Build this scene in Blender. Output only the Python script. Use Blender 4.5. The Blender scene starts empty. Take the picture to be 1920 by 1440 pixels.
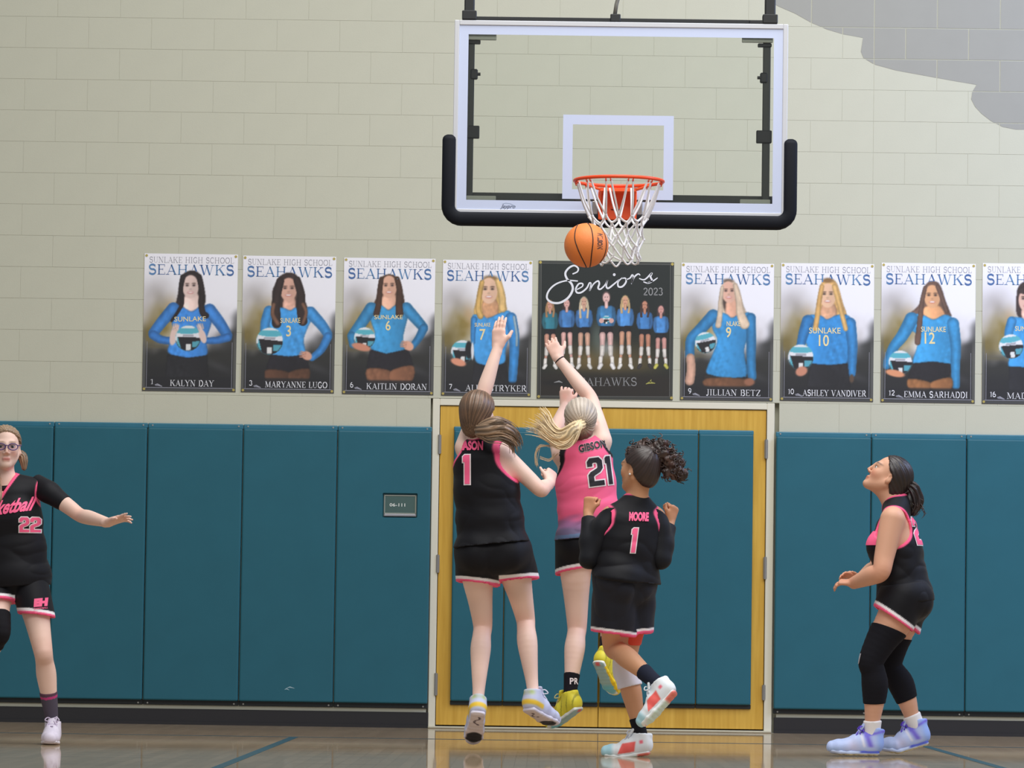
import bpy, bmesh, math, random
import numpy as np
from mathutils import Vector, Matrix
from mathutils.geometry import tessellate_polygon
from mathutils.bvhtree import BVHTree

S = bpy.context.scene
COL = S.collection
random.seed(7)
RNG = np.random.RandomState(11)

# ------------------------------------------------------------------ camera
CAM_F, CAM_X, CAM_H, CAM_D = 7800.0, -0.390864, 0.587951, 26.70973
CAM_PITCH, CAM_YAW, CAM_ROLL = 0.0608120, -0.0081889, 0.0143864

def cam_axes():
    cy, sy = math.cos(CAM_YAW), math.sin(CAM_YAW)
    cp, sp = math.cos(CAM_PITCH), math.sin(CAM_PITCH)
    fwd = np.array([sy*cp, cy*cp, sp]); right = np.array([cy, -sy, 0.0])
    up = np.cross(right, fwd)
    c, s = math.cos(CAM_ROLL), math.sin(CAM_ROLL)
    return c*right + s*up, -s*right + c*up, fwd
C_R, C_U, C_F = cam_axes()
cd = bpy.data.cameras.new('camera'); cam = bpy.data.objects.new('camera', cd); COL.objects.link(cam)
cd.sensor_width = 36.0; cd.lens = 36.0*CAM_F/1920.0; cd.clip_start = 0.5; cd.clip_end = 200
M = Matrix.Identity(4)
for i in range(3):
    M[i][0], M[i][1], M[i][2] = C_R[i], C_U[i], -C_F[i]
M[0][3], M[1][3], M[2][3] = CAM_X, -CAM_D, CAM_H
cam.matrix_world = M
S.camera = cam

def at(px, py, Y=0.0):
    """the point of the gym standing at depth Y that lies on the sight line of a pixel"""
    v = C_F + (px-960.0)/CAM_F*C_R - (py-720.0)/CAM_F*C_U
    t = (Y + CAM_D)/v[1]
    return np.array([CAM_X, -CAM_D, CAM_H]) + v*t

# ------------------------------------------------------------------ light, world, exposure
S.view_settings.view_transform = 'Standard'; S.view_settings.look = 'None'
S.view_settings.gamma = 1.0; S.view_settings.exposure = 0.0
S.view_settings.use_curve_mapping = False
W = bpy.data.worlds.new('gym_ambient'); S.world = W; W.use_nodes = True
bg = W.node_tree.nodes['Background']
bg.inputs[0].default_value = (0.93, 0.97, 1.0, 1); bg.inputs[1].default_value = 0.30
def area(name, loc, target, size, sizey, power, col=(1, 1, 1)):
    l = bpy.data.lights.new(name, 'AREA'); l.shape = 'RECTANGLE'; l.size = size; l.size_y = sizey
    l.energy = power; l.color = col
    o = bpy.data.objects.new(name, l); COL.objects.link(o); o.location = loc
    o.rotation_euler = (Vector(target)-Vector(loc)).to_track_quat('-Z', 'Y').to_euler()
    return o
area('gym_light', (0.9, -6.0, 8.6), (0.9, -5.5, 0), 7.0, 4.0, 500, (1.0, 0.99, 0.96))
area('gym_light', (1.5, -12.5, 8.8), (0.8, -3.0, 1.2), 9.0, 4.0, 560, (1.0, 0.985, 0.95))
area('cool_side_fill', (6.4, -4.2, 5.6), (2.6, 0.0, 3.2), 3.0, 3.0, 330, (0.50, 0.62, 1.0))  # added cool fill that brightens and blues the right wall, no known source

# ------------------------------------------------------------------ helpers
def lin1(c):
    c = c/255.0
    return c/12.92 if c <= 0.04045 else ((c+0.055)/1.055)**2.4
def lin(c): return tuple(lin1(x) for x in c)
def linv(a):
    a = np.asarray(a, float)/255.0
    return np.where(a <= 0.04045, a/12.92, ((np.maximum(a, 0)+0.055)/1.055)**2.4)

def mat(name, col=(200, 200, 200), rough=0.6, metal=0.0, spec=0.5, vcol=False, noise=0.0, nscale=20.0,
        bump=0.0, bscale=60.0, sheen=0.0, coat=0.0, stretch=(1, 1, 1), sss=0.0):
    m = bpy.data.materials.new(name); m.use_nodes = True
    nt = m.node_tree; N = nt.nodes; L = nt.links
    b = N['Principled BSDF']
    b.inputs['Roughness'].default_value = rough; b.inputs['Metallic'].default_value = metal
    b.inputs['Specular IOR Level'].default_value = spec
    if sheen: b.inputs['Sheen Weight'].default_value = sheen
    if coat: b.inputs['Coat Weight'].default_value = coat; b.inputs['Coat Roughness'].default_value = 0.15
    if sss:
        b.inputs['Subsurface Weight'].default_value = sss
        b.inputs['Subsurface Radius'].default_value = (0.012, 0.005, 0.003); b.inputs['Subsurface Scale'].default_value = 1.0
    src = None
    if vcol:
        a = N.new('ShaderNodeAttribute'); a.attribute_name = 'Col'; src = a.outputs['Color']
    tc = None
    if noise or bump:
        tc = N.new('ShaderNodeTexCoord'); mp = N.new('ShaderNodeMapping'); mp.inputs['Scale'].default_value = stretch
        L.new(tc.outputs['Object'], mp.inputs['Vector'])
    if noise:
        nz = N.new('ShaderNodeTexNoise'); nz.inputs['Scale'].default_value = nscale; nz.inputs['Detail'].default_value = 4
        L.new(mp.outputs[0], nz.inputs['Vector'])
        mr = N.new('ShaderNodeMapRange'); mr.inputs['To Min'].default_value = 1-noise; mr.inputs['To Max'].default_value = 1+noise
        mr.inputs['From Min'].default_value = 0.3; mr.inputs['From Max'].default_value = 0.7
        L.new(nz.outputs['Fac'], mr.inputs['Value'])
        mx = N.new('ShaderNodeVectorMath'); mx.operation = 'SCALE'
        if src is None: mx.inputs[0].default_value = lin(col)
        else: L.new(src, mx.inputs[0])
        L.new(mr.outputs[0], mx.inputs['Scale']); src = mx.outputs[0]
    if src is None: b.inputs['Base Color'].default_value = (*lin(col), 1)
    else: L.new(src, b.inputs['Base Color'])
    if bump:
        nb = N.new('ShaderNodeTexNoise'); nb.inputs['Scale'].default_value = bscale; nb.inputs['Detail'].default_value = 3
        L.new(mp.outputs[0], nb.inputs['Vector'])
        bp = N.new('ShaderNodeBump'); bp.inputs['Strength'].default_value = bump; bp.inputs['Distance'].default_value = 0.004
        L.new(nb.outputs['Fac'], bp.inputs['Height']); L.new(bp.outputs[0], b.inputs['Normal'])
    return m

def link(o, parent=None):
    COL.objects.link(o)
    if parent is not None: o.parent = parent
    return o
def tag(o, label=None, cat=None, group=None, kind=None):
    if label: o['label'] = label
    if cat: o['category'] = cat
    if group: o['group'] = group
    if kind: o['kind'] = kind
    return o
def empty(name, loc=(0, 0, 0)):
    o = bpy.data.objects.new(name, None); o.location = loc; o.empty_display_size = 0.1
    COL.objects.link(o); return o

def local(parent, co):
    """world coordinates to coordinates of an unrotated parent"""
    if parent is None: return co
    off = np.zeros(3); p = parent
    while p is not None:
        off += np.array(p.location); p = p.parent
    return np.asarray(co, float) - off

def meshobj(name, V, F, m, parent=None, smooth=True, col=None, mats=None, midx=None):
    V = local(parent, np.asarray(V, float).reshape(-1, 3))
    me = bpy.data.meshes.new(name)
    if isinstance(F, np.ndarray) and F.ndim == 2:
        n, k = F.shape
        me.vertices.add(len(V)); me.vertices.foreach_set('co', V.astype(np.float32).ravel())
        me.loops.add(n*k); me.loops.foreach_set('vertex_index', F.astype(np.int32).ravel())
        me.polygons.add(n); me.polygons.foreach_set('loop_start', np.arange(0, n*k, k, dtype=np.int32))
        me.polygons.foreach_set('loop_total', np.full(n, k, np.int32))
        me.update(calc_edges=True)
    else:
        me.from_pydata([tuple(v) for v in V], [], [tuple(f) for f in F]); me.update()
    if smooth: me.polygons.foreach_set('use_smooth', np.ones(len(me.polygons), bool))
    if col is not None:
        ca = me.color_attributes.new('Col', 'FLOAT_COLOR', 'POINT')
        c4 = np.ones((len(V), 4), np.float32); c4[:, :3] = col
        ca.data.foreach_set('color', c4.ravel())
    for x in (mats or [m]): me.materials.append(x)
    if midx is not None: me.polygons.foreach_set('material_index', np.asarray(midx, np.int32))
    return link(bpy.data.objects.new(name, me), parent)

class MB:
    """collects simple shapes into one mesh"""
    def __init__(s): s.bm = bmesh.new()
    def box(s, x0, x1, y0, y1, z0, z1, bev=0.0, seg=1):
        r = bmesh.ops.create_cube(s.bm, size=1.0)
        vs = r['verts']
        for v in vs:
            v.co = ((x0+x1)/2+v.co.x*(x1-x0), (y0+y1)/2+v.co.y*(y1-y0), (z0+z1)/2+v.co.z*(z1-z0))
        if bev > 0:
            es = list({e for v in vs for e in v.link_edges})
            bmesh.ops.bevel(s.bm, geom=es, offset=bev, segments=seg, affect='EDGES', profile=0.5)
        return s
    def tube(s, pts, r, n=8, closed=False):
        add_tube(s.bm, pts, r, n, closed); return s
    def cyl(s, a, b, r, n=14): return s.tube([a, b], r, n)
    def poly(s, pts, y0, y1):
        """polygon in XZ extruded in Y"""
        f = [s.bm.verts.new((p[0], y0, p[1])) for p in pts]; b = [s.bm.verts.new((p[0], y1, p[1])) for p in pts]
        n = len(pts)
        s.bm.faces.new(f); s.bm.faces.new(b[::-1])
        for i in range(n): s.bm.faces.new((f[i], b[i], b[(i+1) % n], f[(i+1) % n]))
        return s
    def sphere(s, c, r, u=16, v=10):
        g = bmesh.ops.create_uvsphere(s.bm, u_segments=u, v_segments=v, radius=1.0)
        rr = (r, r, r) if np.isscalar(r) else r
        for x in g['verts']: x.co = (c[0]+x.co.x*rr[0], c[1]+x.co.y*rr[1], c[2]+x.co.z*rr[2])
        return s
    def build(s, name, m, parent=None, smooth=False):
        bmesh.ops.recalc_face_normals(s.bm, faces=s.bm.faces[:])
        off = local(parent, np.zeros(3))
        bmesh.ops.translate(s.bm, verts=s.bm.verts[:], vec=Vector(off))
        me = bpy.data.meshes.new(name); s.bm.to_mesh(me); s.bm.free()
        me.materials.append(m)
        if smooth: me.polygons.foreach_set('use_smooth', np.ones(len(me.polygons), bool))
        return link(bpy.data.objects.new(name, me), parent)

def add_tube(bm, pts, r, n=8, closed=False):
    P = [Vector(p) for p in pts]; k = len(P)
    R = [r]*k if np.isscalar(r) else list(r)
    rings = []; prev = None
    for i in range(k):
        if closed: t = (P[(i+1) % k]-P[i-1])
        else: t = P[min(i+1, k-1)]-P[max(i-1, 0)]
        if t.length < 1e-9: t = Vector((0, 0, 1))
        t.normalize()
        if prev is None:
            ref = Vector((0, 0, 1)) if abs(t.z) < 0.9 else Vector((1, 0, 0))
            a = t.cross(ref).normalized()
        else:
            a = (prev-t*prev.dot(t))
            a = a.normalized() if a.length > 1e-6 else t.orthogonal().normalized()
        prev = a; b = t.cross(a)
        rings.append([bm.verts.new(P[i]+(a*math.cos(2*math.pi*j/n)+b*math.sin(2*math.pi*j/n))*R[i]) for j in range(n)])
    for i in range(k if closed else k-1):
        A, B = rings[i], rings[(i+1) % k]
        for j in range(n):
            bm.faces.new((A[j], A[(j+1) % n], B[(j+1) % n], B[j]))
    if not closed:
        bm.faces.new(rings[0][::-1]); bm.faces.new(rings[-1])

def catmull(pts, n=8, closed=False):
    P = np.asarray(pts, float); k = len(P); out = []
    rng = range(k) if closed else range(k-1)
    for i in rng:
        if closed: p0, p1, p2, p3 = P[i-1], P[i], P[(i+1) % k], P[(i+2) % k]
        else: p0, p1, p2, p3 = P[max(i-1, 0)], P[i], P[i+1], P[min(i+2, k-1)]
        for t in np.linspace(0, 1, n, endpoint=False):
            out.append(0.5*((2*p1)+(-p0+p2)*t+(2*p0-5*p1+4*p2-p3)*t*t+(-p0+3*p1-3*p2+p3)*t**3))
    if not closed: out.append(P[-1])
    return np.array(out)

# stroke lettering: every glyph a few thick ('T') and thin ('t') strokes on a unit high box
def arc(cx, cy, rx, ry, a0, a1, n=10):
    return [(cx+rx*math.cos(math.radians(a)), cy+ry*math.sin(math.radians(a))) for a in np.linspace(a0, a1, n)]
def sf(x, y, w=0.13): return ('s', [(x-w, y), (x+w, y)])
GL = {
 'A': (.84, [('t', [(.12, 0), (.44, 1)]), ('T', [(.40, 1), (.72, 0)]), ('t', [(.22, .33), (.62, .33)]), sf(.12, 0.02), sf(.72, .02)]),
 'B': (.72, [('T', [(.18, 0), (.18, 1)]), ('t', [(.06, .98), (.4, .98)]), ('t', [(.06, .02), (.42, .02)]), ('t', [(.18, .53), (.42, .53)]),
            ('T', arc(.38, .76, .20, .22, 90, -90)), ('T', arc(.40, .27, .24, .25, 90, -90))]),
 'C': (.76, [('T', arc(.42, .5, .32, .48, 60, 300, 18)), ('t', [(.62, .95), (.64, .68)]), ('t', [(.62, .08), (.66, .3)])]),
 'D': (.80, [('T', [(.18, 0), (.18, 1)]), ('t', [(.06, .98), (.4, .98)]), ('t', [(.06, .02), (.4, .02)]), ('T', arc(.36, .5, .34, .48, 88, -88, 16))]),
 'E': (.70, [('T', [(.18, 0), (.18, 1)]), ('t', [(.06, .98), (.6, .98)]), ('t', [(.06, .02), (.62, .02)]), ('t', [(.18, .52), (.46, .52)]),
            ('t', [(.6, 1), (.6, .78)]), ('t', [(.62, 0), (.62, .24)]), ('t', [(.46, .62), (.46, .42)])]),
 'F': (.66, [('T', [(.18, 0), (.18, 1)]), ('t', [(.06, .98), (.6, .98)]), ('t', [(.18, .52), (.46, .52)]), ('t', [(.6, 1), (.6, .78)]), sf(.18, .02)]),
 'G': (.80, [('T', arc(.42, .5, .32, .48, 60, 310, 18)), ('t', [(.62, .95), (.64, .68)]), ('T', [(.64, .1), (.64, .42)]), sf(.62, .42)]),
 'H': (.88, [('T', [(.18, 0), (.18, 1)]), ('T', [(.68, 0), (.68, 1)]), ('t', [(.18, .52), (.68, .52)]), sf(.18, .02), sf(.18, .98), sf(.68, .02), sf(.68, .98)]),
 'I': (.38, [('T', [(.19, 0), (.19, 1)]), sf(.19, .02), sf(.19, .98)]),
 'J': (.52, [('T', [(.32, 1), (.32, .2)]), ('T', arc(.18, .2, .14, .2, 0, -140, 8)), sf(.32, .98)]),
 'K': (.86, [('T', [(.18, 0), (.18, 1)]), ('t', [(.2, .42), (.66, .98)]), ('T', [(.38, .62), (.72, 0)]), sf(.18, .02), sf(.18, .98), sf(.66, .98), sf(.72, .02)]),
 'L': (.66, [('T', [(.18, 0), (.18, 1)]), ('t', [(.06, .02), (.6, .02)]), ('t', [(.6, 0), (.6, .26)]), sf(.18, .98)]),
 'M': (1.0, [('t', [(.14, 0), (.14, 1)]), ('T', [(.16, 1), (.48, .05)]), ('t', [(.48, .05), (.80, 1)]), ('T', [(.82, 0), (.82, 1)]), sf(.14, .02), sf(.82, .02), sf(.1, .98, .08), sf(.86, .98, .08)]),
 'N': (.88, [('t', [(.16, 0), (.16, 1)]), ('T', [(.16, 1), (.70, 0)]), ('t', [(.70, 0), (.70, 1)]), sf(.16, .02), sf(.70, .98), sf(.1, .98, .08)]),
 'O': (.84, [('T', arc(.42, .5, .33, .48, 100, 260, 12)), ('T', arc(.42, .5, .33, .48, -80, 80, 12)), ('t', arc(.42, .5, .33, .48, 70, 110, 5)), ('t', arc(.42, .5, .33, .48, 250, 290, 5))]),
 'P': (.70, [('T', [(.18, 0), (.18, 1)]), ('t', [(.06, .98), (.4, .98)]), ('t', [(.18, .48), (.4, .48)]), ('T', arc(.38, .73, .23, .25, 90, -90)), sf(.18, .02)]),
 'R': (.80, [('T', [(.18, 0), (.18, 1)]), ('t', [(.06, .98), (.4, .98)]), ('t', [(.18, .50), (.4, .50)]), ('T', arc(.38, .74, .22, .24, 90, -90)), ('T', [(.36, .5), (.68, 0)]), sf(.18, .02), sf(.7, .02, .08)]),
 'S': (.66, [('T', arc(.33, .745, .22, .235, 30, 270, 12)+arc(.33, .275, .24, .255, 90, -150, 12)[1:]), ('t', [(.54, .97), (.54, .7)]), ('t', [(.1, .03), (.1, .3)])]),
 'T': (.74, [('T', [(.36, 0), (.36, 1)]), ('t', [(.06, .98), (.66, .98)]), ('t', [(.06, 1), (.06, .76)]), ('t', [(.66, 1), (.66, .76)]), sf(.36, .02)]),
 'U': (.84, [('T', [(.18, 1), (.18, .3)]), ('t', arc(.42, .3, .24, .28, 180, 360, 10)), ('t', [(.66, .3), (.66, 1)]), sf(.18, .98), sf(.66, .98)]),
 'V': (.84, [('T', [(.12, 1), (.42, 0)]), ('t', [(.42, 0), (.72, 1)]), sf(.12, .98), sf(.72, .98)]),
 'W': (1.14, [('T', [(.12, 1), (.36, 0)]), ('t', [(.36, 0), (.57, .95)]), ('T', [(.54, .95), (.78, 0)]), ('t', [(.78, 0), (1.0, 1)]), sf(.12, .98), sf(1.0, .98), sf(.55, .98, .09)]),
 'Y': (.82, [('T', [(.12, 1), (.42, .45)]), ('t', [(.42, .45), (.70, 1)]), ('T', [(.42, .48), (.42, 0)]), sf(.12, .98), sf(.70, .98), sf(.42, .02)]),
 'Z': (.72, [('t', [(.1, .98), (.62, .98)]), ('T', [(.60, .98), (.12, .02)]), ('t', [(.08, .02), (.62, .02)]), ('t', [(.1, 1), (.1, .76)]), ('t', [(.62, 0), (.62, .24)])]),
 '0': (.7, [('T', arc(.35, .5, .25, .48, 0, 360, 22))]),
 '1': (.46, [('T', [(.26, 0), (.26, 1)]), ('t', [(.06, .82), (.26, .98)]), sf(.24, .02)]),
 '2': (.68, [('T', arc(.33, .72, .22, .26, 170, -40, 12)+[(.1, .06)]), ('T', [(.08, .05), (.6, .05)])]),
 '3': (.66, [('T', arc(.3, .75, .21, .23, 150, -90, 12)), ('T', arc(.3, .27, .25, .25, 90, -150, 12))]),
 '6': (.7, [('T', arc(.35, .3, .25, .28, 0, 360, 18)), ('T', arc(.5, .4, .4, .58, 180, 100, 8))]),
 '7': (.64, [('T', [(.06, .94), (.58, .94)]), ('T', [(.56, .94), (.24, 0)])]),
 '9': (.7, [('T', arc(.35, .7, .25, .28, 0, 360, 18)), ('T', arc(.2, .6, .4, .58, 0, -80, 8))]),
 ' ': (.42, []),
}
def stroke_text(txt, x0, x1, yb, h, thick=.17, thin=.055, seg=.12):
    """quads (in a flat x, y plane, y up) of a line of lettering fitted between x0 and x1"""
    tot = sum(GL[c][0] for c in txt); sx = (x1-x0)/tot
    quads = []; x = x0
    for c in txt:
        w, st = GL[c]
        for kind, pts in st:
            wd = {'T': thick, 't': thin, 's': thin}[kind]*h
            P = np.array(pts, float); P[:, 0] = x+P[:, 0]*sx; P[:, 1] = yb+P[:, 1]*h
            Q = [P[0]]
            for a, b in zip(P[:-1], P[1:]):
                k = max(1, int(np.linalg.norm(b-a)/(seg*h)))
                for t in range(1, k+1): Q.append(a+(b-a)*t/k)
            quads += ribbon(Q, wd)
        x += w*sx
    return quads
def ribbon(Q, wd):
    Q = np.array(Q, float); n = len(Q); W_ = np.full(n, wd) if np.isscalar(wd) else np.asarray(wd)
    T = np.gradient(Q, axis=0); T /= np.maximum(np.linalg.norm(T, axis=1, keepdims=True), 1e-9)
    Nn = np.stack([-T[:, 1], T[:, 0]], 1)*W_[:, None]/2
    return [[Q[i]-Nn[i], Q[i+1]-Nn[i+1], Q[i+1]+Nn[i+1], Q[i]+Nn[i]] for i in range(n-1)]
def quads_obj(name, quads, place, m, parent, col=None):
    q = np.array(quads, float).reshape(-1, 2)
    V = np.array([place(a, b) for a, b in q])
    F = np.arange(len(V)).reshape(-1, 4)
    # face the camera
    n = np.cross(V[F[:, 1]]-V[F[:, 0]], V[F[:, 2]]-V[F[:, 0]])
    fl = n[:, 1] > 0
    F[fl] = F[fl][:, ::-1]
    o = meshobj(name, V, F, m, parent, smooth=False, col=col(q) if callable(col) else col); o['kind'] = 'stuff'; return o

def font_tris(txt, shear=0.0, offset=0.0, spacing=1.0):
    """built in font as 2-D triangles; height of a capital is about 0.73"""
    cu = bpy.data.curves.new('lettering', 'FONT'); cu.body = txt; cu.shear = shear; cu.offset = offset
    cu.space_character = spacing; cu.resolution_u = 3; cu.align_x = 'CENTER'
    ob = bpy.data.objects.new('lettering_tmp', cu); COL.objects.link(ob)
    me = bpy.data.meshes.new_from_object(ob, depsgraph=bpy.context.evaluated_depsgraph_get())
    V = np.array([v.co[:2] for v in me.vertices]).reshape(-1, 2)
    me.calc_loop_triangles()
    T = np.array([t.vertices[:] for t in me.loop_triangles]).reshape(-1, 3)
    bpy.data.objects.remove(ob); bpy.data.meshes.remove(me); bpy.data.curves.remove(cu)
    return V, T
# ------------------------------------------------------------------ materials of the hall
M_BLOCK = mat('painted_block', (193, 192, 173), 0.6, spec=.25, noise=0.012, nscale=5, bump=0.12, bscale=110)
M_JOINT = mat('painted_joint', (186, 185, 168), 0.65, spec=.25)
M_MURAL = mat('grey_wall_paint', (150, 149, 141), 0.55, noise=0.015, nscale=7)
M_PAD = mat('teal_vinyl', (38, 96, 111), 0.42, spec=.3, noise=0.03, nscale=5, bump=0.15, bscale=14)
M_PADTOP = mat('teal_vinyl_flap', (44, 110, 130), 0.4, noise=0.05, nscale=12)
M_PADLOW = mat('dark_vinyl_flap', (30, 36, 40), 0.5)
M_BASE = mat('black_rubber_base', (34, 33, 36), 0.45)
M_SCREW = mat('zinc_screw', (190, 190, 185), 0.3, 0.8)
M_FRAME = mat('door_frame_paint', (220, 215, 196), 0.42)
M_STEEL = mat('brushed_steel', (165, 163, 160), 0.35, 0.7)
M_THRESH = mat('threshold_metal', (205, 200, 178), 0.35, 0.3)
M_DARK = mat('gap_black', (22, 22, 22), 0.8)

def mat_oak():
    m = bpy.data.materials.new('oak_veneer'); m.use_nodes = True
    nt = m.node_tree; N = nt.nodes; L = nt.links; b = N['Principled BSDF']
    tc = N.new('ShaderNodeTexCoord'); mp = N.new('ShaderNodeMapping'); mp.inputs['Scale'].default_value = (26, 26, 1.6)
    L.new(tc.outputs['Object'], mp.inputs['Vector'])
    nz = N.new('ShaderNodeTexNoise'); nz.inputs['Scale'].default_value = 1.6; nz.inputs['Detail'].default_value = 6
    L.new(mp.outputs[0], nz.inputs['Vector'])
    cr = N.new('ShaderNodeValToRGB'); cr.color_ramp.elements[0].position = .3; cr.color_ramp.elements[1].position = .75
    cr.color_ramp.elements[0].color = (*lin((196, 150, 50)), 1); cr.color_ramp.elements[1].color = (*lin((218, 174, 72)), 1)
    L.new(nz.outputs['Fac'], cr.inputs[0]); L.new(cr.outputs[0], b.inputs['Base Color'])
    b.inputs['Roughness'].default_value = .4
    return m
M_OAK = mat_oak()

def mat_floor():
    m = bpy.data.materials.new('varnished_maple'); m.use_nodes = True
    nt = m.node_tree; N = nt.nodes; L = nt.links
    N.remove(N['Principled BSDF']); out = N['Material Output']
    tc = N.new('ShaderNodeTexCoord')
    mp = N.new('ShaderNodeMapping'); mp.inputs['Rotation'].default_value = (0, 0, math.pi/2)
    L.new(tc.outputs['Object'], mp.inputs['Vector'])
    br = N.new('ShaderNodeTexBrick'); br.inputs['Scale'].default_value = 1.0
    br.inputs['Brick Width'].default_value = 1.1; br.inputs['Row Height'].default_value = 0.057
    br.inputs['Mortar Size'].default_value = 0.0006; br.offset = 0.37
    br.inputs['Color1'].default_value = (*lin((172, 151, 124)), 1); br.inputs['Color2'].default_value = (*lin((161, 141, 115)), 1)
    br.inputs['Mortar'].default_value = (*lin((120, 95, 68)), 1)
    L.new(mp.outputs[0], br.inputs['Vector'])
    nz = N.new('ShaderNodeTexNoise'); nz.inputs['Scale'].default_value = 3.0; nz.inputs['Detail'].default_value = 5
    m2 = N.new('ShaderNodeMapping'); m2.inputs['Scale'].default_value = (.35, 3.0, 1)
    L.new(tc.outputs['Object'], m2.inputs['Vector']); L.new(m2.outputs[0], nz.inputs['Vector'])
    mr = N.new('ShaderNodeMapRange'); mr.inputs['From Min'].default_value = .3; mr.inputs['From Max'].default_value = .7
    mr.inputs['To Min'].default_value = .84; mr.inputs['To Max'].default_value = 1.1
    L.new(nz.outputs['Fac'], mr.inputs['Value'])
    sc = N.new('ShaderNodeVectorMath'); sc.operation = 'SCALE'
    L.new(br.outputs['Color'], sc.inputs[0]); L.new(mr.outputs[0], sc.inputs['Scale'])
    df = N.new('ShaderNodeBsdfDiffuse'); L.new(sc.outputs[0], df.inputs['Color'])
    gl = N.new('ShaderNodeBsdfGlossy'); gl.inputs['Roughness'].default_value = 0.045; gl.inputs['Color'].default_value = (.95, .95, .97, 1)
    fr = N.new('ShaderNodeFresnel'); fr.inputs['IOR'].default_value = 1.45
    mu = N.new('ShaderNodeMath'); mu.operation = 'MULTIPLY'; mu.inputs[1].default_value = 0.74
    L.new(fr.outputs[0], mu.inputs[0])
    mx = N.new('ShaderNodeMixShader'); L.new(mu.outputs[0], mx.inputs[0]); L.new(df.outputs[0], mx.inputs[1]); L.new(gl.outputs[0], mx.inputs[2])
    L.new(mx.outputs[0], out.inputs['Surface'])
    return m
M_FLOOR = mat_floor()

# ------------------------------------------------------------------ floor
b = MB().box(-7, 7, -16, 0.0, -0.1, 0.0)
floor = tag(b.build('floor', M_FLOOR), kind='structure')
M_LINE = mat('court_line_paint', (54, 82, 92), 0.6, spec=.08)
LW = 0.05
ln = MB()
for sx in (-1, 1):
    ln.box(min(sx*1.829, sx*(1.829-LW)), max(sx*1.829, sx*(1.829-LW)), -8.63, -2.84, 0.0004, 0.0012)
ln.box(-1.779, 1.779, -8.63, -8.63+LW, 0.0004, 0.0012)
ln.box(-7, 7, -2.84, -2.84+LW, 0.0004, 0.0012)
tag(ln.build('court_lines', M_LINE), 'dark teal painted lane lines, free throw line and baseline on the wooden gym floor', 'court lines')

# ------------------------------------------------------------------ block wall
ZC, CH, BL = 2.11518, 0.2032, 0.4064
XL, XR = -4.45, 3.15
XCJ = at(1637, 300)[0]
wall = MB().box(-7, -1.13, 0.0014, 0.2, 0, 5.2).box(1.11, 7, 0.0014, 0.2, 0, 5.2).box(-1.13, 1.11, 0.0014, 0.2, ZC, 5.2)\
    .box(-1.13, 1.11, 0.06, 0.2, 0, ZC).build('wall_back', M_JOINT)
tag(wall, kind='structure')
bmesh_cache = {}
def block(x0, x1, z0, z1):
    g = 0.0009
    w = round(x1-x0, 4); hgt = round(z1-z0, 4)
    key = (w, hgt)
    if key not in bmesh_cache:
        t = MB().box(.0002, w-.0002, -0.0005, 0.02, g, hgt-g, 0.0011).build('block', M_BLOCK)
        bmesh_cache[key] = t.data; bpy.data.objects.remove(t)
    o = bpy.data.objects.new('block', bmesh_cache[key]); link(o, wall)
    o.location = (x0, RNG.uniform(-.0001, .0001), z0)
    return o
block_rects = []
for r in range(-1, 14):
    z0 = ZC+r*CH; z1 = z0+CH
    off = 0.0 if r % 2 == 0 else BL/2
    xs = [XL]
    k0 = math.floor((XL-XCJ-off)/BL)
    edges = sorted({round(XCJ+off+k*BL, 5) for k in range(k0, 40)} | {round(XCJ, 5), XL, XR})
    edges = [e for e in edges if XL-1e-6 <= e <= XR+1e-6]
    for a, c in zip(edges[:-1], edges[1:]):
        if c-a < 0.02: continue
        if r < 0:
            if c > -1.13 and a < 1.11:
                if a < -1.13 < c: c = -1.131
                elif a < 1.11 < c: a = 1.111
                else: continue
        block(a, c, z0, z1); block_rects.append((a, c, z0, z1))

# grey swoosh painted on the blocks, one flat film of paint per block face so that the joints stay open
edge_px = [(1452, 8), (1462, 13), (1490, 25), (1520, 42), (1550, 55), (1580, 64), (1618, 71), (1616, 85), (1614, 97), (1619, 109), (1640, 121), (1680, 132),
           (1740, 143), (1790, 152), (1831, 159), (1823, 172), (1821, 186), (1828, 200), (1840, 213), (1858, 227), (1880, 238), (1905, 243), (1935, 243), (1975, 236), (2030, 215)]
poly = [(at(x, y)[0], at(x, y)[2]) for x, y in edge_px]
poly = [(p[0], p[1]) for p in poly]+[(XR, poly[-1][1]+.1), (XR, 4.95), (poly[0][0]-.55, 4.95), (poly[0][0]-.25, 4.83)]
def clip_rect(P, x0, x1, z0, z1):
    for ax, lim, sg in ((0, x0, 1), (0, x1, -1), (1, z0, 1), (1, z1, -1)):
        out = []
        for i in range(len(P)):
            a, c = P[i-1], P[i]
            ia, ic = sg*(a[ax]-lim) >= 0, sg*(c[ax]-lim) >= 0
            if ia != ic:
                t = (lim-a[ax])/(c[ax]-a[ax]); out.append((a[0]+(c[0]-a[0])*t, a[1]+(c[1]-a[1])*t))
            if ic: out.append(c)
        P = out
        if not P: return P
    return P
mV, mF = [], []
for (x0, x1, z0, z1) in block_rects:
    P = clip_rect(poly, x0+.003, x1-.003, z0+.003, z1-.003)
    if len(P) < 3: continue
    Q = [P[0]]
    for p in P[1:]:
        if abs(p[0]-Q[-1][0])+abs(p[1]-Q[-1][1]) > 1e-5: Q.append(p)
    if len(Q) < 3: continue
    n0 = len(mV); k = len(Q)
    mV += [(p[0], -0.0022, p[1]) for p in Q]+[(p[0], -0.0004, p[1]) for p in Q]
    for t in tessellate_polygon([[Vector((p[0], p[1], 0)) for p in Q]]):
        mF.append(tuple(n0+i for i in t))
    for i in range(k):
        j = (i+1) % k; mF.append((n0+i, n0+k+i, n0+k+j, n0+j))
mo = meshobj('painted_swoosh', mV, mF, M_MURAL, wall, smooth=False)
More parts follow.
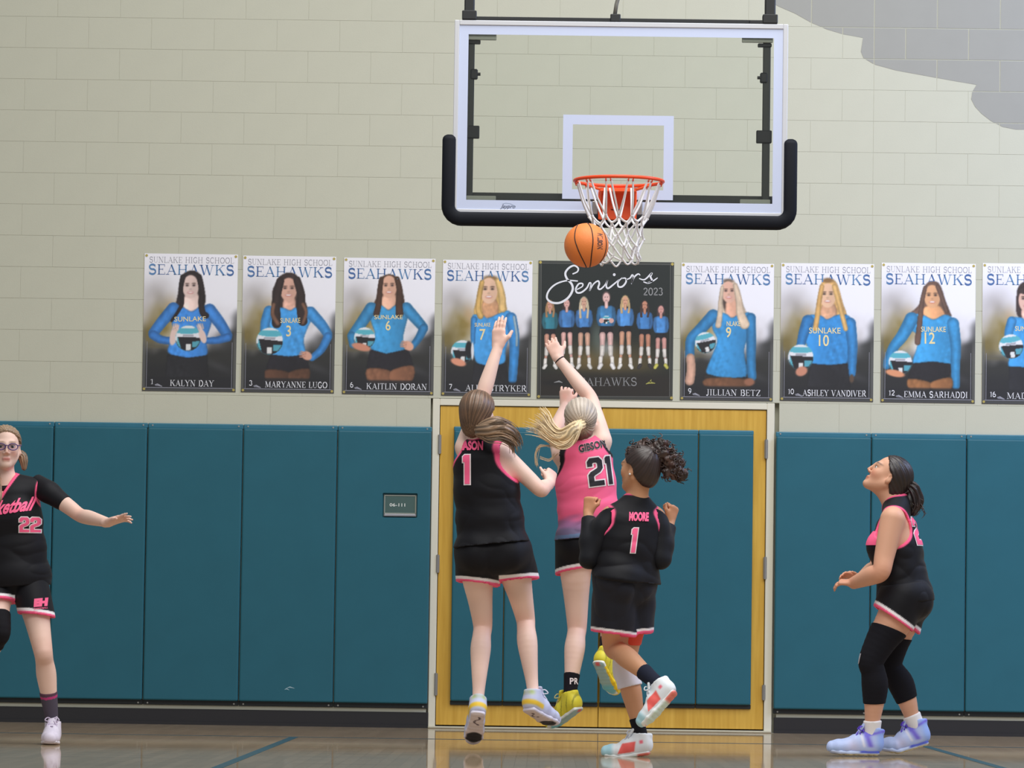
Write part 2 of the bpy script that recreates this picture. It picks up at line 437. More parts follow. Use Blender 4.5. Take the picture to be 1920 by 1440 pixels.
bm = bmesh.new(); bm.from_mesh(mo.data)
for f in bm.faces:
    if len(f.verts) == 3 and f.normal.y > 0: f.normal_flip()
bm.to_mesh(mo.data); bm.free()
mo['label'] = 'grey feather shaped paint on the upper right of the block wall'; mo['kind'] = 'stuff'

# rubber base along the wall
def xpad(px): return at(px, 1050, -0.05)[0]
for side, x0, x1 in (('left', -7, -1.115), ('right', 1.095, 7)):
    bs = MB().box(x0, x1, -0.011, 0.004, 0.0, 0.1005, .003)
    bs.poly([(x0, 0), (x1, 0), (x1, .02), (x0, .02)], -0.02, -0.011)
    tag(bs.build('baseboard_'+side, M_BASE), kind='structure')

# ------------------------------------------------------------------ wall pads
PZ0, PZ1 = 0.125, 1.93
def pad_parts(parent, x0, x1, z0, z1, yb, th, flap=.03, low=.03, screws=True, cut=None, names=('pad_cushion', 'top_flap', 'bottom_flap', 'screw')):
    """soft panel with its fixing flaps; yb is the plane that it hangs on"""
    g = 0.0025
    bm = bmesh.new()
    nx, nz = 10, 18
    xs = np.linspace(x0+g, x1-g, nx+1); zs = np.linspace(z0+low, z1-flap, nz+1)
    cx, cz = (x0+x1)/2, (z0+z1)/2
    b = MB(); b.bm.free(); b.bm = bm
    b.box(x0+g, x1-g, yb-th, yb, z0+low, z1-flap, .011, 3)
    if cut:
        ob = b.build(names[0], M_PAD)
        hx0, hx1, hz0, hz1 = cut
        ct = MB().box(hx0, hx1, yb-th-.02, yb-th+.022, hz0, hz1, .006, 2).build('cutter', M_DARK)
        md = ob.modifiers.new('cut', 'BOOLEAN'); md.object = ct; md.operation = 'DIFFERENCE'; md.solver = 'EXACT'
        me = bpy.data.meshes.new_from_object(ob.evaluated_get(bpy.context.evaluated_depsgraph_get()))
        ob.modifiers.clear(); ob.data = me
        bpy.data.objects.remove(ct)
        me.transform(Matrix.Translation(Vector(local(parent, np.zeros(3))))); ob.parent = parent
    else:
        ob = b.build(names[0], M_PAD, parent)
    MB().box(x0+.001, x1-.001, yb-.022, yb, z1-flap-.004, z1, .006, 2).build(names[1], M_PADTOP, parent)
    MB().box(x0+.001, x1-.001, yb-.014, yb, z0, z0+low+.004, .004).build(names[2], M_PADLOW, parent)
    if screws:
        for sx in (x0+.03, x1-.03):
            for sz in (z1-.014, z0+.012):
                y = yb-(.022 if sz > 1 else .014)
                MB().cyl((sx, y-.003, sz), (sx, y+.002, sz), .0055, 10).build(names[3], M_SCREW, parent)
    return ob
pad_px = [(-84, 96, 'teal wall pad at the far left edge, behind the player with glasses'),
          (96, 272, 'teal wall pad behind the outstretched hand of the player with glasses'),
          (272, 451.5, 'teal wall pad below the poster of the girl holding a ball in front of her'),
          (451.5, 629, 'teal wall pad next left of the pad with the room sign'),
          (629, 806, 'teal wall pad left of the double door, with the room sign let into it'),
          (1452.5, 1632, 'teal wall pad just right of the double door'),
          (1632, 1811, 'teal wall pad behind the player standing at the right'),
          (1811, 1990, 'teal wall pad at the far right edge of the view')]
s0, s1 = at(717, 970, -.05), at(783, 925, -.05)
for a, c, lab in pad_px:
    x0, x1 = xpad(a), xpad(c)
    r = empty('wall_pad', ((x0+x1)/2, 0, PZ0)); tag(r, lab, 'wall pad', 'teal wall pads')
    pad_parts(r, x0, x1, PZ0, PZ1, 0.0, 0.05, cut=(s0[0], s1[0], s0[2], s1[2]) if a == 629 else None)

for px, py, w_, nme in ((545, 1290, .05, 'a'), (538, 1293, .03, 'b')):
    q = at(px, py, -.0505)
    quads = ribbon([(q[0]-w_/2, q[2]), (q[0]-w_*.1, q[2]+.006), (q[0]+w_/2, q[2]-.002)], [.002, .008, .002])
    quads_obj('scuff_mark', quads, lambda a, b_: np.array([a, -.0506, b_]), mat('scuff_pale', (150, 176, 184), .6), bpy.data.objects['wall_pad.003'])

# room sign in the pad
sx0, sx1, sz0, sz1 = s0[0]+.006, s1[0]-.006, s0[2]+.006, s1[2]-.01
r = empty('room_sign', ((sx0+sx1)/2, -0.03, sz0)); tag(r, 'small grey green room number sign on the pad left of the double door', 'sign')
MB().box(sx0, sx1, -.034, -.0275, sz0, sz1, .002).build('holder', mat('sign_holder', (150, 152, 146), .4, .3), r)
MB().box(sx0+.006, sx1-.006, -.0375, -.034, sz0+.022, sz1-.006, .003, 2).build('plate', mat('sign_plate', (66, 92, 88), .45), r)
fr = MB()
xa, xb, za, zb = sx0+.004, sx1-.004, sz0+.018, sz1-.004
for (p, q, u, v) in ((xa, xb, za, za+.006), (xa, xb, zb-.005, zb), (xa, xa+.005, za, zb), (xb-.005, xb, za, zb)):
    fr.box(p, q, -.041, -.034, u, v, .0015)
fr.build('frame', mat('sign_frame', (168, 172, 160), .35, .2), r)
MB().box(sx0+.004, sx1-.004, -.046, -.034, sz0+.002, sz0+.017, .003, 2).build('lip', mat('sign_lip', (158, 158, 164), .35, .4), r)
V2, T2 = font_tris('06-111', offset=.01)
hh = .021; wtx = (sx1-sx0)*.47
V2 = (V2-V2.mean(0)); V2[:, 0] *= wtx/np.ptp(V2[:, 0]); V2[:, 1] *= hh/np.ptp(V2[:, 1])
VV = np.stack([sx0+.008+wtx/2+V2[:, 0]+.012, np.full(len(V2), -.0381), (sz0+sz1)/2+.004+V2[:, 1]], 1)
meshobj('lettering', VV, T2, mat('sign_letters', (225, 228, 222), .5), r, smooth=False)['kind'] = 'stuff'

# ------------------------------------------------------------------ double door
door = empty('door_1', (0, 0, 0)); tag(door, kind='structure')
DX0, DX1, DZ0, DZ1 = at(821.5, 1060, .02)[0], at(1433.5, 1060, .02)[0], 0.022, 2.067
FX0, FX1, FZ1 = at(807, 1050, 0)[0], at(1449.5, 1050, 0)[0], ZC-.002
MB().box(FX0, DX0-.004, -.006, .06, 0, FZ1, .003).box(DX1+.004, FX1, -.006, .06, 0, FZ1, .003)\
    .box(DX0-.004, DX1+.004, -.006, .06, DZ1+.004, FZ1, .003).build('door_frame', M_FRAME, door)
MB().box(DX0-.004, DX1+.004, .052, .06, .0, DZ1+.004).build('door_gap_backing', M_DARK, door)  # black sheet behind the leaves, stands in for the shade in the gaps
MB().box(FX0, FX1, -.03, .06, 0, .014, .004).build('threshold', M_THRESH, door)
DXC = at(1125, 1050, .02)[0]
for sgn, xa, xb, seams in ((-1, DX0, DXC-.002, (847, 945.5, 1124)), (1, DXC+.002, DX1, (1126.4, 1307, 1411))):
    lf = MB().box(xa, xb, .006, .05, DZ0, DZ1, .002).build('door_leaf', M_OAK, door)
    zt = at(1130, 803, -.04)[2]; zb = at(1130, 1326, -.04)[2]
    for p, q in zip(seams[:-1], seams[1:]):
        x0, x1 = at(p, 1060, -.03)[0], at(q, 1060, -.03)[0]
        pad_parts(lf, x0, x1, zb, zt, .006, .04, flap=.026, low=.026, screws=False, names=('pad_panel', 'pad_flap', 'pad_strip', 'x'))
    for pa, pb in (((815, 851), (1040, 1074), (1262, 1304)) if sgn < 0 else ((824, 860), (1044, 1086), (1284, 1313))):
        px = 823 if sgn < 0 else 1435
        hx = (xa-.002) if sgn < 0 else (xb+.002)
        za, zb_ = at(px, pb, 0)[2], at(px, pa, 0)[2]
        MB().cyl((hx, -.009, za), (hx, -.009, zb_), .0085, 10).box(hx-.011, hx+.011, -.009, .006, za+.004, zb_-.004).build('hinge', M_STEEL, lf)

# ------------------------------------------------------------------ posters
M_PRINT = mat('poster_print', rough=.45, vcol=True)
M_VINYL = mat('banner_back', (190, 190, 186), .6)
M_BRASS = mat('brass_grommet', (196, 178, 104), .35, .6)
_ph = np.random.RandomState(5).uniform(0, 6.28, (24, 2)); _fr = np.random.RandomState(6).normal(0, 1, (24, 2))
def fbm(u, v, f=6.0):
    s = 0
    for i in range(24):
        k = f*(1+i/5.0); s = s+np.sin(_fr[i, 0]*k*u+_fr[i, 1]*k*v+_ph[i, 0])/(1+i/5.0)
    return s/5.0
def sst(a, b, x):
    t = np.clip((x-a)/(b-a), 0, 1); return t*t*(3-2*t)
def mixc(C, col, m): C += (np.array(col, float)-C)*np.clip(m, 0, 1)[..., None]
def inpoly(X, Y, P):
    P = np.asarray(P, float); r = np.zeros(X.shape, bool)
    for (x0, y0), (x1, y1) in zip(P, np.roll(P, -1, 0)):
        if y0 == y1: continue
        c = ((y0 <= Y) != (y1 <= Y))
        r ^= c & (X < (x1-x0)*(Y-y0)/(y1-y0)+x0)
    return r
def blur(m, n):
    for _ in range(n):
        p = np.pad(m, ((1, 1), (1, 1))+((0, 0),)*(m.ndim-2), 'edge')
        m = (p[:-2, 1:-1]+p[2:, 1:-1]+p[1:-1, :-2]+p[1:-1, 2:]+2*p[1:-1, 1:-1])/6
    return m
class Paint:
    def __init__(s, X, Y, C): s.X, s.Y, s.C = X, Y, C; s.n = fbm(X/900, Y/900, 22)
    def poly(s, col, pts, smooth=True, shade=.13):
        P = catmull(pts, 5, True) if smooth else pts
        m = inpoly(s.X, s.Y, P).astype(float)
        b_ = blur(m, 7); rim_ = np.clip((b_-.5)*2, 0, 1)
        w = (s.X-np.mean(np.asarray(P)[:, 0]))/max(np.ptp(np.asarray(P)[:, 0]), 1)
        c = np.array(col, float)*((1+shade*s.n+.04*np.sin(s.n*2.2+s.X/60))*(.74+.30*rim_)*(1.03-.16*w))[..., None]
        m = blur(m, 1)
        s.C += (c-s.C)*m[..., None]; return P
    def ell(s, col, cx, cy, rx, ry, soft=.12, a=1.0, rot=0):
        c, q = math.cos(rot), math.sin(rot); x, y = s.X-cx, s.Y-cy
        d = np.sqrt(((x*c+y*q)/rx)**2+((-x*q+y*c)/ry)**2)
        mixc(s.C, col, a*(1-sst(1-soft, 1+soft, d)))
    def line(s, col, pts, w0, w1=None, soft=2.0, shade=.10):
        P = catmull(pts, 6) if len(pts) > 2 else np.array(pts, float)
        w1 = w0 if w1 is None else w1; D = np.full(s.X.shape, 1e9); n = len(P)-1
        for i in range(n):
            a, c = P[i], P[i+1]; ab = c-a; L2 = max((ab**2).sum(), 1e-9)
            t = np.clip(((s.X-a[0])*ab[0]+(s.Y-a[1])*ab[1])/L2, 0, 1)
            w = (w0+(w1-w0)*(i+t)/n)/2
            D = np.minimum(D, np.hypot(s.X-a[0]-t*ab[0], s.Y-a[1]-t*ab[1])-w)
        m = 1-sst(-soft, soft, D); c = np.array(col, float)*((1+shade*s.n)*(.78+.26*sst(0, .42, -D/max(w0, 1))))[..., None]
        s.C += (c-s.C)*m[..., None]
    def face(s, skin, cx, cy, rx, ry, tilt=0, brow=(70, 50, 42), lip=(190, 110, 105), smile=True):
        s.ell(skin, cx, cy, rx, ry, .06, rot=tilt)
        s.ell(tuple(x*.88 for x in skin), cx+rx*.55, cy+ry*.1, rx*.45, ry*.8, .5, .5)
        for k in (-1, 1):
            ex = cx+k*rx*.42-tilt*ry*.15
            s.ell(tuple(x*.80 for x in skin), ex, cy-ry*.14, rx*.30, ry*.13, .4, .9)
            s.ell((52, 40, 40), ex, cy-ry*.12, rx*.17, ry*.065, .3, .95)
            s.ell(brow, ex, cy-ry*.29, rx*.27, ry*.045, .4, .85)
        s.ell(tuple(x*.82 for x in skin), cx, cy+ry*.20, rx*.17, ry*.08, .5, .8)
        s.ell(lip, cx, cy+ry*.48, rx*.40, ry*.12, .3, .9)
        if smile: s.ell((240, 236, 232), cx, cy+ry*.46, rx*.31, ry*.055, .3, .95)
    def fingers(s, col, x, y, dx, dy, L=46, w=13, n=4, gap=15):
        d = math.hypot(dx, dy); ux, uy = dx/d, dy/d
        for i in range(n):
            o = (i-(n-1)/2)*gap
            s.line(col, [(x-uy*o, y+ux*o), (x-uy*o*1.15+ux*L*(1-.12*abs(i-1.3)), y+ux*o*1.15+uy*L*(1-.12*abs(i-1.3)))], w, w*.8)
    def ball(s, cx, cy, r, rot=0):
        s.ell((90, 176, 192), cx, cy, r, r, .03)
        X, Y = s.X, s.Y; s_X = X-cx; s_Y = Y-cy; c, q = math.cos(rot), math.sin(rot)
        x, y = (s_X*c+s_Y*q)/r, (-s_X*q+s_Y*c)/r; ins = (x*x+y*y < .97)
        mixc(s.C, (228, 228, 232), (ins & (y > -.42-.14*x*x+.1) & (y < -.08+.06*x)).astype(float))
        mixc(s.C, (150, 150, 160), (ins & (y > -.28) & (y < -.12) & (abs(x) < .42)).astype(float)*.8)
        mixc(s.C, (36, 34, 38), (ins & (y >= -.08+.06*x) & (x > -.78+.3*y)).astype(float))
        mixc(s.C, (225, 225, 222), (ins & (y > .45) & (abs(x-.02) < .18)).astype(float))
        mixc(s.C, (84, 160, 178), (ins & (y > .25) & (x > .30) & (y < .72)).astype(float))
        mixc(s.C, (226, 226, 228), (ins & (y < -.78)).astype(float))
        mixc(s.C, (220, 222, 226), (ins & (x < -.86)).astype(float))
        mixc(s.C, (30, 30, 34), ((x*x+y*y > .86) & ins & (y > .2)).astype(float)*.7)
def backdrop(u, v):
    C = np.zeros(u.shape+(3,)); C[:] = (238, 236, 241)
    n = fbm(u, v*1.47, 5.0); n2 = fbm(u+3.1, v*1.47+1.7, 9.0)
    mixc(C, (168, 162, 160), np.exp(-(((u-.12)/.22)**2+((v-.38)/.17)**2))*(.9+.5*n))
    mixc(C, (140, 122, 66), np.exp(-(((u-.22)/.15)**2+((v-.50)/.13)**2))*(1.0+.5*n2))
    mixc(C, (196, 150, 96), np.exp(-(((u-.30)/.06)**2+((v-.42)/.08)**2))*.5*(1+n))
    mixc(C, (120, 106, 62), np.exp(-(((u-.06)/.16)**2+((v-.60)/.12)**2))*(.9+.4*n))
    mixc(C, (196, 190, 190), np.exp(-(((u-.80)/.2)**2+((v-.50)/.10)**2))*(.5+.6*n2))
    mixc(C, (58, 58, 58), sst(.52, .66, v+.09*n+.10*sst(.75, 1.0, u))*sst(.62, .95, u))
    mixc(C, (46, 46, 44), sst(.60, .74, v+.05*n))
    mixc(C, (96, 90, 70), np.exp(-((v-.675-.02*u)/.012)**2)*np.exp(-((u-.12)/.2)**2)*.8)
    mixc(C, (38, 38, 40), sst(.74, .86, v))
    mixc(C, (74, 74, 76), np.exp(-((v-.80-.25*(u-.75))/.03)**2)*np.exp(-((u-.8)/.15)**2)*.5)
    return C
SHIRT = (62, 136, 196); DK = (36, 36, 40)
FIG = {}
def fig(i):
    def d(f): FIG[i] = f; return f
    return d
@fig(1)
def _(p):
    hair = (42, 33, 34); sk = (226, 198, 188)
    h = p.poly(hair, [(500, 240), (560, 255), (600, 310), (622, 400), (635, 480), (625, 580), (560, 620), (430, 610), (360, 560), (370, 480), (385, 400), (395, 330), (430, 265)])
    p.poly(sk, [(445, 470), (560, 460), (585, 585), (505, 630), (425, 590)])
    p.poly((62, 132, 208), [(330, 560), (425, 588), (505, 628), (585, 580), (660, 575), (710, 610), (690, 760), (645, 900), (650, 1045), (470, 1068), (285, 1020), (305, 900), (320, 760), (300, 620)])
    p.line((62, 130, 205), [(330, 600), (225, 720), (140, 830)], 120, 95); p.line((58, 122, 196), [(140, 845), (210, 890), (315, 905)], 88, 66)
    p.line((62, 130, 205), [(675, 620), (770, 740), (845, 860)], 125, 95); p.line((58, 122, 196), [(850, 880), (750, 905), (640, 908)], 82, 60)
    p.face(sk, 493, 395, 76, 112, lip=(200, 130, 128))
    p.line(hair, [(420, 300), (400, 420), (415, 540), (380, 620), (315, 715)], 50, 26); p.line(hair, [(575, 300), (600, 430), (595, 550), (610, 640), (640, 670)], 52, 60)
    p.poly(DK, [(275, 1030), (470, 1070), (655, 1045), (668, 1260), (250, 1260)], False)
    p.ell(sk, 340, 850, 38, 100, .1, rot=.25); p.ball(472, 882, 122); p.ell(sk, 355, 800, 14, 52, .15, rot=.5); p.fingers(sk, 596, 800, -.35, -1, 60); p.fingers(sk, 348, 800, .25, -1, 60); p.ell(sk, 610, 865, 32, 70, .1, rot=-.3); p.ell(sk, 590, 790, 12, 50, .2, rot=-.5)
    return h
@fig(2)
def _(p):
    hair = (52, 38, 36); sk = (216, 168, 148); tip = (118, 84, 66)
    h = p.poly(hair, [(1415, 258), (1490, 280), (1530, 350), (1565, 440), (1580, 530), (1610, 620), (1590, 700), (1530, 740), (1440, 700), (1330, 700), (1270, 740), (1245, 650), (1270, 540), (1265, 440), (1300, 350), (1340, 290)])
    p.poly(sk, [(1385, 490), (1475, 490), (1490, 600), (1440, 620), (1370, 600)])
    p.poly((66, 148, 212), [(1240, 590), (1370, 590), (1440, 618), (1490, 590), (1620, 600), (1650, 680), (1600, 800), (1570, 900), (1580, 1040), (1430, 1060), (1260, 1040), (1280, 900), (1250, 780), (1190, 700)])
    p.line((64, 144, 208), [(1235, 620), (1200, 740), (1195, 900)], 100, 80)
    p.line((64, 144, 208), [(1630, 640), (1740, 760), (1800, 850)], 115, 85); p.line((58, 132, 200), [(1800, 870), (1740, 990), (1650, 1070)], 85, 62)
    p.face(sk, 1420, 420, 80, 112, lip=(190, 120, 112))
    p.line(hair, [(1340, 340), (1310, 470), (1300, 600), (1310, 740)], 75, 90); p.line(tip, [(1280, 560), (1270, 650), (1320, 740)], 36, 40)
    p.line(hair, [(1500, 330), (1540, 470), (1540, 600), (1560, 720)], 70, 90); p.line(tip, [(1560, 560), (1590, 640), (1560, 740)], 34, 30)
    p.poly((34, 32, 38), [(1255, 1030), (1430, 1055), (1590, 1035), (1630, 1170), (1430, 1200), (1210, 1170)], False)
    p.poly((86, 58, 44), [(1215, 1175), (1425, 1200), (1425, 1290), (1230, 1290)]); p.poly((92, 62, 46), [(1435, 1200), (1620, 1170), (1610, 1290), (1440, 1290)])
    p.ball(1245, 905, 128, .06)
    p.ell((214, 160, 138), 1600, 1048, 52, 40, .15, rot=.5); p.fingers((206, 150, 128), 1585, 1040, -1, -.15, 58)
    return h
@fig(3)
def _(p):
    hair = (72, 48, 36); sk = (222, 172, 146)
    h = p.poly(hair, [(500, 275), (560, 290), (600, 350), (630, 430), (650, 520), (650, 620), (600, 670), (430, 660), (370, 640), (355, 570), (390, 480), (400, 400), (415, 330), (450, 290)])
    p.poly(sk, [(450, 470), (560, 465), (565, 570), (500, 615), (435, 570)])
    p.poly((58, 140, 190), [(340, 555), (435, 570), (498, 615), (565, 570), (660, 560), (690, 640), (660, 780), (640, 880), (650, 1010), (480, 1035), (330, 985), (370, 850), (330, 720), (310, 620)])
    p.line((56, 136, 186), [(335, 600), (240, 740), (160, 850)], 120, 95); p.line((52, 130, 180), [(150, 860), (160, 940)], 86, 70)
    p.line((56, 136, 186), [(670, 600), (760, 700), (830, 780)], 115, 92); p.line((50, 126, 178), [(835, 790), (790, 880), (730, 960)], 86, 62)
    p.face(sk, 503, 395, 74, 108, lip=(196, 120, 108))
    p.line(hair, [(430, 320), (415, 430), (405, 560), (385, 650)], 44, 60); p.line(hair, [(580, 320), (605, 430), (600, 560), (605, 650)], 50, 74)
    p.poly((34, 32, 38), [(325, 985), (480, 1030), (690, 985), (740, 1140), (520, 1190), (290, 1160)], False)
    p.poly((124, 84, 62), [(300, 1170), (515, 1190), (515, 1300), (320, 1300)]); p.poly((134, 90, 66), [(525, 1190), (735, 1145), (720, 1300), (530, 1300)])
    p.ball(272, 880, 102, .05); p.ell((206, 138, 112), 240, 965, 92, 34, .2, rot=.25); p.ell((224, 168, 142), 690, 955, 54, 42, .15, rot=.6); p.fingers((216, 158, 132), 668, 945, -1, -.2, 56)
    return h
@fig(4)
def _(p):
    hair = (206, 166, 96); sk = (232, 190, 160)
    h = p.poly(hair, [(1460, 295), (1530, 315), (1570, 380), (1590, 460), (1610, 540), (1620, 620), (1570, 650), (1450, 640), (1380, 690), (1310, 650), (1320, 560), (1350, 460), (1360, 380), (1400, 320)])
    p.ell((120, 92, 60), 1465, 312, 70, 28, .5, .8)
    p.poly((196, 146, 108), [(1400, 520), (1520, 520), (1540, 650), (1440, 690), (1390, 640)])
    p.poly((66, 146, 206), [(1300, 660), (1390, 660), (1440, 690), (1560, 640), (1640, 620), (1690, 700), (1650, 850), (1610, 1000), (1600, 1110), (1480, 1150), (1360, 1130), (1310, 1050), (1300, 850), (1285, 740)])
    p.line((58, 134, 196), [(1310, 700), (1300, 820), (1300, 920)], 60, 40)
    p.line((60, 140, 206), [(1660, 690), (1690, 860), (1690, 1040), (1675, 1270)], 110, 80)
    p.line((150, 176, 190), [(1690, 680), (1715, 840), (1715, 950)], 26, 20)
    p.face(sk, 1450, 430, 82, 124, lip=(200, 130, 118))
    p.line(hair, [(1385, 350), (1360, 480), (1350, 600), (1370, 670)], 46, 60); p.line((224, 186, 120), [(1540, 340), (1575, 480), (1580, 600)], 60, 74)
    p.poly(DK, [(1310, 1110), (1480, 1150), (1620, 1110), (1640, 1330), (1280, 1330)], False)
    p.ball(1198, 1005, 108, .0); p.ell((30, 30, 36), 1260, 990, 34, 84, .15); p.ell((226, 226, 228), 1294, 1000, 13, 84, .2); p.ell((222, 150, 120), 1160, 1105, 74, 34, .2, rot=.3)
    return h
@fig(6)
def _(p):
    hair = (206, 184, 160); sk = (226, 178, 156)
    h = p.poly(hair, [(480, 222), (540, 240), (590, 320), (615, 430), (650, 520), (700, 620), (680, 680), (570, 670), (440, 650), (360, 690), (370, 580), (400, 470), (415, 330), (430, 260)])
    p.ell((96, 80, 68), 480, 238, 52, 22, .5, .8); p.ell((60, 46, 42), 455, 430, 24, 90, .4, .9)
    p.poly((212, 160, 134), [(470, 420), (560, 410), (570, 560), (520, 590), (460, 560)])
    p.poly((54, 134, 188), [(340, 530), (460, 550), (520, 590), (580, 560), (690, 540), (730, 620), (680, 760), (640, 900), (660, 1150), (460, 1165), (280, 1120), (340, 930), (380, 800), (330, 680)])
    p.line((52, 130, 184), [(340, 570), (220, 700), (130, 800), (120, 950)], 120, 84)
    p.line((50, 126, 178), [(700, 590), (705, 800), (705, 1000), (715, 1150)], 96, 84)
    p.face(sk, 488, 345, 70, 104, -.12, lip=(206, 120, 116))
    p.line(hair, [(425, 300), (410, 430), (405, 560), (390, 660)], 32, 60); p.line((214, 190, 164), [(550, 280), (585, 420), (600, 540), (640, 650)], 46, 96)
    p.poly((44, 40, 40), [(280, 1125), (460, 1165), (660, 1155), (680, 1200), (280, 1180)]); p.poly((110, 74, 52), [(285, 1165), (640, 1170), (680, 1250), (290, 1250)])
    p.ball(268, 825, 100, -.25); p.line((212, 166, 142), [(125, 970), (135, 1080), (120, 1190)], 80, 90); p.ell((150, 100, 76), 690, 1200, 50, 36, .3)
    return h
@fig(7)
def _(p):
    hair = (214, 168, 102); sk = (234, 190, 156)
    h = p.poly(hair, [(1430, 210), (1500, 240), (1540, 330), (1570, 440), (1610, 560), (1610, 690), (1560, 640), (1500, 560), (1360, 560), (1340, 690), (1290, 690), (1300, 570), (1330, 440), (1345, 330), (1370, 250)])
    p.ell((120, 88, 56), 1425, 232, 50, 24, .5, .8)
    p.poly((214, 162, 128), [(1380, 460), (1490, 460), (1510, 570), (1420, 605), (1360, 570)])
    p.poly((52, 132, 194), [(1230, 570), (1360, 565), (1420, 602), (1510, 560), (1620, 560), (1680, 660), (1640, 830), (1610, 1020), (1450, 1035), (1280, 1020), (1230, 850), (1170, 680)])
    p.line((50, 126, 188), [(1240, 620), (1200, 730), (1170, 850)], 120, 80)
    p.line((54, 134, 196), [(1640, 640), (1665, 850), (1660, 1110)], 116, 76)
    p.face(sk, 1425, 375, 78, 116, lip=(196, 130, 116))
    p.line(hair, [(1370, 290), (1345, 430), (1330, 560), (1310, 690)], 44, 52); p.line((222, 178, 112), [(1490, 290), (1530, 430), (1560, 540), (1600, 690)], 50, 44)
    p.poly(DK, [(1260, 1020), (1450, 1035), (1620, 1015), (1650, 1250), (1230, 1250)], False)
    p.ball(1172, 962, 122, .0); p.ell((200, 136, 110), 1180, 1095, 58, 44, .2, rot=-.4); p.ell((90, 70, 56), 1660, 1160, 22, 40, .3)
    return h
@fig(8)
def _(p):
    hair = (106, 80, 68); sk = (228, 172, 128)
    h = p.poly(hair, [(540, 240), (600, 250), (640, 320), (670, 420), (710, 520), (720, 570), (600, 540), (480, 560), (440, 700), (420, 830), (380, 820), (390, 680), (400, 560), (330, 550), (400, 490), (450, 400), (465, 320), (490, 265)])
    p.poly((226, 164, 116), [(480, 480), (610, 470), (660, 560), (560, 605), (460, 560)])
    p.poly((58, 146, 200), [(330, 555), (460, 560), (555, 602), (660, 555), (740, 590), (770, 700), (730, 860), (710, 1030), (550, 1005), (360, 1020), (400, 860), (390, 740), (300, 680)])
    p.line((56, 142, 196), [(350, 600), (260, 760), (170, 880), (110, 1040)], 130, 76)
    p.line((58, 144, 198), [(740, 640), (765, 850), (760, 1060), (765, 1230)], 116, 70)
    p.face(sk, 545, 385, 76, 110, lip=(206, 124, 104))
    p.line(hair, [(480, 300), (450, 430), (430, 600), (405, 820)], 36, 56); p.line(hair, [(600, 290), (640, 400), (680, 520)], 44, 40)
    p.poly((34, 32, 36), [(350, 1020), (550, 1000), (715, 1020), (710, 1140), (520, 1190), (310, 1160)], False)
    p.poly((140, 94, 58), [(315, 1165), (515, 1195), (515, 1265), (330, 1265)]); p.poly((150, 100, 62), [(530, 1195), (715, 1150), (715, 1265), (540, 1265)])
    p.ball(240, 1010, 112, .0); p.ell((220, 150, 110), 190, 1115, 92, 32, .2, rot=.2)
    return h
@fig(9)
def _(p):
    hair = (58, 44, 42); sk = (226, 184, 166)
    h = p.poly(hair, [(1430, 245), (1520, 270), (1540, 400), (1520, 560), (1400, 590), (1350, 560), (1340, 460), (1350, 340), (1375, 275)])
    p.poly(sk, [(1400, 480), (1480, 480), (1490, 600), (1400, 600)])
    p.poly((62, 146, 206), [(1300, 590), (1390, 585), (1450, 620), (1560, 600), (1600, 760), (1560, 1070), (1280, 1060), (1290, 900), (1270, 700)])
    p.line((60, 142, 202), [(1300, 620), (1270, 740), (1290, 860)], 90, 80)
    p.face(sk, 1440, 420, 76, 112, lip=(190, 110, 110)); p.poly(hair, [(1350, 330), (1440, 280), (1520, 330), (1500, 370), (1400, 360)])
    p.poly(DK, [(1270, 1050), (1600, 1060), (1600, 1300), (1260, 1300)], False)
    p.ball(1292, 860, 116, -.15)
    return h
def crop_affine(TL, TR, BL_):
    TL, TR, BL_ = map(lambda t: np.array(t, float), (TL, TR, BL_))
    return lambda u, v: (TL[0]+u*(TR[0]-TL[0])+v*(BL_[0]-TL[0]), TL[1]+u*(TR[1]-TL[1])+v*(BL_[1]-TL[1]))
PORTRAITS = [ # index, crop scale, origin, corners (TL, TR, BL, BR) in that crop, number, name, shirt number spot, label
 (1, 5.053, (260, 460), (55, 70), (945, 95), (35, 1375), (915, 1395), '1', 'KALYN DAY', None, (300, 720), 'leftmost poster, a dark haired girl holding a volleyball in both hands'),
 (2, 5.053, (260, 460), (985, 92), (1872, 115), (975, 1385), (1850, 1410), '3', 'MARYANNE LUGO', ('3', 1425, 812, 105), (1205, 1800), 'poster of a girl with long brown hair and shirt number 3, hand on her hip'),
 (3, 5.053, (630, 460), (75, 115), (945, 130), (60, 1410), (920, 1420), '6', 'KAITLIN DORAN', ('6', 496, 762, 95), (290, 870), 'poster of a curly brown haired girl with shirt number 6'),
 (4, 5.053, (630, 460), (1015, 135), (1868, 150), (995, 1420), (1840, 1440), '7', 'ALLY STRYKER', ('7', 1390, 845, 105), (1225, 1810), 'poster of a wavy blonde girl with shirt number 7'),
 (6, 5.053, (1270, 480), (35, 65), (920, 75), (28, 1375), (900, 1370), '9', 'JILLIAN BETZ', ('9', 488, 728, 100), (275, 800), 'poster of a pale haired girl with shirt number 9'),
 (7, 5.053, (1270, 480), (980, 70), (1870, 75), (975, 1375), (1850, 1380), '10', 'ASHLEY VANDIVER', ('10', 1392, 802, 108), (1190, 1800), 'poster of a girl with straight golden hair and shirt number 10'),
 (8, 5.054, (1640, 480), (70, 68), (960, 72), (50, 1390), (945, 1395), '12', 'EMMA SARHADDI', ('12', 520, 778, 108), (270, 875), 'poster of a girl with long light brown hair and shirt number 12'),
 (9, 5.054, (1640, 480), (1025, 72), (1915, 76), (1012, 1405), (1902, 1409), '16', 'MADISON', None, (1250, 1640), 'poster cut off by the right edge of the view'),
]
M_BLUE = mat('letter_blue', rough=.5, vcol=True)
M_GREYL = mat('letter_grey', (150, 150, 160), .5)
M_PALE = mat('letter_pale', (226, 226, 230), .5)
M_GOLD = mat('letter_gold', (232, 214, 160), .5)
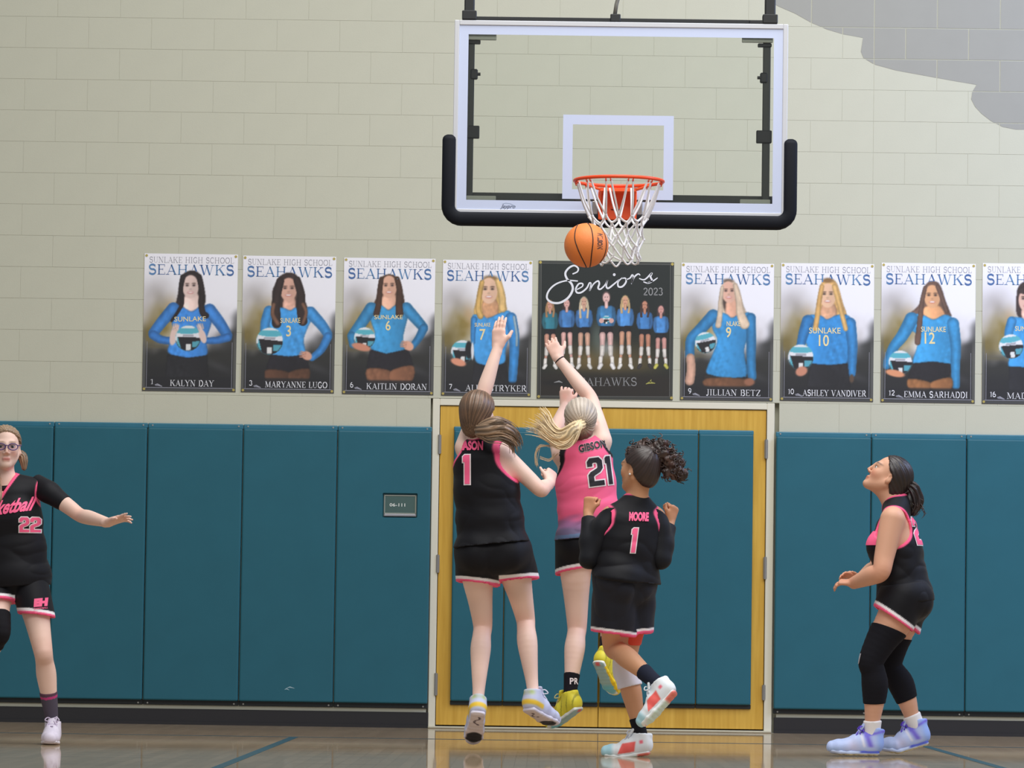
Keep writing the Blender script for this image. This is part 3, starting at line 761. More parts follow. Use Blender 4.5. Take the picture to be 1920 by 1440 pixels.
def grid_print(parent, place, C):
    n, k = C.shape[:2]
    uu, vv = np.meshgrid(np.linspace(0, 1, k), np.linspace(0, 1, n))
    V = place(uu.ravel(), vv.ravel())
    I = np.arange(n*k).reshape(n, k)
    F = np.stack([I[1:, :-1], I[1:, 1:], I[:-1, 1:], I[:-1, :-1]], -1).reshape(-1, 4)
    return meshobj('printed_picture', V, F, M_PRINT, parent, smooth=False, col=linv(C.reshape(-1, 3)))
def shirt_text(parent, txt, q, hpx, place, m, off=.012):
    V2, T2 = font_tris(txt, offset=off); V2 = V2-(V2.max(0)+V2.min(0))/2
    s = hpx/np.ptp(V2[:, 1]); P = np.stack([q[0]+V2[:, 0]*s*.82, q[1]-V2[:, 1]*s], 1)
    V = place(P)
    nrm = np.cross(V[T2[0][1]]-V[T2[0][0]], V[T2[0][2]]-V[T2[0][0]])
    if nrm[1] > 0: T2 = T2[:, ::-1]
    o = meshobj('shirt_print', V, T2, m, parent, smooth=False); o['kind'] = 'stuff'; return o
def poster_frame(label, world4, Wm, Hm, group):
    TLw, TRw, BLw, BRw = world4
    c = (TLw+TRw+BLw+BRw)/4
    r = empty('poster', (c[0], -0.004, c[2]-Hm/2)); tag(r, label, 'poster', group)
    return r, c
for (idx, sc, og, TL, TR, BLc, BR, num, name, shirt, nx, label) in PORTRAITS:
    w4 = [at(og[0]+p[0]/sc, og[1]+p[1]/sc, 0) for p in (TL, TR, BLc, BR)]
    ex = ((w4[1]-w4[0])+(w4[3]-w4[2]))/2; ez = ((w4[0]-w4[2])+(w4[1]-w4[3]))/2
    Wm, Hm = np.linalg.norm(ex), np.linalg.norm(ez); ex /= Wm; ez /= Hm
    r, c = poster_frame(label, w4, Wm, Hm, 'portrait posters on the wall')
    o = c-ex*Wm/2+ez*Hm/2
    MB().box(c[0]-Wm/2, c[0]+Wm/2, -.004, -.0018, c[2]-Hm/2, c[2]+Hm/2).build('backing_sheet', M_VINYL, r)
    def place_uv(u, v, dy=-.0044):
        u = np.asarray(u, float); v = np.asarray(v, float)
        return np.stack([c[0]-Wm/2+u*Wm, np.full(u.shape, dy), c[2]+Hm/2-v*Hm], -1)
    aff = crop_affine(TL, TR, BLc)
    K, Nn = 150, 220
    u, v = np.meshgrid(np.linspace(0, 1, K), np.linspace(0, 1, Nn))
    C = backdrop(u, v); X, Y = aff(u, v)
    P = Paint(X, Y, C); hair = FIG[idx](P)
    mixc(C, (34, 34, 38), sst(.885, .905, v)*.85)
    side = np.maximum(sst(.035, .028, u), sst(.965, .972, u))*sst(.45, .7, v)
    mixc(C, (96, 96, 92), side*.8); mixc(C, (70, 70, 70), sst(.972, .98, v)*.9)
    grid_print(r, place_uv, np.clip(blur(C, 1), 0, 255))
    A = np.linalg.inv(np.array([[TR[0]-TL[0], BLc[0]-TL[0]], [TR[1]-TL[1], BLc[1]-TL[1]]]))
    def place_px(Pq, dy=-.0052):
        uv = (np.asarray(Pq, float)-np.array(TL)) @ A.T
        return place_uv(uv[..., 0], uv[..., 1], dy)
    asp = Hm/Wm
    def uvplace(dy):
        return lambda a, b_: place_uv(np.array(a), np.array(1-b_), dy)
    def hide(quads):
        hp = np.asarray(hair); out = []
        for q in quads:
            m = np.mean(q, 0); x, y = aff(m[0], 1-m[1])
            if not inpoly(np.array([x]), np.array([y]), hp)[0]: out.append(q)
        return out
    if idx == 9: pass
    quads_obj('school_lettering', stroke_text('SUNLAKE HIGH SCHOOL', .05, .96, 1-.066, .042, .13, .05), uvplace(-.0050), M_GREYL, r)
    qs = hide(stroke_text('SEAHAWKS', .04, .965, 1-.152, .073, .20, .06))
    quads_obj('team_lettering', qs, uvplace(-.0052), M_BLUE, r, col=lambda q: linv(np.array((70, 104, 156))[None]+(np.sin(q[:, :1]*17+idx)*.5+.5)*np.array([(26, 34, 24)])))
    def px2uv(x, y):
        return (np.array([x, y])-np.array(TL)) @ A.T
    ua = px2uv(nx[0], BLc[1]-70)[0]; ub = px2uv(nx[1], BLc[1]-70)[0]
    quads_obj('name_lettering', stroke_text(name, ua, min(ub, .985), 1-.962, .044, .17, .055), uvplace(-.0052), M_PALE, r)
    quads_obj('number_lettering', stroke_text(num, .085, .085+.028*len(num)+.012, 1-.950, .036, .17, .06), uvplace(-.0052), M_PALE, r)
    bx = .085+.028*len(num)+.022
    bird = [(bx, .041), (bx+.02, .052), (bx+.045, .046), (bx+.075, .034), (bx+.045, .040), (bx+.02, .040)]
    quads_obj('bird_emblem', ribbon([(bx, .046), (bx+.03, .050), (bx+.08, .036)], [.004, .010, .002])+ribbon([(bx+.005, .040), (bx+.04, .040), (bx+.08, .032)], [.003, .005, .002]), uvplace(-.0052), M_GREYL, r)
    fq = []
    for uu in (.045, .955): fq += ribbon([(uu, .03), (uu, .36)], .004)
    fq += ribbon([(.03, .026), (.97, .026)], .004)
    quads_obj('border_line', fq, uvplace(-.0050), M_GREYL, r)
    if shirt:
        shirt_text(r, shirt[0], (shirt[1], shirt[2]), shirt[3], place_px, M_GOLD)
    chest = {1: ('SUNLAKE', 490, 700, 46, 300), 2: ('SUNLAKE', 1440, 712, 48, 190), 3: ('SUNLAKE', 500, 682, 40, 270), 4: ('SUNLAKE', 1390, 752, 36, 150), 6: ('NLAKE', 535, 645, 46, 130), 7: ('SUNLAKE', 1400, 708, 56, 300), 8: ('SUNLAKE', 555, 695, 50, 235), 9: ('SUN', 1380, 690, 46, 100)}[idx]
    V2, T2 = font_tris(chest[0], offset=.008); V2 = V2-(V2.max(0)+V2.min(0))/2
    V2[:, 0] *= chest[4]/np.ptp(V2[:, 0]); V2[:, 1] *= chest[3]/np.ptp(V2[:, 1])
    VV = place_px(np.stack([chest[1]+V2[:, 0], chest[2]-V2[:, 1]], 1)); nrm = np.cross(VV[T2[0][1]]-VV[T2[0][0]], VV[T2[0][2]]-VV[T2[0][0]])
    meshobj('chest_lettering', VV, T2[:, ::-1] if nrm[1] > 0 else T2, M_GOLD, r, smooth=False)['kind'] = 'stuff'
    for gu in (.022, .978):
        for gv in (.015, .985):
            q = place_uv(np.array(gu), np.array(gv)); MB().cyl((q[0], -.0068, q[2]), (q[0], -.003, q[2]), .0085, 12).build('grommet', M_BRASS, r)

# black team poster
sc, og = 4.8, (1000, 460)
TL, TR, BLc, BR = (48, 135), (1265, 155), (30, 1380), (1255, 1395)
w4 = [at(og[0]+p[0]/sc, og[1]+p[1]/sc, 0) for p in (TL, TR, BLc, BR)]
Wm = (w4[1][0]-w4[0][0]+w4[3][0]-w4[2][0])/2; Hm = (w4[0][2]-w4[2][2]+w4[1][2]-w4[3][2])/2
r, c = poster_frame('square black team poster with seven players in a row and a script heading', w4, Wm, Hm, None)
MB().box(c[0]-Wm/2, c[0]+Wm/2, -.004, -.0018, c[2]-Hm/2, c[2]+Hm/2).build('backing_sheet', M_VINYL, r)
aff = crop_affine(TL, TR, BLc)
A = np.linalg.inv(np.array([[TR[0]-TL[0], BLc[0]-TL[0]], [TR[1]-TL[1], BLc[1]-TL[1]]]))
def place_uv(u, v, dy=-.0044):
    u = np.asarray(u, float); v = np.asarray(v, float)
    return np.stack([c[0]-Wm/2+u*Wm, np.full(u.shape, dy), c[2]+Hm/2-v*Hm], -1)
def place_px(Pq, dy=-.0052):
    uv = (np.asarray(Pq, float)-np.array(TL)) @ A.T
    return place_uv(uv[..., 0], uv[..., 1], dy)
u, v = np.meshgrid(np.linspace(0, 1, 230), np.linspace(0, 1, 230))
C = np.zeros(u.shape+(3,)); C[:] = (26, 33, 32)
n = fbm(u, v, 7)
mixc(C, (112, 92, 52), np.exp(-(((u-.5)/.40)**2+((v-.72)/.13)**2))*(.85+.3*n))
mixc(C, (96, 108, 100), np.exp(-(((u-.44)/.05)**2+((v-.55)/.12)**2))*.7); mixc(C, (150, 156, 158), np.exp(-(((u-.51)/.05)**2+((v-.63)/.06)**2))*.7)
mixc(C, (40, 36, 32), sst(.76, .86, v))
X, Y = aff(u, v); P = Paint(X, Y, C)
for (x, top, s, hairc, sk, lng, sh, shoe) in ((150, 495, 1.0, (170, 130, 90), (206, 150, 128), 60, (46, 116, 132), (226, 222, 214)), (300, 480, 1.0, (50, 40, 42), (220, 170, 160), 40, (70, 126, 186), (226, 222, 214)),
        (455, 465, 1.06, (198, 180, 150), (206, 160, 136), 95, (70, 126, 186), (226, 222, 214)), (655, 420, 1.2, (92, 72, 70), (226, 184, 176), 0, (58, 118, 164), (230, 226, 222)),
        (825, 455, 1.06, (196, 166, 120), (214, 160, 130), 60, (74, 132, 192), (226, 222, 214)), (1000, 498, 1.0, (66, 46, 44), (196, 136, 110), 60, (66, 124, 184), (60, 56, 56)), (1145, 540, .97, (74, 58, 60), (206, 150, 140), 30, (70, 130, 190), (206, 200, 96))):
    f = s
    if lng: P.poly(hairc, [(x, top-6*f), (x+34*f, top+30*f), (x+40*f, top+90*f), (x+46*f, top+70*f+lng), (x+10*f, top+90*f), (x-30*f, top+80*f+lng), (x-42*f, top+90*f), (x-32*f, top+25*f)])
    else: P.ell(hairc, x, top+40*f, 32*f, 44*f)
    wd = 55*f
    yw = top+265*f; ys = top+105*f
    P.line(tuple(q*.85 for q in sh), [(x-wd*.85, ys+25*f), (x-wd*1.08, ys+90*f), (x-wd*.9, yw-20*f)], 40*f, 26*f); P.line(tuple(q*.8 for q in sh), [(x+wd*.85, ys+25*f), (x+wd*1.08, ys+90*f), (x+wd*.9, yw-20*f)], 40*f, 26*f)
    P.poly(sh, [(x-wd*.9, ys+12*f), (x-20*f, ys-2*f), (x, ys+14*f), (x+20*f, ys-2*f), (x+wd*.9, ys+12*f), (x+wd*.8, yw-40*f), (x+wd*.72, yw), (x-wd*.72, yw), (x-wd*.8, yw-40*f)])
    P.ell(sk, x, top+45*f, 25*f, 38*f); P.ell((70, 50, 46), x-9*f, top+40*f, 5*f, 3*f, .3, .8); P.ell((70, 50, 46), x+9*f, top+40*f, 5*f, 3*f, .3, .8); P.ell((190, 110, 106), x, top+64*f, 9*f, 4*f, .3, .8); P.line(sk, [(x, top+75*f), (x, ys+8*f)], 26*f)
    if lng > 50: P.line(hairc, [(x-26*f, top+40*f), (x-34*f, top+90*f), (x-30*f, top+85*f+lng)], 16*f, 22*f); P.line(hairc, [(x+26*f, top+40*f), (x+34*f, top+90*f), (x+28*f, top+85*f+lng)], 16*f, 20*f)
    yh = yw+62*f; foot = min(1100, top+610*f)
    P.poly((28, 27, 32), [(x-wd*.80, yw-6*f), (x+wd*.80, yw-6*f), (x+wd*1.0, yh), (x, yh-4*f), (x-wd*1.0, yh)], False)
    for k in (-1, 1):
        xa = x+k*wd*.52; xf = x+k*wd*.82
        kn = yh+(foot-yh)*.45
        P.line(sk, [(xa, yh-4*f), (xa+k*2, kn)], 44*f, 31*f); P.line(sk, [(xa+k*2, kn), (xf, foot-40*f)], 30*f, 20*f)
        P.line((222, 214, 204), [(xa+k*2, kn-18*f), (xa+k*5, kn+34*f)], 38*f, 34*f); P.line((230, 224, 214), [(xf-k*3, foot-70*f), (xf, foot-22*f)], 30*f, 28*f)
        P.line(shoe, [(xf-k*4, foot-18*f), (xf+k*10, foot+4*f)], 34*f, 30*f)
P.ball(655, 672, 38)
P.ell((214, 168, 158), 612, 680, 22, 22); P.ell((214, 168, 158), 700, 680, 22, 22)
mixc(C, (26, 27, 28), np.exp(-(((u-.13)/.12)**2+((v-.885)/.02)**2))*.9)
edge = np.maximum(np.maximum(sst(.022, .014, u), sst(.978, .986, u)), np.maximum(sst(.022, .014, v), sst(.972, .982, v)))
mixc(C, (62, 64, 60), edge*.9)
grid_print(r, place_uv, np.clip(C, 0, 255))
pp = lambda a, b_: place_px(np.array([a, b_]), -.0053)
def qpx(name, strokes, m):
    qs = []
    for w0, pts in strokes:
        Q = catmull(pts, 7); n_ = len(Q); t = np.linspace(0, 1, n_)
        wd = w0*(.55+.45*np.sin(np.pi*np.clip(t*1.0, 0, 1)))
        qs += ribbon(Q, wd)
    quads_obj(name, qs, pp, m, r)
qpx('script_heading', [(20, [(352, 258), (395, 238), (402, 205), (365, 182), (318, 205), (288, 250), (302, 300), (345, 350), (352, 405), (310, 475), (235, 518), (160, 512), (122, 470), (142, 405), (205, 348), (300, 318), (400, 322)]),
     (16, [(385, 402), (438, 372), (442, 346), (408, 348), (382, 392), (392, 426), (432, 424), (480, 385), (504, 340), (518, 350), (504, 412)]),
     (16, [(506, 410), (540, 350), (580, 322), (592, 345), (582, 385), (602, 396), (640, 362), (668, 312)]), (16, [(668, 312), (655, 365), (672, 388), (722, 352), (770, 310)]),
     (16, [(800, 292), (762, 330), (764, 372), (800, 372), (832, 332), (826, 298), (796, 300)]), (14, [(830, 312), (868, 296), (888, 268), (898, 290), (880, 350)]), (14, [(882, 345), (905, 290), (940, 260), (960, 272)]),
     (16, [(950, 300), (1000, 310), (1062, 254), (1052, 285), (1066, 322), (1030, 342), (988, 330)]), (12, [(1020, 340), (1075, 322), (1116, 294)])], M_PALE)
quads_obj('heading_dot', ribbon(arc(727, 265, 7, 7, 0, 360, 12), 12), pp, M_PALE, r)
def bot(txt, x0, x1, y1, h, name, m, th=.1):
    qs = stroke_text(txt, x0, x1, 0, h, th, .05)
    qs = [[np.array([a[0], y1-a[1]]) for a in q] for q in qs]
    quads_obj(name, qs, pp, m, r)
M_DIM = mat('letter_dim', (140, 140, 140), .5)
bot('2023', 985, 1165, 452, 66, 'year_lettering', M_DIM, .13)
bot('SEAHAWKS', 350, 930, 1268, 74, 'team_lettering', M_DIM, .11)
quads_obj('bird_emblem', ribbon([(1008, 1252), (1045, 1238), (1092, 1246)], [6, 22, 6])+ribbon([(1045, 1235), (1058, 1212)], [16, 5]), pp, mat('emblem_olive', (150, 146, 76), .5), r)
quads_obj('wing_emblem', ribbon([(185, 1236), (230, 1226), (262, 1238)], [4, 16, 4]), pp, M_DIM, r)
quads_obj('border_line', ribbon([(40, 1358), (1245, 1368)], 4)+ribbon([(72, 160), (62, 1355)], 4)+ribbon([(1232, 165), (1220, 1368)], 4)+ribbon([(75, 160), (1240, 176)], 4), pp, mat('border_grey', (104, 104, 100), .5), r)
for gx, gy in ((64, 152), (1249, 172), (48, 1362), (1238, 1378)):
    q = pp(gx, gy); MB().cyl((q[0], -.0068, q[2]), (q[0], -.003, q[2]), .0095, 12).build('grommet', M_BRASS, r)
# ------------------------------------------------------------------ basketball hoop
BY = -4.06
M_WHITE = mat('white_board_paint', (198, 208, 236), .45)
M_ALU = mat('white_aluminium', (200, 202, 208), .4)
M_BLK = mat('black_steel', (24, 26, 28), .5)
M_DKST = mat('dark_grey_steel', (52, 55, 52), .5)
M_NAVY = mat('navy_black_padding', (15, 18, 27), .65, spec=.2, bump=.08, bscale=40)
M_RIM = mat('orange_enamel', (236, 76, 30), .35)
M_BRK = mat('pale_bracket', (176, 180, 168), .5)
def mat_glass():
    m = bpy.data.materials.new('tempered_glass'); m.use_nodes = True
    nt = m.node_tree; N = nt.nodes; L = nt.links; N.remove(N['Principled BSDF'])
    t = N.new('ShaderNodeBsdfTransparent'); t.inputs[0].default_value = (.968, .978, .965, 1)
    g = N.new('ShaderNodeBsdfGlossy'); g.inputs['Roughness'].default_value = .02; g.inputs['Color'].default_value = (1, 1, 1, 1)
    f = N.new('ShaderNodeFresnel'); f.inputs['IOR'].default_value = 1.45
    x = N.new('ShaderNodeMixShader'); L.new(f.outputs[0], x.inputs[0]); L.new(t.outputs[0], x.inputs[1]); L.new(g.outputs[0], x.inputs[2])
    L.new(x.outputs[0], N['Material Output'].inputs['Surface']); return m
M_GLASS = mat_glass()
BX = -0.0045
hoop = empty('basketball_hoop', (BX, BY, 2.896)); tag(hoop, 'ceiling hung glass backboard with black edge padding, orange rim and white net', 'basketball hoop')
B0, B1, BZ0, BZ1 = BX-.9145, BX+.9145, 2.896, 3.963
MB().box(B0+.02, B1-.02, BY+.004, BY+.016, BZ0+.02, BZ1-.02).build('glass_pane', M_GLASS, hoop)
def ring(name, x0, x1, z0, z1, w, y0, y1, m, bev=.001, wt=None):
    wt = wt or w
    b = MB().box(x0, x0+w, y0, y1, z0, z1, bev).box(x1-w, x1, y0, y1, z0, z1, bev).box(x0+w, x1-w, y0, y1, z0, z0+w, bev).box(x0+w, x1-w, y0, y1, z1-wt, z1, bev)
    return b.build(name, m, hoop)
ring('outer_frame', B0, B1, BZ0, BZ1, .027, BY-.004, BY+.045, M_ALU, .003)
ring('white_border', B0+.0275, B1-.0275, BZ0+.0275, BZ1-.0275, .050, BY+.0025, BY+.004, M_WHITE, 0)
SQ0, SQ1 = at(1055, 300, BY)[0], at(1262.5, 300, BY)[0]
sqz1 = at(1158, 216, BY)[2]; sqz0 = at(1158, 374, BY)[2]
ring('target_square', SQ0, SQ1, sqz0, sqz1, .0535, BY+.0025, BY+.004, M_WHITE, 0)
# script maker's mark on the lower border
V2, T2 = font_tris('Jaypro', shear=.45, offset=.012); V2 = V2-(V2.max(0)+V2.min(0))/2
lc = at(952, 388, BY); V2[:, 0] *= .085/np.ptp(V2[:, 0]); V2[:, 1] *= .028/np.ptp(V2[:, 1])
lg = meshobj('maker_lettering', np.stack([lc[0]+V2[:, 0], np.full(len(V2), BY+.0018), lc[2]+V2[:, 1]], 1), T2, mat('mark_blue_grey', (74, 84, 110), .5), hoop, smooth=False); lg['kind'] = 'stuff'
quads_obj('maker_arc', ribbon([(lc[0]-.03, lc[2]+.016), (lc[0]-.01, lc[2]+.021), (lc[0]+.015, lc[2]+.018), (lc[0]+.035, lc[2]+.008)], .0025)+ribbon([(lc[0]-.01, lc[2]-.019), (lc[0]+.02, lc[2]-.021)], .0025),
          lambda a, b_: np.array([a, BY+.0018, b_]), mat('mark_pale_blue', (140, 160, 186), .5), hoop)
# edge padding, a padded channel along the lower edge and up both sides
zt = at(843, 258, BY)[2]
po = .030
path = []
xl, xr, zb = B0-.020, B1+.020, BZ0-.026
path.append((xl, zt-.01)); path.append((xl, zb+.07))
path += [(xl+.07-.07*math.cos(a), zb+.07-.07*math.sin(a)) for a in np.linspace(.15, math.pi/2-.15, 5)]
path.append((xl+.07, zb)); path.append((xr-.07, zb))
path += [(xr-.07+.07*math.sin(a), zb+.07-.07*math.cos(a)) for a in np.linspace(.15, math.pi/2-.15, 5)]
path.append((xr, zb+.07)); path.append((xr, zt-.01))
bm = bmesh.new(); rings = []
Pp = np.array(path); n = len(Pp); NS = 16
for i in range(n):
    t = Pp[min(i+1, n-1)]-Pp[max(i-1, 0)]; t = t/np.linalg.norm(t); nn = np.array([t[1], -t[0]])
    rg = []
    for j in range(NS):
        a = 2*math.pi*j/NS; ca, sa = math.cos(a), math.sin(a)
        sq = lambda c_: math.copysign(abs(c_)**.55, c_)
        q = Pp[i]+nn*sq(ca)*.038
        rg.append(bm.verts.new((q[0], BY+.02+sq(sa)*.045, q[1])))
    rings.append(rg)
for e, sg in ((0, 1), (n-1, -1)):
    t = Pp[1]-Pp[0] if e == 0 else Pp[-2]-Pp[-1]; t = t/np.linalg.norm(t)
    cen = np.array([Pp[e][0], BY+.02, Pp[e][1]])
    prev = rings[e]
    for k in (1, 2, 3):
        f = math.cos(k*math.pi/8); ex = math.sin(k*math.pi/8)*.03
        rg = []
        for v in rings[e]:
            q = cen+(np.array(v.co)-cen)*f; q[0] -= t[0]*ex; q[2] -= t[1]*ex
            rg.append(bm.verts.new(q))
        for j in range(NS): bm.faces.new((prev[j], prev[(j+1) % NS], rg[(j+1) % NS], rg[j]))
        prev = rg
    bm.faces.new(prev)
for i in range(n-1):
    for j in range(NS): bm.faces.new((rings[i][j], rings[i][(j+1) % NS], rings[i+1][(j+1) % NS], rings[i+1][j]))
b = MB(); b.bm.free(); b.bm = bm; b.build('edge_padding', M_NAVY, hoop, True)
# steel behind the glass
YB = BY+.05
for xa, xb in ((876, 888), (1430, 1444)):
    x0, x1 = at(xa, 220, YB)[0], at(xb, 220, YB)[0]
    MB().box(x0, x1, YB, YB+.05, BZ0+.06, BZ1-.055, .004).build('upright_tube', M_DKST, hoop)
z0, z1 = at(1160, 381, YB)[2], at(1160, 369, YB)[2]
MB().box(B0+.06, B1-.06, YB+.052, YB+.1, z0, z1+.02, .004).build('lower_rail', M_DKST, hoop)
for xa, xb, ya, yb in ((875, 931, 64, 75), (1391, 1449, 70, 80), (874, 930, 368, 379), (1387, 1444, 375, 386)):
    p, q = at(xa, yb, YB-.01), at(xb, ya, YB-.01)
    MB().box(p[0], q[0], YB-.03, YB-.004, p[2], q[2], .003).build('corner_bracket', M_BRK, hoop)
for xa, xb, ya, yb in ((874, 899, 236, 259), (1418, 1447, 245, 268), (876, 901, 75, 82), (1421, 1447, 82, 88)):
    p, q = at(xa, yb, YB), at(xb, ya, YB)
    MB().box(p[0], q[0], YB-.012, YB+.03, p[2], q[2], .004).build('side_clamp', M_BLK, hoop)
for xc, yc, sg in ((889, 139, 1), (1432, 146, -1)):
    p = at(xc, yc, YB)
    MB().box(p[0]-.02, p[0]+.02, YB-.01, YB+.03, p[2]-.028, p[2]+.028, .006).cyl((p[0], YB, p[2]), (p[0]+sg*.035, YB, p[2]), .009, 10).build('latch', M_BLK, hoop)
# hanging frame
YT = BY+.03
p, q = at(880, 40, YT), at(1452, 47, YT)
zt2 = (p[2]+q[2])/2
MB().box(B0+.06, B1-.06, YT-.015, YT+.02, BZ1+.003, BZ1+.024, .003).build('top_bar', M_BLK, hoop)
for xa, xb, ca, cb in ((871, 890, 867, 893), (1434, 1454, 1405, 1457)):
    x0, x1 = at(xa, 10, YT)[0], at(xb, 10, YT)[0]
    MB().box(x0, x1, YT-.03, YT+.03, BZ1+.02, 7.4, .006).build('hanging_post', M_BLK, hoop)
    c0, c1 = at(ca, 30, YT)[0], at(cb, 30, YT)[0]
    MB().box(x0-.012, x1+.012, YT-.036, YT+.036, BZ1+.004, BZ1+.054, .004).box(c0, c1, YT-.03, YT+.03, BZ1+.002, BZ1+.02, .003).build('post_clamp', M_BLK, hoop)
xc = at(1154, 28, YT)[0]
MB().box(xc-.028, xc+.028, YT-.025, YT+.025, BZ1+.004, BZ1+.046, .004).build('centre_clamp', M_BLK, hoop)
MB().tube([(xc-.004, YT, BZ1+.04), (xc+.004, YT, BZ1+.10), (xc+.012, YT, BZ1+.13), (xc+.012, YT, 7.4)], .011, 8).build('hanging_cable', mat('cable_grey', (110, 108, 102), .5), hoop, True)

# rim with its mounting
RX, RZ, RR = at(1160, 360, -4.43)[0], 3.044, .2375
RC = np.array([RX, BY-.155-.2286, RZ])
ringpts = [(RC[0]+RR*math.cos(a), RC[1]+RR*math.sin(a), RC[2]) for a in np.linspace(0, 2*math.pi, 64, endpoint=False)]
rim = MB().tube(ringpts, .0095, 12, True).build('rim', M_RIM, hoop, True)
hk = MB()
for k in range(12):
    a = 2*math.pi*(k+.5)/12
    for da in (-.055, .055):
        pts = [(RC[0]+RR*math.cos(a+da)*s_, RC[1]+RR*math.sin(a+da)*s_, RC[2]-dz) for s_, dz in ((1, .009), (.985, .02), (.965, .022), (.95, .013))]
        hk.tube(pts, .0035, 6)
hk.build('net_hooks', M_RIM, rim, True)['kind'] = 'stuff'
M_RIMB = mat('orange_bracket', (250, 96, 44), .4)
br = MB()
zl = at(1158, 412, -4.1)[2]
br.box(RX-.105, RX+.105, BY-.03, BY-.006, zl, RZ-.012, .006, 2)
br.poly([(RX-.10, RZ-.012), (RX+.10, RZ-.012), (RX+.10, RZ-.03), (RX-.10, RZ-.03)], BY-.165, BY-.02)
for sx in (-1, 1):
    xx = RX+sx*.092
    v = [(xx-.004, BY-.02, RZ-.03), (xx-.004, BY-.16, RZ-.03), (xx-.004, BY-.02, zl+.03), (xx+.004, BY-.02, RZ-.03), (xx+.004, BY-.16, RZ-.03), (xx+.004, BY-.02, zl+.03)]
    vs = [br.bm.verts.new(p) for p in v]
    for f in ((0, 1, 2), (5, 4, 3), (0, 3, 4, 1), (1, 4, 5, 2), (2, 5, 3, 0)): br.bm.faces.new([vs[i] for i in f])
br.tube([(RX-.10, BY-.16, RZ-.02), (RX-.17, BY-.245, RZ-.006)], .008, 8).tube([(RX+.10, BY-.16, RZ-.02), (RX+.17, BY-.245, RZ-.006)], .008, 8)
br.build('rim_bracket', M_RIMB, hoop)
for sx in (-1, 1):
    MB().box(RX+sx*.122-.015, RX+sx*.122+.015, BY-.014, BY-.005, zl+.03, RZ-.07, .003).build('side_plate', M_STEEL, hoop)
MB().tube([(RX-.035, BY-.033, (zl+RZ)/2-.03), (RX, BY-.033, (zl+RZ)/2-.034), (RX+.02, BY-.033, (zl+RZ)/2-.026)], .003, 6).build('scratch_mark', mat('scuff', (120, 30, 14), .6), hoop)

# net: twelve loops, knotted cords
M_CORD = mat('white_cord', (226, 224, 226), .75)
levels = [(0.0, .226, 0), (-.185, .158, .5), (-.222, .138, 0), (-.290, .118, .5), (-.350, .106, 0), (-.412, .112, .5)]
def npt(l, k, jit=0):
    dz, rr, of = levels[l]
    a = 2*math.pi*(k+of+.5)/12
    rs = np.random.RandomState(l*50+(k % 12)*7+3)
    j = rs.normal(0, 1, 3)*(0 if l == 0 else (.006 if l < 3 else .016))
    sw = .012*max(0, -dz-.2)/.2
    return np.array([RC[0]+rr*math.cos(a)+j[0]+sw, RC[1]+rr*math.sin(a)+j[1], RC[2]-.014+dz+j[2]*.7])
net = MB()
for l in range(5):
    for k in range(12):
        a = npt(l, k)
        for d in ((0, -1) if levels[l][2] == 0 else (0, 1)):
            c_ = npt(l+1, k+d)
            mid = (a+c_)/2; out = mid-RC; out[2] = 0; out /= max(np.linalg.norm(out), 1e-6)
            mid = mid+out*(.004 if l == 0 else -.004)+np.array([0, 0, -.006])
            off = np.array([math.sin(k*1.7)*.003, 0, 0])
            sp = .006 if l == 0 else 0
            ta = 2*math.pi*(k+.5)/12
            tang = np.array([-math.sin(ta), math.cos(ta), 0])*(sp if d == 0 else -sp)*2.2
            pts = catmull([a+tang, mid+off+tang*.5, c_], 4)
            net.tube(pts, .0062 if l < 2 else .0055, 6)
for l in range(1, 5):
    for k in range(12): net.sphere(npt(l, k), .0085, 8, 6)
for k in range(12):
    a, c_ = npt(5, k), npt(5, k+1); m_ = (a+c_)/2+np.array([0, 0, -.028])
    if k % 2 == 0: net.tube(catmull([a, m_, c_], 5), .0055, 6)
net_o = net.build('net', M_CORD, hoop, True)
net_o['label'] = 'white cord net hanging from the orange rim'

# ------------------------------------------------------------------ ball in the air
bc = at(1099.5, 460, -5.0); BRAD = .1165
ball = empty('basketball', tuple(bc-np.array([0, 0, BRAD]))); tag(ball, 'orange basketball in the air just left of the net', 'basketball')
g = MB().sphere((0, 0, 0), BRAD, 48, 32)
co = np.array([v.co[:] for v in g.bm.verts]); F = [[v.index for v in f.verts] for f in g.bm.faces]
g.bm.verts.index_update(); F = [[v.index for v in f.verts] for f in g.bm.faces]; g.bm.free()
meshobj('ball_cover', co+bc, F, mat('orange_leather', (240, 134, 62), .5, bump=.35, bscale=420), ball)
Rb = Matrix.Rotation(math.radians(-8), 3, 'Y') @ Matrix.Rotation(math.radians(20), 3, 'Z') @ Matrix.Rotation(math.radians(-14), 3, 'X')
seam = MB()
def onball(p):
    p = Vector(p); p.normalize(); return tuple(Vector(bc)+Rb @ (p*(BRAD*1.0005)))
T_ = np.linspace(0, 2*math.pi, 72, endpoint=False)
def seam_line(pts):
    f = catmull(pts, 6); L = []
    for x, z in f: L.append((x, -math.sqrt(max(1-x*x-z*z, 0)), z))
    for x, z in f[::-1][1:-1]: L.append((x, math.sqrt(max(1-x*x-z*z, 0)), z))
    q = []
    for p in L:
        v = Vector(p); v.normalize(); q.append(tuple(Vector(bc)+v*(BRAD*1.0005)))
    seam.tube(q, .0030, 6, True)
seam_line([(-.40, .912), (-.50, .62), (-.53, .22), (-.40, -.22), (-.22, -.60), (-.02, -.95), (.0, -.999)])
seam_line([(.03, .998), (.18, .75), (.265, .37), (.28, 0), (.23, -.47), (.20, -.85), (.17, -.984)])
seam_line([(.66, .75), (.80, .50), (.87, .2), (.88, -.15), (.80, -.5), (.62, -.783)])
seam.build('seams', mat('seam_black', (44, 26, 24), .6), ball, True)
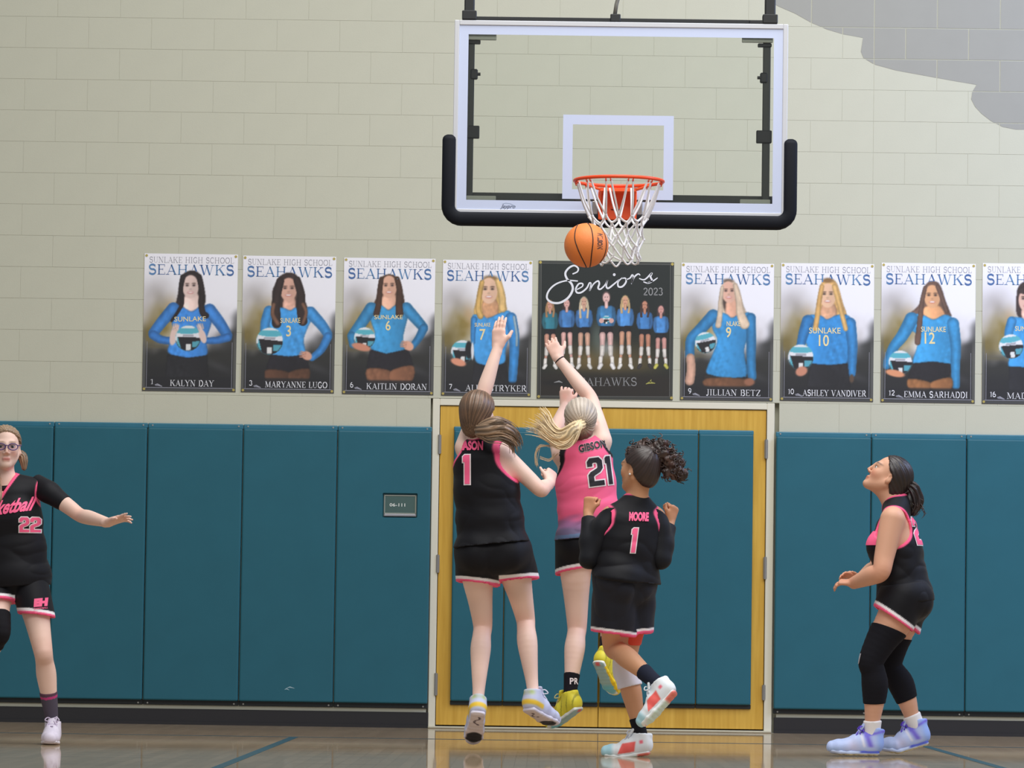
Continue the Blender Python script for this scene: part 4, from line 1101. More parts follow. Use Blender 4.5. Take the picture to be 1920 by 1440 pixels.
# dark printed stamp on the right side of the ball
V2, T2 = font_tris('WILSON', offset=.06); V2 = V2-(V2.max(0)+V2.min(0))/2
V2[:, 0] *= .098/np.ptp(V2[:, 0]); V2[:, 1] *= .032/np.ptp(V2[:, 1])
VV = []
for x, y in V2:
    v = Vector((.60+y/BRAD*.9, 0, -x/BRAD*.95+.16)); v.y = -math.sqrt(max(1-v.x*v.x-v.z*v.z, .01)); v.normalize(); VV.append(tuple(Vector(bc)+v*BRAD))
VV = np.array(VV); VV = bc+(VV-bc)*1.004
nn = np.cross(VV[T2[0][1]]-VV[T2[0][0]], VV[T2[0][2]]-VV[T2[0][0]])
meshobj('stamp', VV, T2[:, ::-1] if nn.dot(VV[T2[0][0]]-bc) < 0 else T2, mat('stamp_brown', (104, 64, 44), .6), ball, smooth=False)['kind'] = 'stuff'
# ------------------------------------------------------------------ figures: implicit surfaces turned into one continuous mesh
def nrm(v): v = np.asarray(v, float); return v/max(np.linalg.norm(v), 1e-9)
def frame(fwd, up):
    """orthonormal frame: forward, side, up"""
    f = nrm(fwd); u = np.asarray(up, float); u = nrm(u-f*u.dot(f)); s = np.cross(f, u)
    return f, s, u
def cone(a, b, ra, rb, squash=None):
    """tapered limb; squash = (axis, factor) makes its section an ellipse"""
    a = np.asarray(a, float); b = np.asarray(b, float); ab = b-a; L2 = max(ab.dot(ab), 1e-12)
    if squash is not None: sn, sf_ = nrm(squash[0]), squash[1]
    def f(x, y, z):
        px, py, pz = x-a[0], y-a[1], z-a[2]
        t = np.clip((px*ab[0]+py*ab[1]+pz*ab[2])/L2, 0, 1)
        px = px-t*ab[0]; py = py-t*ab[1]; pz = pz-t*ab[2]
        if squash is not None:
            k = (px*sn[0]+py*sn[1]+pz*sn[2])*(1/sf_-1)
            px = px+k*sn[0]; py = py+k*sn[1]; pz = pz+k*sn[2]
        return np.sqrt(px*px+py*py+pz*pz)-(ra+(rb-ra)*t)
    r = max(ra, rb); f.lo = np.minimum(a, b)-r; f.hi = np.maximum(a, b)+r
    return f
def ell(c, radii, axes=None):
    c = np.asarray(c, float); r = np.asarray(radii, float)
    A = np.eye(3) if axes is None else np.array(axes)
    def f(x, y, z):
        px, py, pz = x-c[0], y-c[1], z-c[2]
        q = [px*A[i][0]+py*A[i][1]+pz*A[i][2] for i in range(3)]
        k0 = np.sqrt((q[0]/r[0])**2+(q[1]/r[1])**2+(q[2]/r[2])**2)
        k1 = np.sqrt((q[0]/r[0]**2)**2+(q[1]/r[1]**2)**2+(q[2]/r[2]**2)**2)
        return k0*(k0-1)/np.maximum(k1, 1e-9)
    m = r.max(); f.lo = c-m; f.hi = c+m
    return f
def ecap(a, b, sa, sb, wa, da, wb, db):
    """torso piece: elliptical section, width along the side axis, depth across it"""
    a = np.asarray(a, float); b = np.asarray(b, float); ab = b-a; L = np.linalg.norm(ab); ax = ab/L
    sa = nrm(sa-ax*np.dot(sa, ax)); sb = nrm(sb-ax*np.dot(sb, ax))
    def f(x, y, z):
        px, py, pz = x-a[0], y-a[1], z-a[2]
        h = px*ax[0]+py*ax[1]+pz*ax[2]; t = np.clip(h/L, 0, 1)
        e = h-t*L
        px = px-h*ax[0]; py = py-h*ax[1]; pz = pz-h*ax[2]
        s0, s1, s2 = (sa[i]+(sb[i]-sa[i])*t for i in range(3))
        n = np.sqrt(s0*s0+s1*s1+s2*s2); s0, s1, s2 = s0/n, s1/n, s2/n
        u = px*s0+py*s1+pz*s2
        v2 = np.maximum(px*px+py*py+pz*pz-u*u, 0)
        w = wa+(wb-wa)*t; d = da+(db-da)*t; m = np.minimum(w, d)*.8
        k0 = np.sqrt((u/w)**2+v2/d**2+(e/m)**2)
        k1 = np.sqrt((u/w**2)**2+v2/d**4+(e/m**2)**2)
        return k0*(k0-1)/np.maximum(k1, 1e-6)
    r = max(wa, da, wb, db); f.lo = np.minimum(a, b)-r; f.hi = np.maximum(a, b)+r
    return f
def chain(pts, rads, n=5):
    """one limb through several joints, its radius following a smooth profile"""
    Q = catmull([np.append(np.asarray(p, float), r) for p, r in zip(pts, rads)], n)
    fs = [cone(a[:3], b[:3], a[3], b[3]) for a, b in zip(Q[:-1], Q[1:])]
    def f(x, y, z):
        r = fs[0](x, y, z)
        for g in fs[1:]: r = np.minimum(r, g(x, y, z))
        return r
    f.lo, f.hi = np.min([g.lo for g in fs], 0), np.max([g.hi for g in fs], 0)
    return f
def smin(a, b, k):
    if k <= 0: return np.minimum(a, b)
    h = np.maximum(k-np.abs(a-b), 0)/k
    return np.minimum(a, b)-h*h*k*.25
def smax(a, b, k): return -smin(-a, -b, k)
class Vol:
    def __init__(s, lo, hi, h):
        s.h = h; s.lo = np.asarray(lo, float)-3*h
        s.n = np.ceil((np.asarray(hi, float)+3*h-s.lo)/h).astype(int)+1
        s.d = np.full(s.n, .5, np.float32)
        s.ax = [s.lo[i]+np.arange(s.n[i])*h for i in range(3)]
    def sl(s, lo, hi, m):
        i0 = np.clip(np.floor((np.asarray(lo)-m-s.lo)/s.h).astype(int), 0, s.n-1); i1 = np.clip(np.ceil((np.asarray(hi)+m-s.lo)/s.h).astype(int)+1, 1, s.n)
        return tuple(slice(a, b) for a, b in zip(i0, i1))
    def ev(s, f, sl):
        return f(s.ax[0][sl[0]][:, None, None], s.ax[1][sl[1]][None, :, None], s.ax[2][sl[2]][None, None, :])
    def add(s, f, k=.02):
        sl = s.sl(f.lo, f.hi, k+.02)
        if any(a.stop <= a.start for a in sl): return s
        s.d[sl] = smin(s.d[sl], s.ev(f, sl), k); return s
    def cut(s, f, k=.004):
        sl = s.sl(f.lo, f.hi, k+.03)
        s.d[sl] = smax(s.d[sl], -s.ev(f, sl), k); return s
    def keep(s, g, k=.002):
        """keep what lies on the negative side of g everywhere"""
        sl = tuple(slice(0, n) for n in s.n); s.d = smax(s.d, s.ev(g, sl).astype(np.float32), k); return s
    def mesh(s, smooth=1):
        d = s.d; ins = d < 0; nx, ny, nz = s.n
        c = np.zeros((nx-1, ny-1, nz-1), np.int8)
        for i in (0, 1):
            for j in (0, 1):
                for k in (0, 1): c += ins[i:nx-1+i, j:ny-1+j, k:nz-1+k]
        act = np.argwhere((c > 0) & (c < 8))
        idm = np.full(c.shape, -1, np.int32); idm[act[:, 0], act[:, 1], act[:, 2]] = np.arange(len(act))
        P = np.zeros((len(act), 3)); W_ = np.zeros(len(act))
        for ax in range(3):
            o1, o2 = [q for q in range(3) if q != ax]
            for b1 in (0, 1):
                for b2 in (0, 1):
                    p = act.copy(); p[:, o1] += b1; p[:, o2] += b2; q = p.copy(); q[:, ax] += 1
                    va = d[p[:, 0], p[:, 1], p[:, 2]]; vb = d[q[:, 0], q[:, 1], q[:, 2]]
                    m = (va < 0) != (vb < 0)
                    t = np.where(m, va/np.where(m, va-vb, 1), 0)
                    pp = p.astype(float); pp[:, ax] += t
                    P += pp*m[:, None]; W_ += m
        P /= W_[:, None]
        V = s.lo+P*s.h
        Q = []
        for ax in range(3):
            o1, o2 = [q for q in range(3) if q != ax]
            sl0 = [slice(None)]*3; sl1 = [slice(None)]*3
            sl0[ax] = slice(0, -1); sl1[ax] = slice(1, None)
            for o in (o1, o2): sl0[o] = slice(1, -1); sl1[o] = slice(1, -1)
            a, b_ = ins[tuple(sl0)], ins[tuple(sl1)]
            e = np.argwhere(a != b_)
            if not len(e): continue
            fl = a[e[:, 0], e[:, 1], e[:, 2]]
            e[:, o1] += 1; e[:, o2] += 1
            def cell(d1, d2):
                g = e.copy(); g[:, o1] += d1; g[:, o2] += d2; return idm[g[:, 0], g[:, 1], g[:, 2]]
            q = np.stack([cell(-1, -1), cell(0, -1), cell(0, 0), cell(-1, 0)], 1)
            if ax == 1: fl = ~fl
            q[~fl] = q[~fl][:, ::-1]
            Q.append(q)
        F = np.concatenate(Q); F = F[(F >= 0).all(1)]
        a_, b_, c_ = V[F[:, 0]], V[F[:, 1]], V[F[:, 2]]
        if np.einsum('ij,ij->i', a_-V.mean(0), np.cross(b_-V.mean(0), c_-V.mean(0))).sum() < 0: F = F[:, ::-1]
        E = np.concatenate([F[:, [0, 1]], F[:, [1, 2]], F[:, [2, 3]], F[:, [3, 0]]])
        for _ in range(smooth):
            S_ = np.zeros_like(V); cnt = np.bincount(E.ravel(), minlength=len(V)).astype(float)
            for k in range(3): S_[:, k] = np.bincount(E[:, 0], V[E[:, 1], k], len(V))+np.bincount(E[:, 1], V[E[:, 0], k], len(V))
            V = V*.5+S_/np.maximum(cnt, 1)[:, None]*.5
        return V, F
def vnormals(V, F):
    n = np.cross(V[F[:, 2]]-V[F[:, 0]], V[F[:, 3]]-V[F[:, 1]])
    N_ = np.stack([sum(np.bincount(F[:, j], n[:, k], len(V)) for j in range(4)) for k in range(3)], 1)
    return N_/np.maximum(np.linalg.norm(N_, axis=1, keepdims=True), 1e-12)
def at_v(f, V): return f(V[:, 0], V[:, 1], V[:, 2])
def boxof(prims): return np.min([p.lo for p in prims], 0), np.max([p.hi for p in prims], 0)
def union(fs, k=.02):
    def f(x, y, z):
        r = fs[0](x, y, z)
        for g in fs[1:]: r = smin(r, g(x, y, z), k)
        return r
    f.lo, f.hi = boxof(fs); return f
def plane(p, n):
    """negative behind the plane through p with outward normal n"""
    p = np.asarray(p, float); n = nrm(n)
    def f(x, y, z): return (x-p[0])*n[0]+(y-p[1])*n[1]+(z-p[2])*n[2]
    return f
def noise3(V, f, seed=0, n=10):
    r = np.random.RandomState(seed); D = r.normal(0, 1, (n, 3)); ph = r.uniform(0, 6.28, n); s = 0
    for i in range(n): s = s+np.sin(f*(.6+i*.12)*(V @ (D[i]/np.linalg.norm(D[i])))+ph[i])
    return s/math.sqrt(n)

M_SKIN = mat('skin', rough=.5, spec=.4, vcol=True, sss=.0)
M_CLOTH = mat('jersey_cloth', rough=.6, spec=.22, vcol=True, sheen=.03, bump=.12, bscale=700)
M_KNIT = mat('knit', rough=.85, spec=.2, vcol=True, bump=.2, bscale=900)
M_HAIR = mat('hair', rough=.38, spec=.55, vcol=True)
M_SHOE = mat('shoe_upper', rough=.5, spec=.4, vcol=True, bump=.1, bscale=400)
M_SOLE = mat('shoe_sole', rough=.55, vcol=True)
M_LACE = mat('laces', rough=.7, vcol=True)
M_EYE = mat('eye', rough=.15, vcol=True)
M_PINK = mat('pink_print', (255, 100, 148), .6)
M_WPRINT = mat('white_print', (240, 228, 232), .6)
M_BPRINT = mat('black_print', (24, 22, 32), .6)
PINK = (255, 96, 142); WHITE = (248, 244, 247); BLACK = (18, 18, 24)

def hand_prims(wr, d, n, thumb, L=.172, curl=.35, spread=.10, curls=None, tcurl=.3, tout=.75):
    """palm, four unequal fingers with knuckle bends, and a thumb from the side of the palm
    d: to the finger tips, n: the way the palm faces, thumb: roughly the thumb side"""
    d = nrm(d); n = nrm(np.asarray(n, float)-d*np.dot(n, d)); t = np.cross(d, n)
    if t.dot(thumb) < 0: t = -t
    wr = np.asarray(wr, float); s = L/.172
    P = []
    k0 = wr+d*.012*s
    P.append((cone(wr-d*.02, wr+d*.03*s, .0235*s, .025*s, (n, .72)), .012))
    for off, w in ((.024, .0165), (.008, .0175), (-.009, .0175), (-.025, .0155)):
        P.append((cone(wr+d*.012*s+t*off*.65*s, wr+d*.080*s+t*off*s, .0155*s, w*.86*s, (n, .78)), .012))
    P.append((cone(wr+d*.02*s+t*.018*s+n*.006, wr+d*.05*s+t*.030*s+n*.008, .017*s, .014*s), .012))
    lens = (.068, .076, .071, .056); rad = (.0086, .0090, .0086, .0077)
    for i, (off, l, r) in enumerate(zip((.026, .009, -.009, -.026), lens, rad)):
        base = wr+d*.080*s+t*off*s
        c = (curls[i] if curls else curl)
        sp = spread*(1.3, .4, -.5, -1.5)[i]
        dd = nrm(d+t*sp)
        ang = 0; p = base-dd*.012
        segs = (.46, .30, .24); cs = (c*.8, c*1.15, c*.9)
        rr = r*s
        for k in range(3):
            ang += cs[k]
            q = dd*math.cos(ang)+n*math.sin(ang)
            e = p+q*(l*s*segs[k]+(.012 if k == 0 else 0))
            P.append((cone(p, e, rr, rr*.91), .0045)); p = e; rr *= .91
    tb = wr+d*.028*s+t*.026*s+n*.004
    dd = nrm(d*.75+t*tout+n*.25); e = tb+dd*.038*s
    P.append((cone(tb, e, .0118*s, .0100*s), .009))
    dd2 = nrm(dd*(1-tcurl)+d*tcurl+n*tcurl*.4); e2 = e+dd2*.030*s
    P.append((cone(e, e2, .0098*s, .0082*s), .005))
    return P

class Head:
    def __init__(s, c, fwd, up=(0, 0, 1), scale=1.0, skin=(225, 190, 172)):
        s.c = np.asarray(c, float); s.f, s.s, s.u = frame(fwd, up); s.k = scale; s.skin = skin
    def p(s, f=0, r=0, u=0): return s.c+(s.f*f+s.s*r+s.u*u)*s.k
    def ax(s): return (s.s, s.f, s.u)
    def prims(s):
        k = s.k; A = s.ax(); P = []
        E = lambda f, r, u, rad: ell(s.p(f, r, u), np.array(rad)*k, A)
        P.append((E(-.010, 0, .024, (.0745, .094, .086)), 0))
        P.append((E(.032, 0, -.038, (.0560, .055, .070)), .03))
        for q in (-1, 1):
            P.append((cone(s.p(.000, q*.054, -.048), s.p(.066, q*.012, -.094), .019*k, .017*k), .03))
            P.append((E(.058, q*.036, -.024, (.020, .022, .022)), .03))
        P.append((E(.076, 0, -.096, (.020, .016, .015)), .015))
        P.append((cone(s.p(.078, -.034, .020), s.p(.078, .034, .020), .012*k, .012*k), .018))
        P.append((cone(s.p(.090, 0, .014), s.p(.107, 0, -.027), .0072*k, .0078*k), .013))
        for q in (-1, 1): P.append((E(.097, q*.012, -.034, (.0085, .010, .007)), .008))
        P.append((cone(s.p(.0885, -.014, -.0600), s.p(.0885, .014, -.0600), .0065*k, .0065*k), .006))
        P.append((cone(s.p(.0870, -.012, -.0705), s.p(.0870, .012, -.0705), .0072*k, .0072*k), .006))
        ears = []
        for q in (-1, 1):
            a = nrm(s.s*q+s.f*(-.45)); b_ = nrm(s.u*.97+s.f*(-.2)); c_ = np.cross(a, b_)
            P.append((ell(s.p(-.006, q*.078, -.010), np.array((.010, .034, .0195))*k, (a, b_, c_)), .008))
            ears.append(ell(s.p(-.001, q*.088, -.008), np.array((.009, .018, .010))*k, (a, b_, c_)))
        return P, [ell(s.p(.105, q*.031, .001), np.array((.017, .017, .0082))*k, A) for q in (-1, 1)]+ears
    def colour(s, V, C):
        """lips, brows, cheeks and ears keep their own tint"""
        R = (V-s.c)/s.k; f = R @ s.f; r = R @ s.s; u = R @ s.u
        near = (f > .04) & (np.abs(u) < .13) & (np.abs(r) < .08)
        lip = np.exp(-((r/.021)**2)**2-((u+.0655)/.0085)**2)*near
        mixc(C, np.array(s.skin)*np.array((.84, .55, .56)), lip*.95)
        mixc(C, np.array(s.skin)*.45, np.exp(-((r/.019)**2)**2-((u+.0655)/.0016)**2)*near*.8)
        for q in (-1, 1):
            arcu = .026-.10*(r-q*.03)**2*8
            mixc(C, s.brow, np.exp(-(((r-q*.032)/.019)**2)**2-((u-arcu)/.0042)**2)*near*.8)
            mixc(C, np.array(s.skin)*np.array((1.0, .80, .78)), np.exp(-((r-q*.042)/.02)**2-((u+.035)/.018)**2)*near*.5)
            mixc(C, np.array(s.skin)*.42, np.exp(-(((r-q*.031)/.017)**2)**2-((u-.0070)/.0030)**2)*near*.9)
        mixc(C, np.array(s.skin)*np.array((1.0, .82, .78)), np.exp(-(r/.014)**2-((u+.032)/.014)**2)*near*.4)
    brow = (96, 74, 58)
    def eyes(s, parent):
        for q in (-1, 1):
            c = s.p(.0752, q*.031, .001); R = .0125*s.k
            g = MB().sphere((0, 0, 0), 1.0, 24, 16); g.bm.verts.index_update()
            V = np.array([v.co[:] for v in g.bm.verts]); F = [[v.index for v in f.verts] for f in g.bm.faces]; g.bm.free()
            W_ = c+R*(V[:, :1]*s.s+V[:, 1:2]*s.u+V[:, 2:3]*s.f)
            a = np.arccos(np.clip(V[:, 2], -1, 1))
            C = np.tile(np.array((232., 228, 226)), (len(V), 1)); mixc(C, (78, 66, 58), (a < .66).astype(float)); mixc(C, (14, 14, 16), (a < .32).astype(float))
            meshobj('eye', W_, F, M_EYE, parent, col=linv(C))

def folds(V, N_, amp, seed, stretch=(1, 1, .45), f=16):
    q = V*np.array(stretch)
    w = noise3(q, f*.5, seed+5)*.9
    n = np.sin(noise3(q, f, seed)*2.0+w)*.6+noise3(q, f*2.1, seed+9)*.35
    return V+N_*(amp*n)[:, None]

def sdf_part(name, prims, h, m, parent, colour, keep=(), cuts=(), disp=None, smooth=1, k=.012):
    lo, hi = boxof([p for p, _ in prims])
    v = Vol(lo, hi, h)
    for p, kk in prims: v.add(p, k if kk is None else kk)
    for g, kk in keep: v.keep(g, kk)
    for g, kk in cuts: v.cut(g, kk)
    V, F = v.mesh(smooth)
    if disp is not None: V = disp(V, vnormals(V, F))
    C = np.asarray(colour(V), float) if callable(colour) else np.tile(np.array(colour, float), (len(V), 1))
    return meshobj(name, V, F, m, parent, col=linv(np.clip(C, 0, 255)))

# ---- shoes
def shoe_frame(ankle, toe, up, L=.265):
    x, s, z = frame(toe, up); s = -s      # x to the toe, z up through the ankle
    o = np.asarray(ankle, float)-x*.058*(L/.265)-z*.098*(L/.265)
    return o, x, np.cross(z, x), z, L/.265
def make_shoe(parent, ankle, toe, up, upper, sole, out, lace, paint=None, bend=0.0, L=.265, side=1, sock=None, bow=True, high=0.0, paint_sole=None, ground=False):
    o, x, y, z, k = shoe_frame(ankle, toe, up, L)
    def W_(p):
        p = np.asarray(p, float).copy()
        if bend:
            xb = .165
            t = np.clip((p[:, 0]-xb)/.05, 0, 1); t = t*t*(3-2*t); a = bend*t
            dx, dz = p[:, 0]-xb, p[:, 2].copy()
            p[:, 0] = xb+dx*np.cos(a)-dz*np.sin(a); p[:, 2] = dx*np.sin(a)+dz*np.cos(a)
        return o+k*(p[:, :1]*x+p[:, 1:2]*y+p[:, 2:]*z)
    h = .0045
    bw = np.array([0, side*.004, 0])
    def st(px, pz, w, d): return np.array([px, 0, pz]), w, d
    def chain(ss, sy=0):
        P = []
        for (a, wa, da), (b, wb, db) in zip(ss[:-1], ss[1:]):
            P.append(ecap(a+np.array([0, sy, 0]), b+np.array([0, sy, 0]), (0, 1, 0), (0, 1, 0), wa, da, wb, db))
        return P
    so = [st(.038, .016, .036, .018), st(.10, .016, .035, .018), st(.17, .015, .044, .017), st(.215, .018, .046, .015), st(.254, .024, .034, .014)]
    P = [(p, .012) for p in chain(so)]
    v = Vol(*boxof([p for p, _ in P]), h)
    for p, kk in P: v.add(p, kk)
    v.keep(plane((0, 0, .0015), (0, 0, -1)), .003)
    v.keep(lambda X, Y, Z: Z-(.031+.000*X), .004)
    V, F = v.mesh(1)
    # tread grooves under the sole
    C = np.tile(np.array(sole, float), (len(V), 1))
    under = V[:, 2] < .006
    mixc(C, out, under.astype(float))
    gr = under & (np.sin(V[:, 0]*260) > .55)
    V2 = V.copy(); V2[gr, 2] += .0022
    if paint_sole: paint_sole(V, C, under)
    so_o = (V2, F, C)
    up_ = [st(.040, .052, .037, .046), st(.085, .060, .039, .058), st(.135, .056, .042, .049), st(.185, .043, .046, .037), st(.222, .041, .044, .036), st(.254, .039, .034, .032)]
    P = [(p, .014) for p in chain(up_)]
    P += [(cone((.050, 0, .06), (.050, 0, .108+high), .044, .0445, ((0, 1, 0), .94)), .02)]
    P += [(ell((.010, 0, .098+high), (.012, .022, .024)), .012)]
    v = Vol(*boxof([p for p, _ in P]), h)
    for p, kk in P: v.add(p, kk)
    v.keep(plane((0, 0, .020), (0, 0, -1)), .004)
    v.keep(plane((.05, 0, .112+high), nrm((-.30, 0, 1))), .008)
    v.cut(cone((.054, 0, .085), (.056, 0, .2), .0345, .039), .006)
    v.cut(ecap((.105, 0, .128), (.165, 0, .082), (0, 1, 0), (0, 1, 0), .012, .010, .009, .008), .004)
    tg = Vol((.06, -.03, .06), (.16, .03, .18+high), h)
    tg.add(ecap((.150, 0, .076), (.088, 0, .134+high), (0, 1, 0), (0, 1, 0), .018, .008, .026, .009), 0)
    v2d = None
    V, F = v.mesh(1)
    C = np.tile(np.array(upper, float), (len(V), 1))
    if paint: paint(V, C)
    sh = meshobj('shoe', W_(V), F, M_SHOE, parent, col=linv(np.clip(C, 0, 255)))
    meshobj('sole', W_(so_o[0]), so_o[1], M_SOLE, sh, col=linv(np.clip(so_o[2], 0, 255)))
    Vt, Ft = tg.mesh(1)
    meshobj('tongue', W_(Vt), Ft, M_SHOE, sh, col=linv(np.tile(np.array(upper, float)*.97, (len(Vt), 1))))
    lb = bmesh.new()
    for i in range(5):
        xx = .158-i*.014; zz = .082+i*.0105
        add_tube(lb, [(xx+.004, -.026, zz-.008), (xx, -.010, zz+.006), (xx, .010, zz+.006), (xx+.004, .026, zz-.008)], .0030, 6)
    if bow:
        for q in (-1, 1):
            add_tube(lb, catmull([(.100, 0, .128), (.112, q*.022, .142), (.126, q*.036, .128), (.112, q*.016, .122), (.100, 0, .128)], 4), .0028, 6)
            add_tube(lb, catmull([(.100, 0, .128), (.122, q*.012, .122), (.140, q*.026, .098)], 4), .0026, 6)
    lb.verts.index_update()
    LV = np.array([q.co[:] for q in lb.verts]); LF = [[q.index for q in f.verts] for f in lb.faces]; lb.free()
    meshobj('laces', W_(LV), LF, M_LACE, sh, col=linv(np.tile(np.array(lace, float), (len(LV), 1))))
    return sh

# ---- printed lettering that follows the cloth
NUM = {'1': [(0, .94), (.06, 1), (.22, 1), (.22, 0), (.055, 0), (.055, .76), (0, .76)],
       '2': [(0, .70), (0, .88), (.12, 1), (.50, 1), (.62, .88), (.62, .60), (.50, .47), (.26, .37), (.22, .33), (.22, .17), (.62, .17), (.62, 0), (0, 0), (0, .40), (.10, .50), (.37, .61), (.41, .65), (.41, .79), (.37, .83), (.25, .83), (.21, .79), (.21, .70)]}
def offset_poly(P, d):
    P = np.array(P, float); n = len(P); out = []
    area2 = sum(P[i][0]*P[(i+1) % n][1]-P[(i+1) % n][0]*P[i][1] for i in range(n))
    sg = -1 if area2 > 0 else 1
    for i in range(n):
        a, b, c = P[i-1], P[i], P[(i+1) % n]
        n1 = np.array([-(b-a)[1], (b-a)[0]]); n1 /= max(np.linalg.norm(n1), 1e-9); n2 = np.array([-(c-b)[1], (c-b)[0]]); n2 /= max(np.linalg.norm(n2), 1e-9)
        m = n1+n2; m /= max(np.linalg.norm(m), 1e-9); out.append(b+m*sg*d/max(m.dot(n1), .4))
    return out
def tri_poly(P):
    T = tessellate_polygon([[Vector((p[0], p[1], 0)) for p in P]])
    return np.array(P, float), np.array(T)
def subdivide(V, T, lim):
    bm = bmesh.new(); vs = [bm.verts.new((p[0], p[1], 0)) for p in V]
    for t in T:
        try: bm.faces.new([vs[i] for i in t])
        except ValueError: pass
    for _ in range(4):
        es = [e for e in bm.edges if e.calc_length() > lim]
        if not es: break
        bmesh.ops.subdivide_edges(bm, edges=es, cuts=1); bmesh.ops.triangulate(bm, faces=bm.faces[:])
    bm.verts.index_update()
    V = np.array([v.co[:2] for v in bm.verts]); T = np.array([[v.index for v in f.verts] for f in bm.faces]); bm.free()
    return V, T
def stick(name, V, T, origin, right, up, cast, bvh, m, parent, lift, warp=None):
    """lay flat lettering (metres) onto a cloth by casting along the direction"""
    right, up, cast = map(nrm, (right, up, cast))
    V, T = subdivide(V, T, .012)
    if warp: V = warp(V)
    out = np.zeros((len(V), 3)); ok = np.ones(len(V), bool)
    for i, (a, b_) in enumerate(V):
        p = np.asarray(origin)+right*a+up*b_-cast*.4
        hit, nn, _, _ = bvh.ray_cast(Vector(p), Vector(cast), .8)
        if hit is None: ok[i] = False; continue
        if nn.dot(Vector(cast)) > 0: nn = -nn
        out[i] = np.array(hit)+np.array(nn)*lift-cast*lift*.5
    T = T[ok[T].all(1)]
    if not len(T): return None
    n0 = np.cross(out[T[:, 1]]-out[T[:, 0]], out[T[:, 2]]-out[T[:, 0]]) @ cast
    T[n0 > 0] = T[n0 > 0][:, ::-1]
    o = meshobj(name, out, T, m, parent, smooth=False); o['kind'] = 'stuff'
    return o
def bvh_of(o, parent):
    off = -local(parent, np.zeros(3))
    me = o.data; n = len(me.vertices); co = np.empty(n*3, np.float32); me.vertices.foreach_get('co', co)
    return BVHTree.FromPolygons([tuple(p) for p in (co.reshape(-1, 3)+off)], [tuple(p.vertices) for p in me.polygons])
def block_number(txt, h, gap=.10):
    out = []; x = 0
    for c in txt:
        P = np.array(NUM[c]); out.append(P*h+np.array([x, 0])); x += (P[:, 0].max()+gap)*h
    w = x-gap*h
    return [p-np.array([w/2, 0]) for p in out]

def strand_bundle(name, paths, r0, r1, colf, parent, n=5, m=None):
    bm = bmesh.new(); cols = []
    for i, P in enumerate(paths):
        k = len(P); t = np.linspace(0, 1, k)
        before = len(bm.verts)
        prof = r0*(np.minimum(1, .55+2.2*t))*(1-t**3*.75)+r1*t
        add_tube(bm, P, list(prof), n)
        c = colf(i, t)
        for j in range(k): cols += [c[j]]*n
    bm.verts.index_update()
    V = np.array([v.co[:] for v in bm.verts]); F = [[v.index for v in f.verts] for f in bm.faces]; bm.free()
    return meshobj(name, V, F, m or M_HAIR, parent, col=linv(np.clip(np.array(cols), 0, 255)))

def clump(name, paths, colour, parent, h=.0045, amp=.004, seed=1, k=.02, fr=60, vary=.22, tint=None):
    """a lock of hair: a few tapering cores with a strandy surface; every path is a list of (point, radius)"""
    P = []; A = []
    for pth in paths:
        Q = catmull([np.append(p, r) for p, r in pth], 6)
        for a, b_ in zip(Q[:-1], Q[1:]):
            P.append((cone(a[:3], b_[:3], max(a[3], .002), max(b_[3], .002)), k)); A.append(nrm(b_[:3]-a[:3]))
    mid = np.array([(p.lo+p.hi)/2 for p, _ in P]); A = np.array(A)
    def along(V):
        d = ((V[:, None]-mid[None])**2).sum(-1); return A[d.argmin(1)]
    def phase(V):
        T = along(V); ref = nrm(np.array((.3, .8, .5))); e = np.cross(T, ref); e /= np.maximum(np.linalg.norm(e, axis=1, keepdims=True), 1e-6); g = np.cross(T, e)
        c = V-mid[((V[:, None]-mid[None])**2).sum(-1).argmin(1)]
        return np.arctan2((c*e).sum(1), (c*g).sum(1))
    st = {}
    def disp(V, N_):
        a = phase(V); st['a'] = a
        return V+N_*(amp*(np.sin(a*9+noise3(V, fr*.4, seed)*1.2)*.6+noise3(V, fr, seed)*.5))[:, None]
    def col(V):
        a = st['a']; C = np.tile(np.array(colour, float), (len(V), 1))
        C *= (1+vary*np.sin(a*9+noise3(V, fr*.4, seed)*1.2)+vary*.6*noise3(V, fr*1.4, seed+2))[:, None]
        if tint: tint(V, C)
        return C
    return sdf_part(name, P, h, M_HAIR, parent, col, disp=disp, k=k)
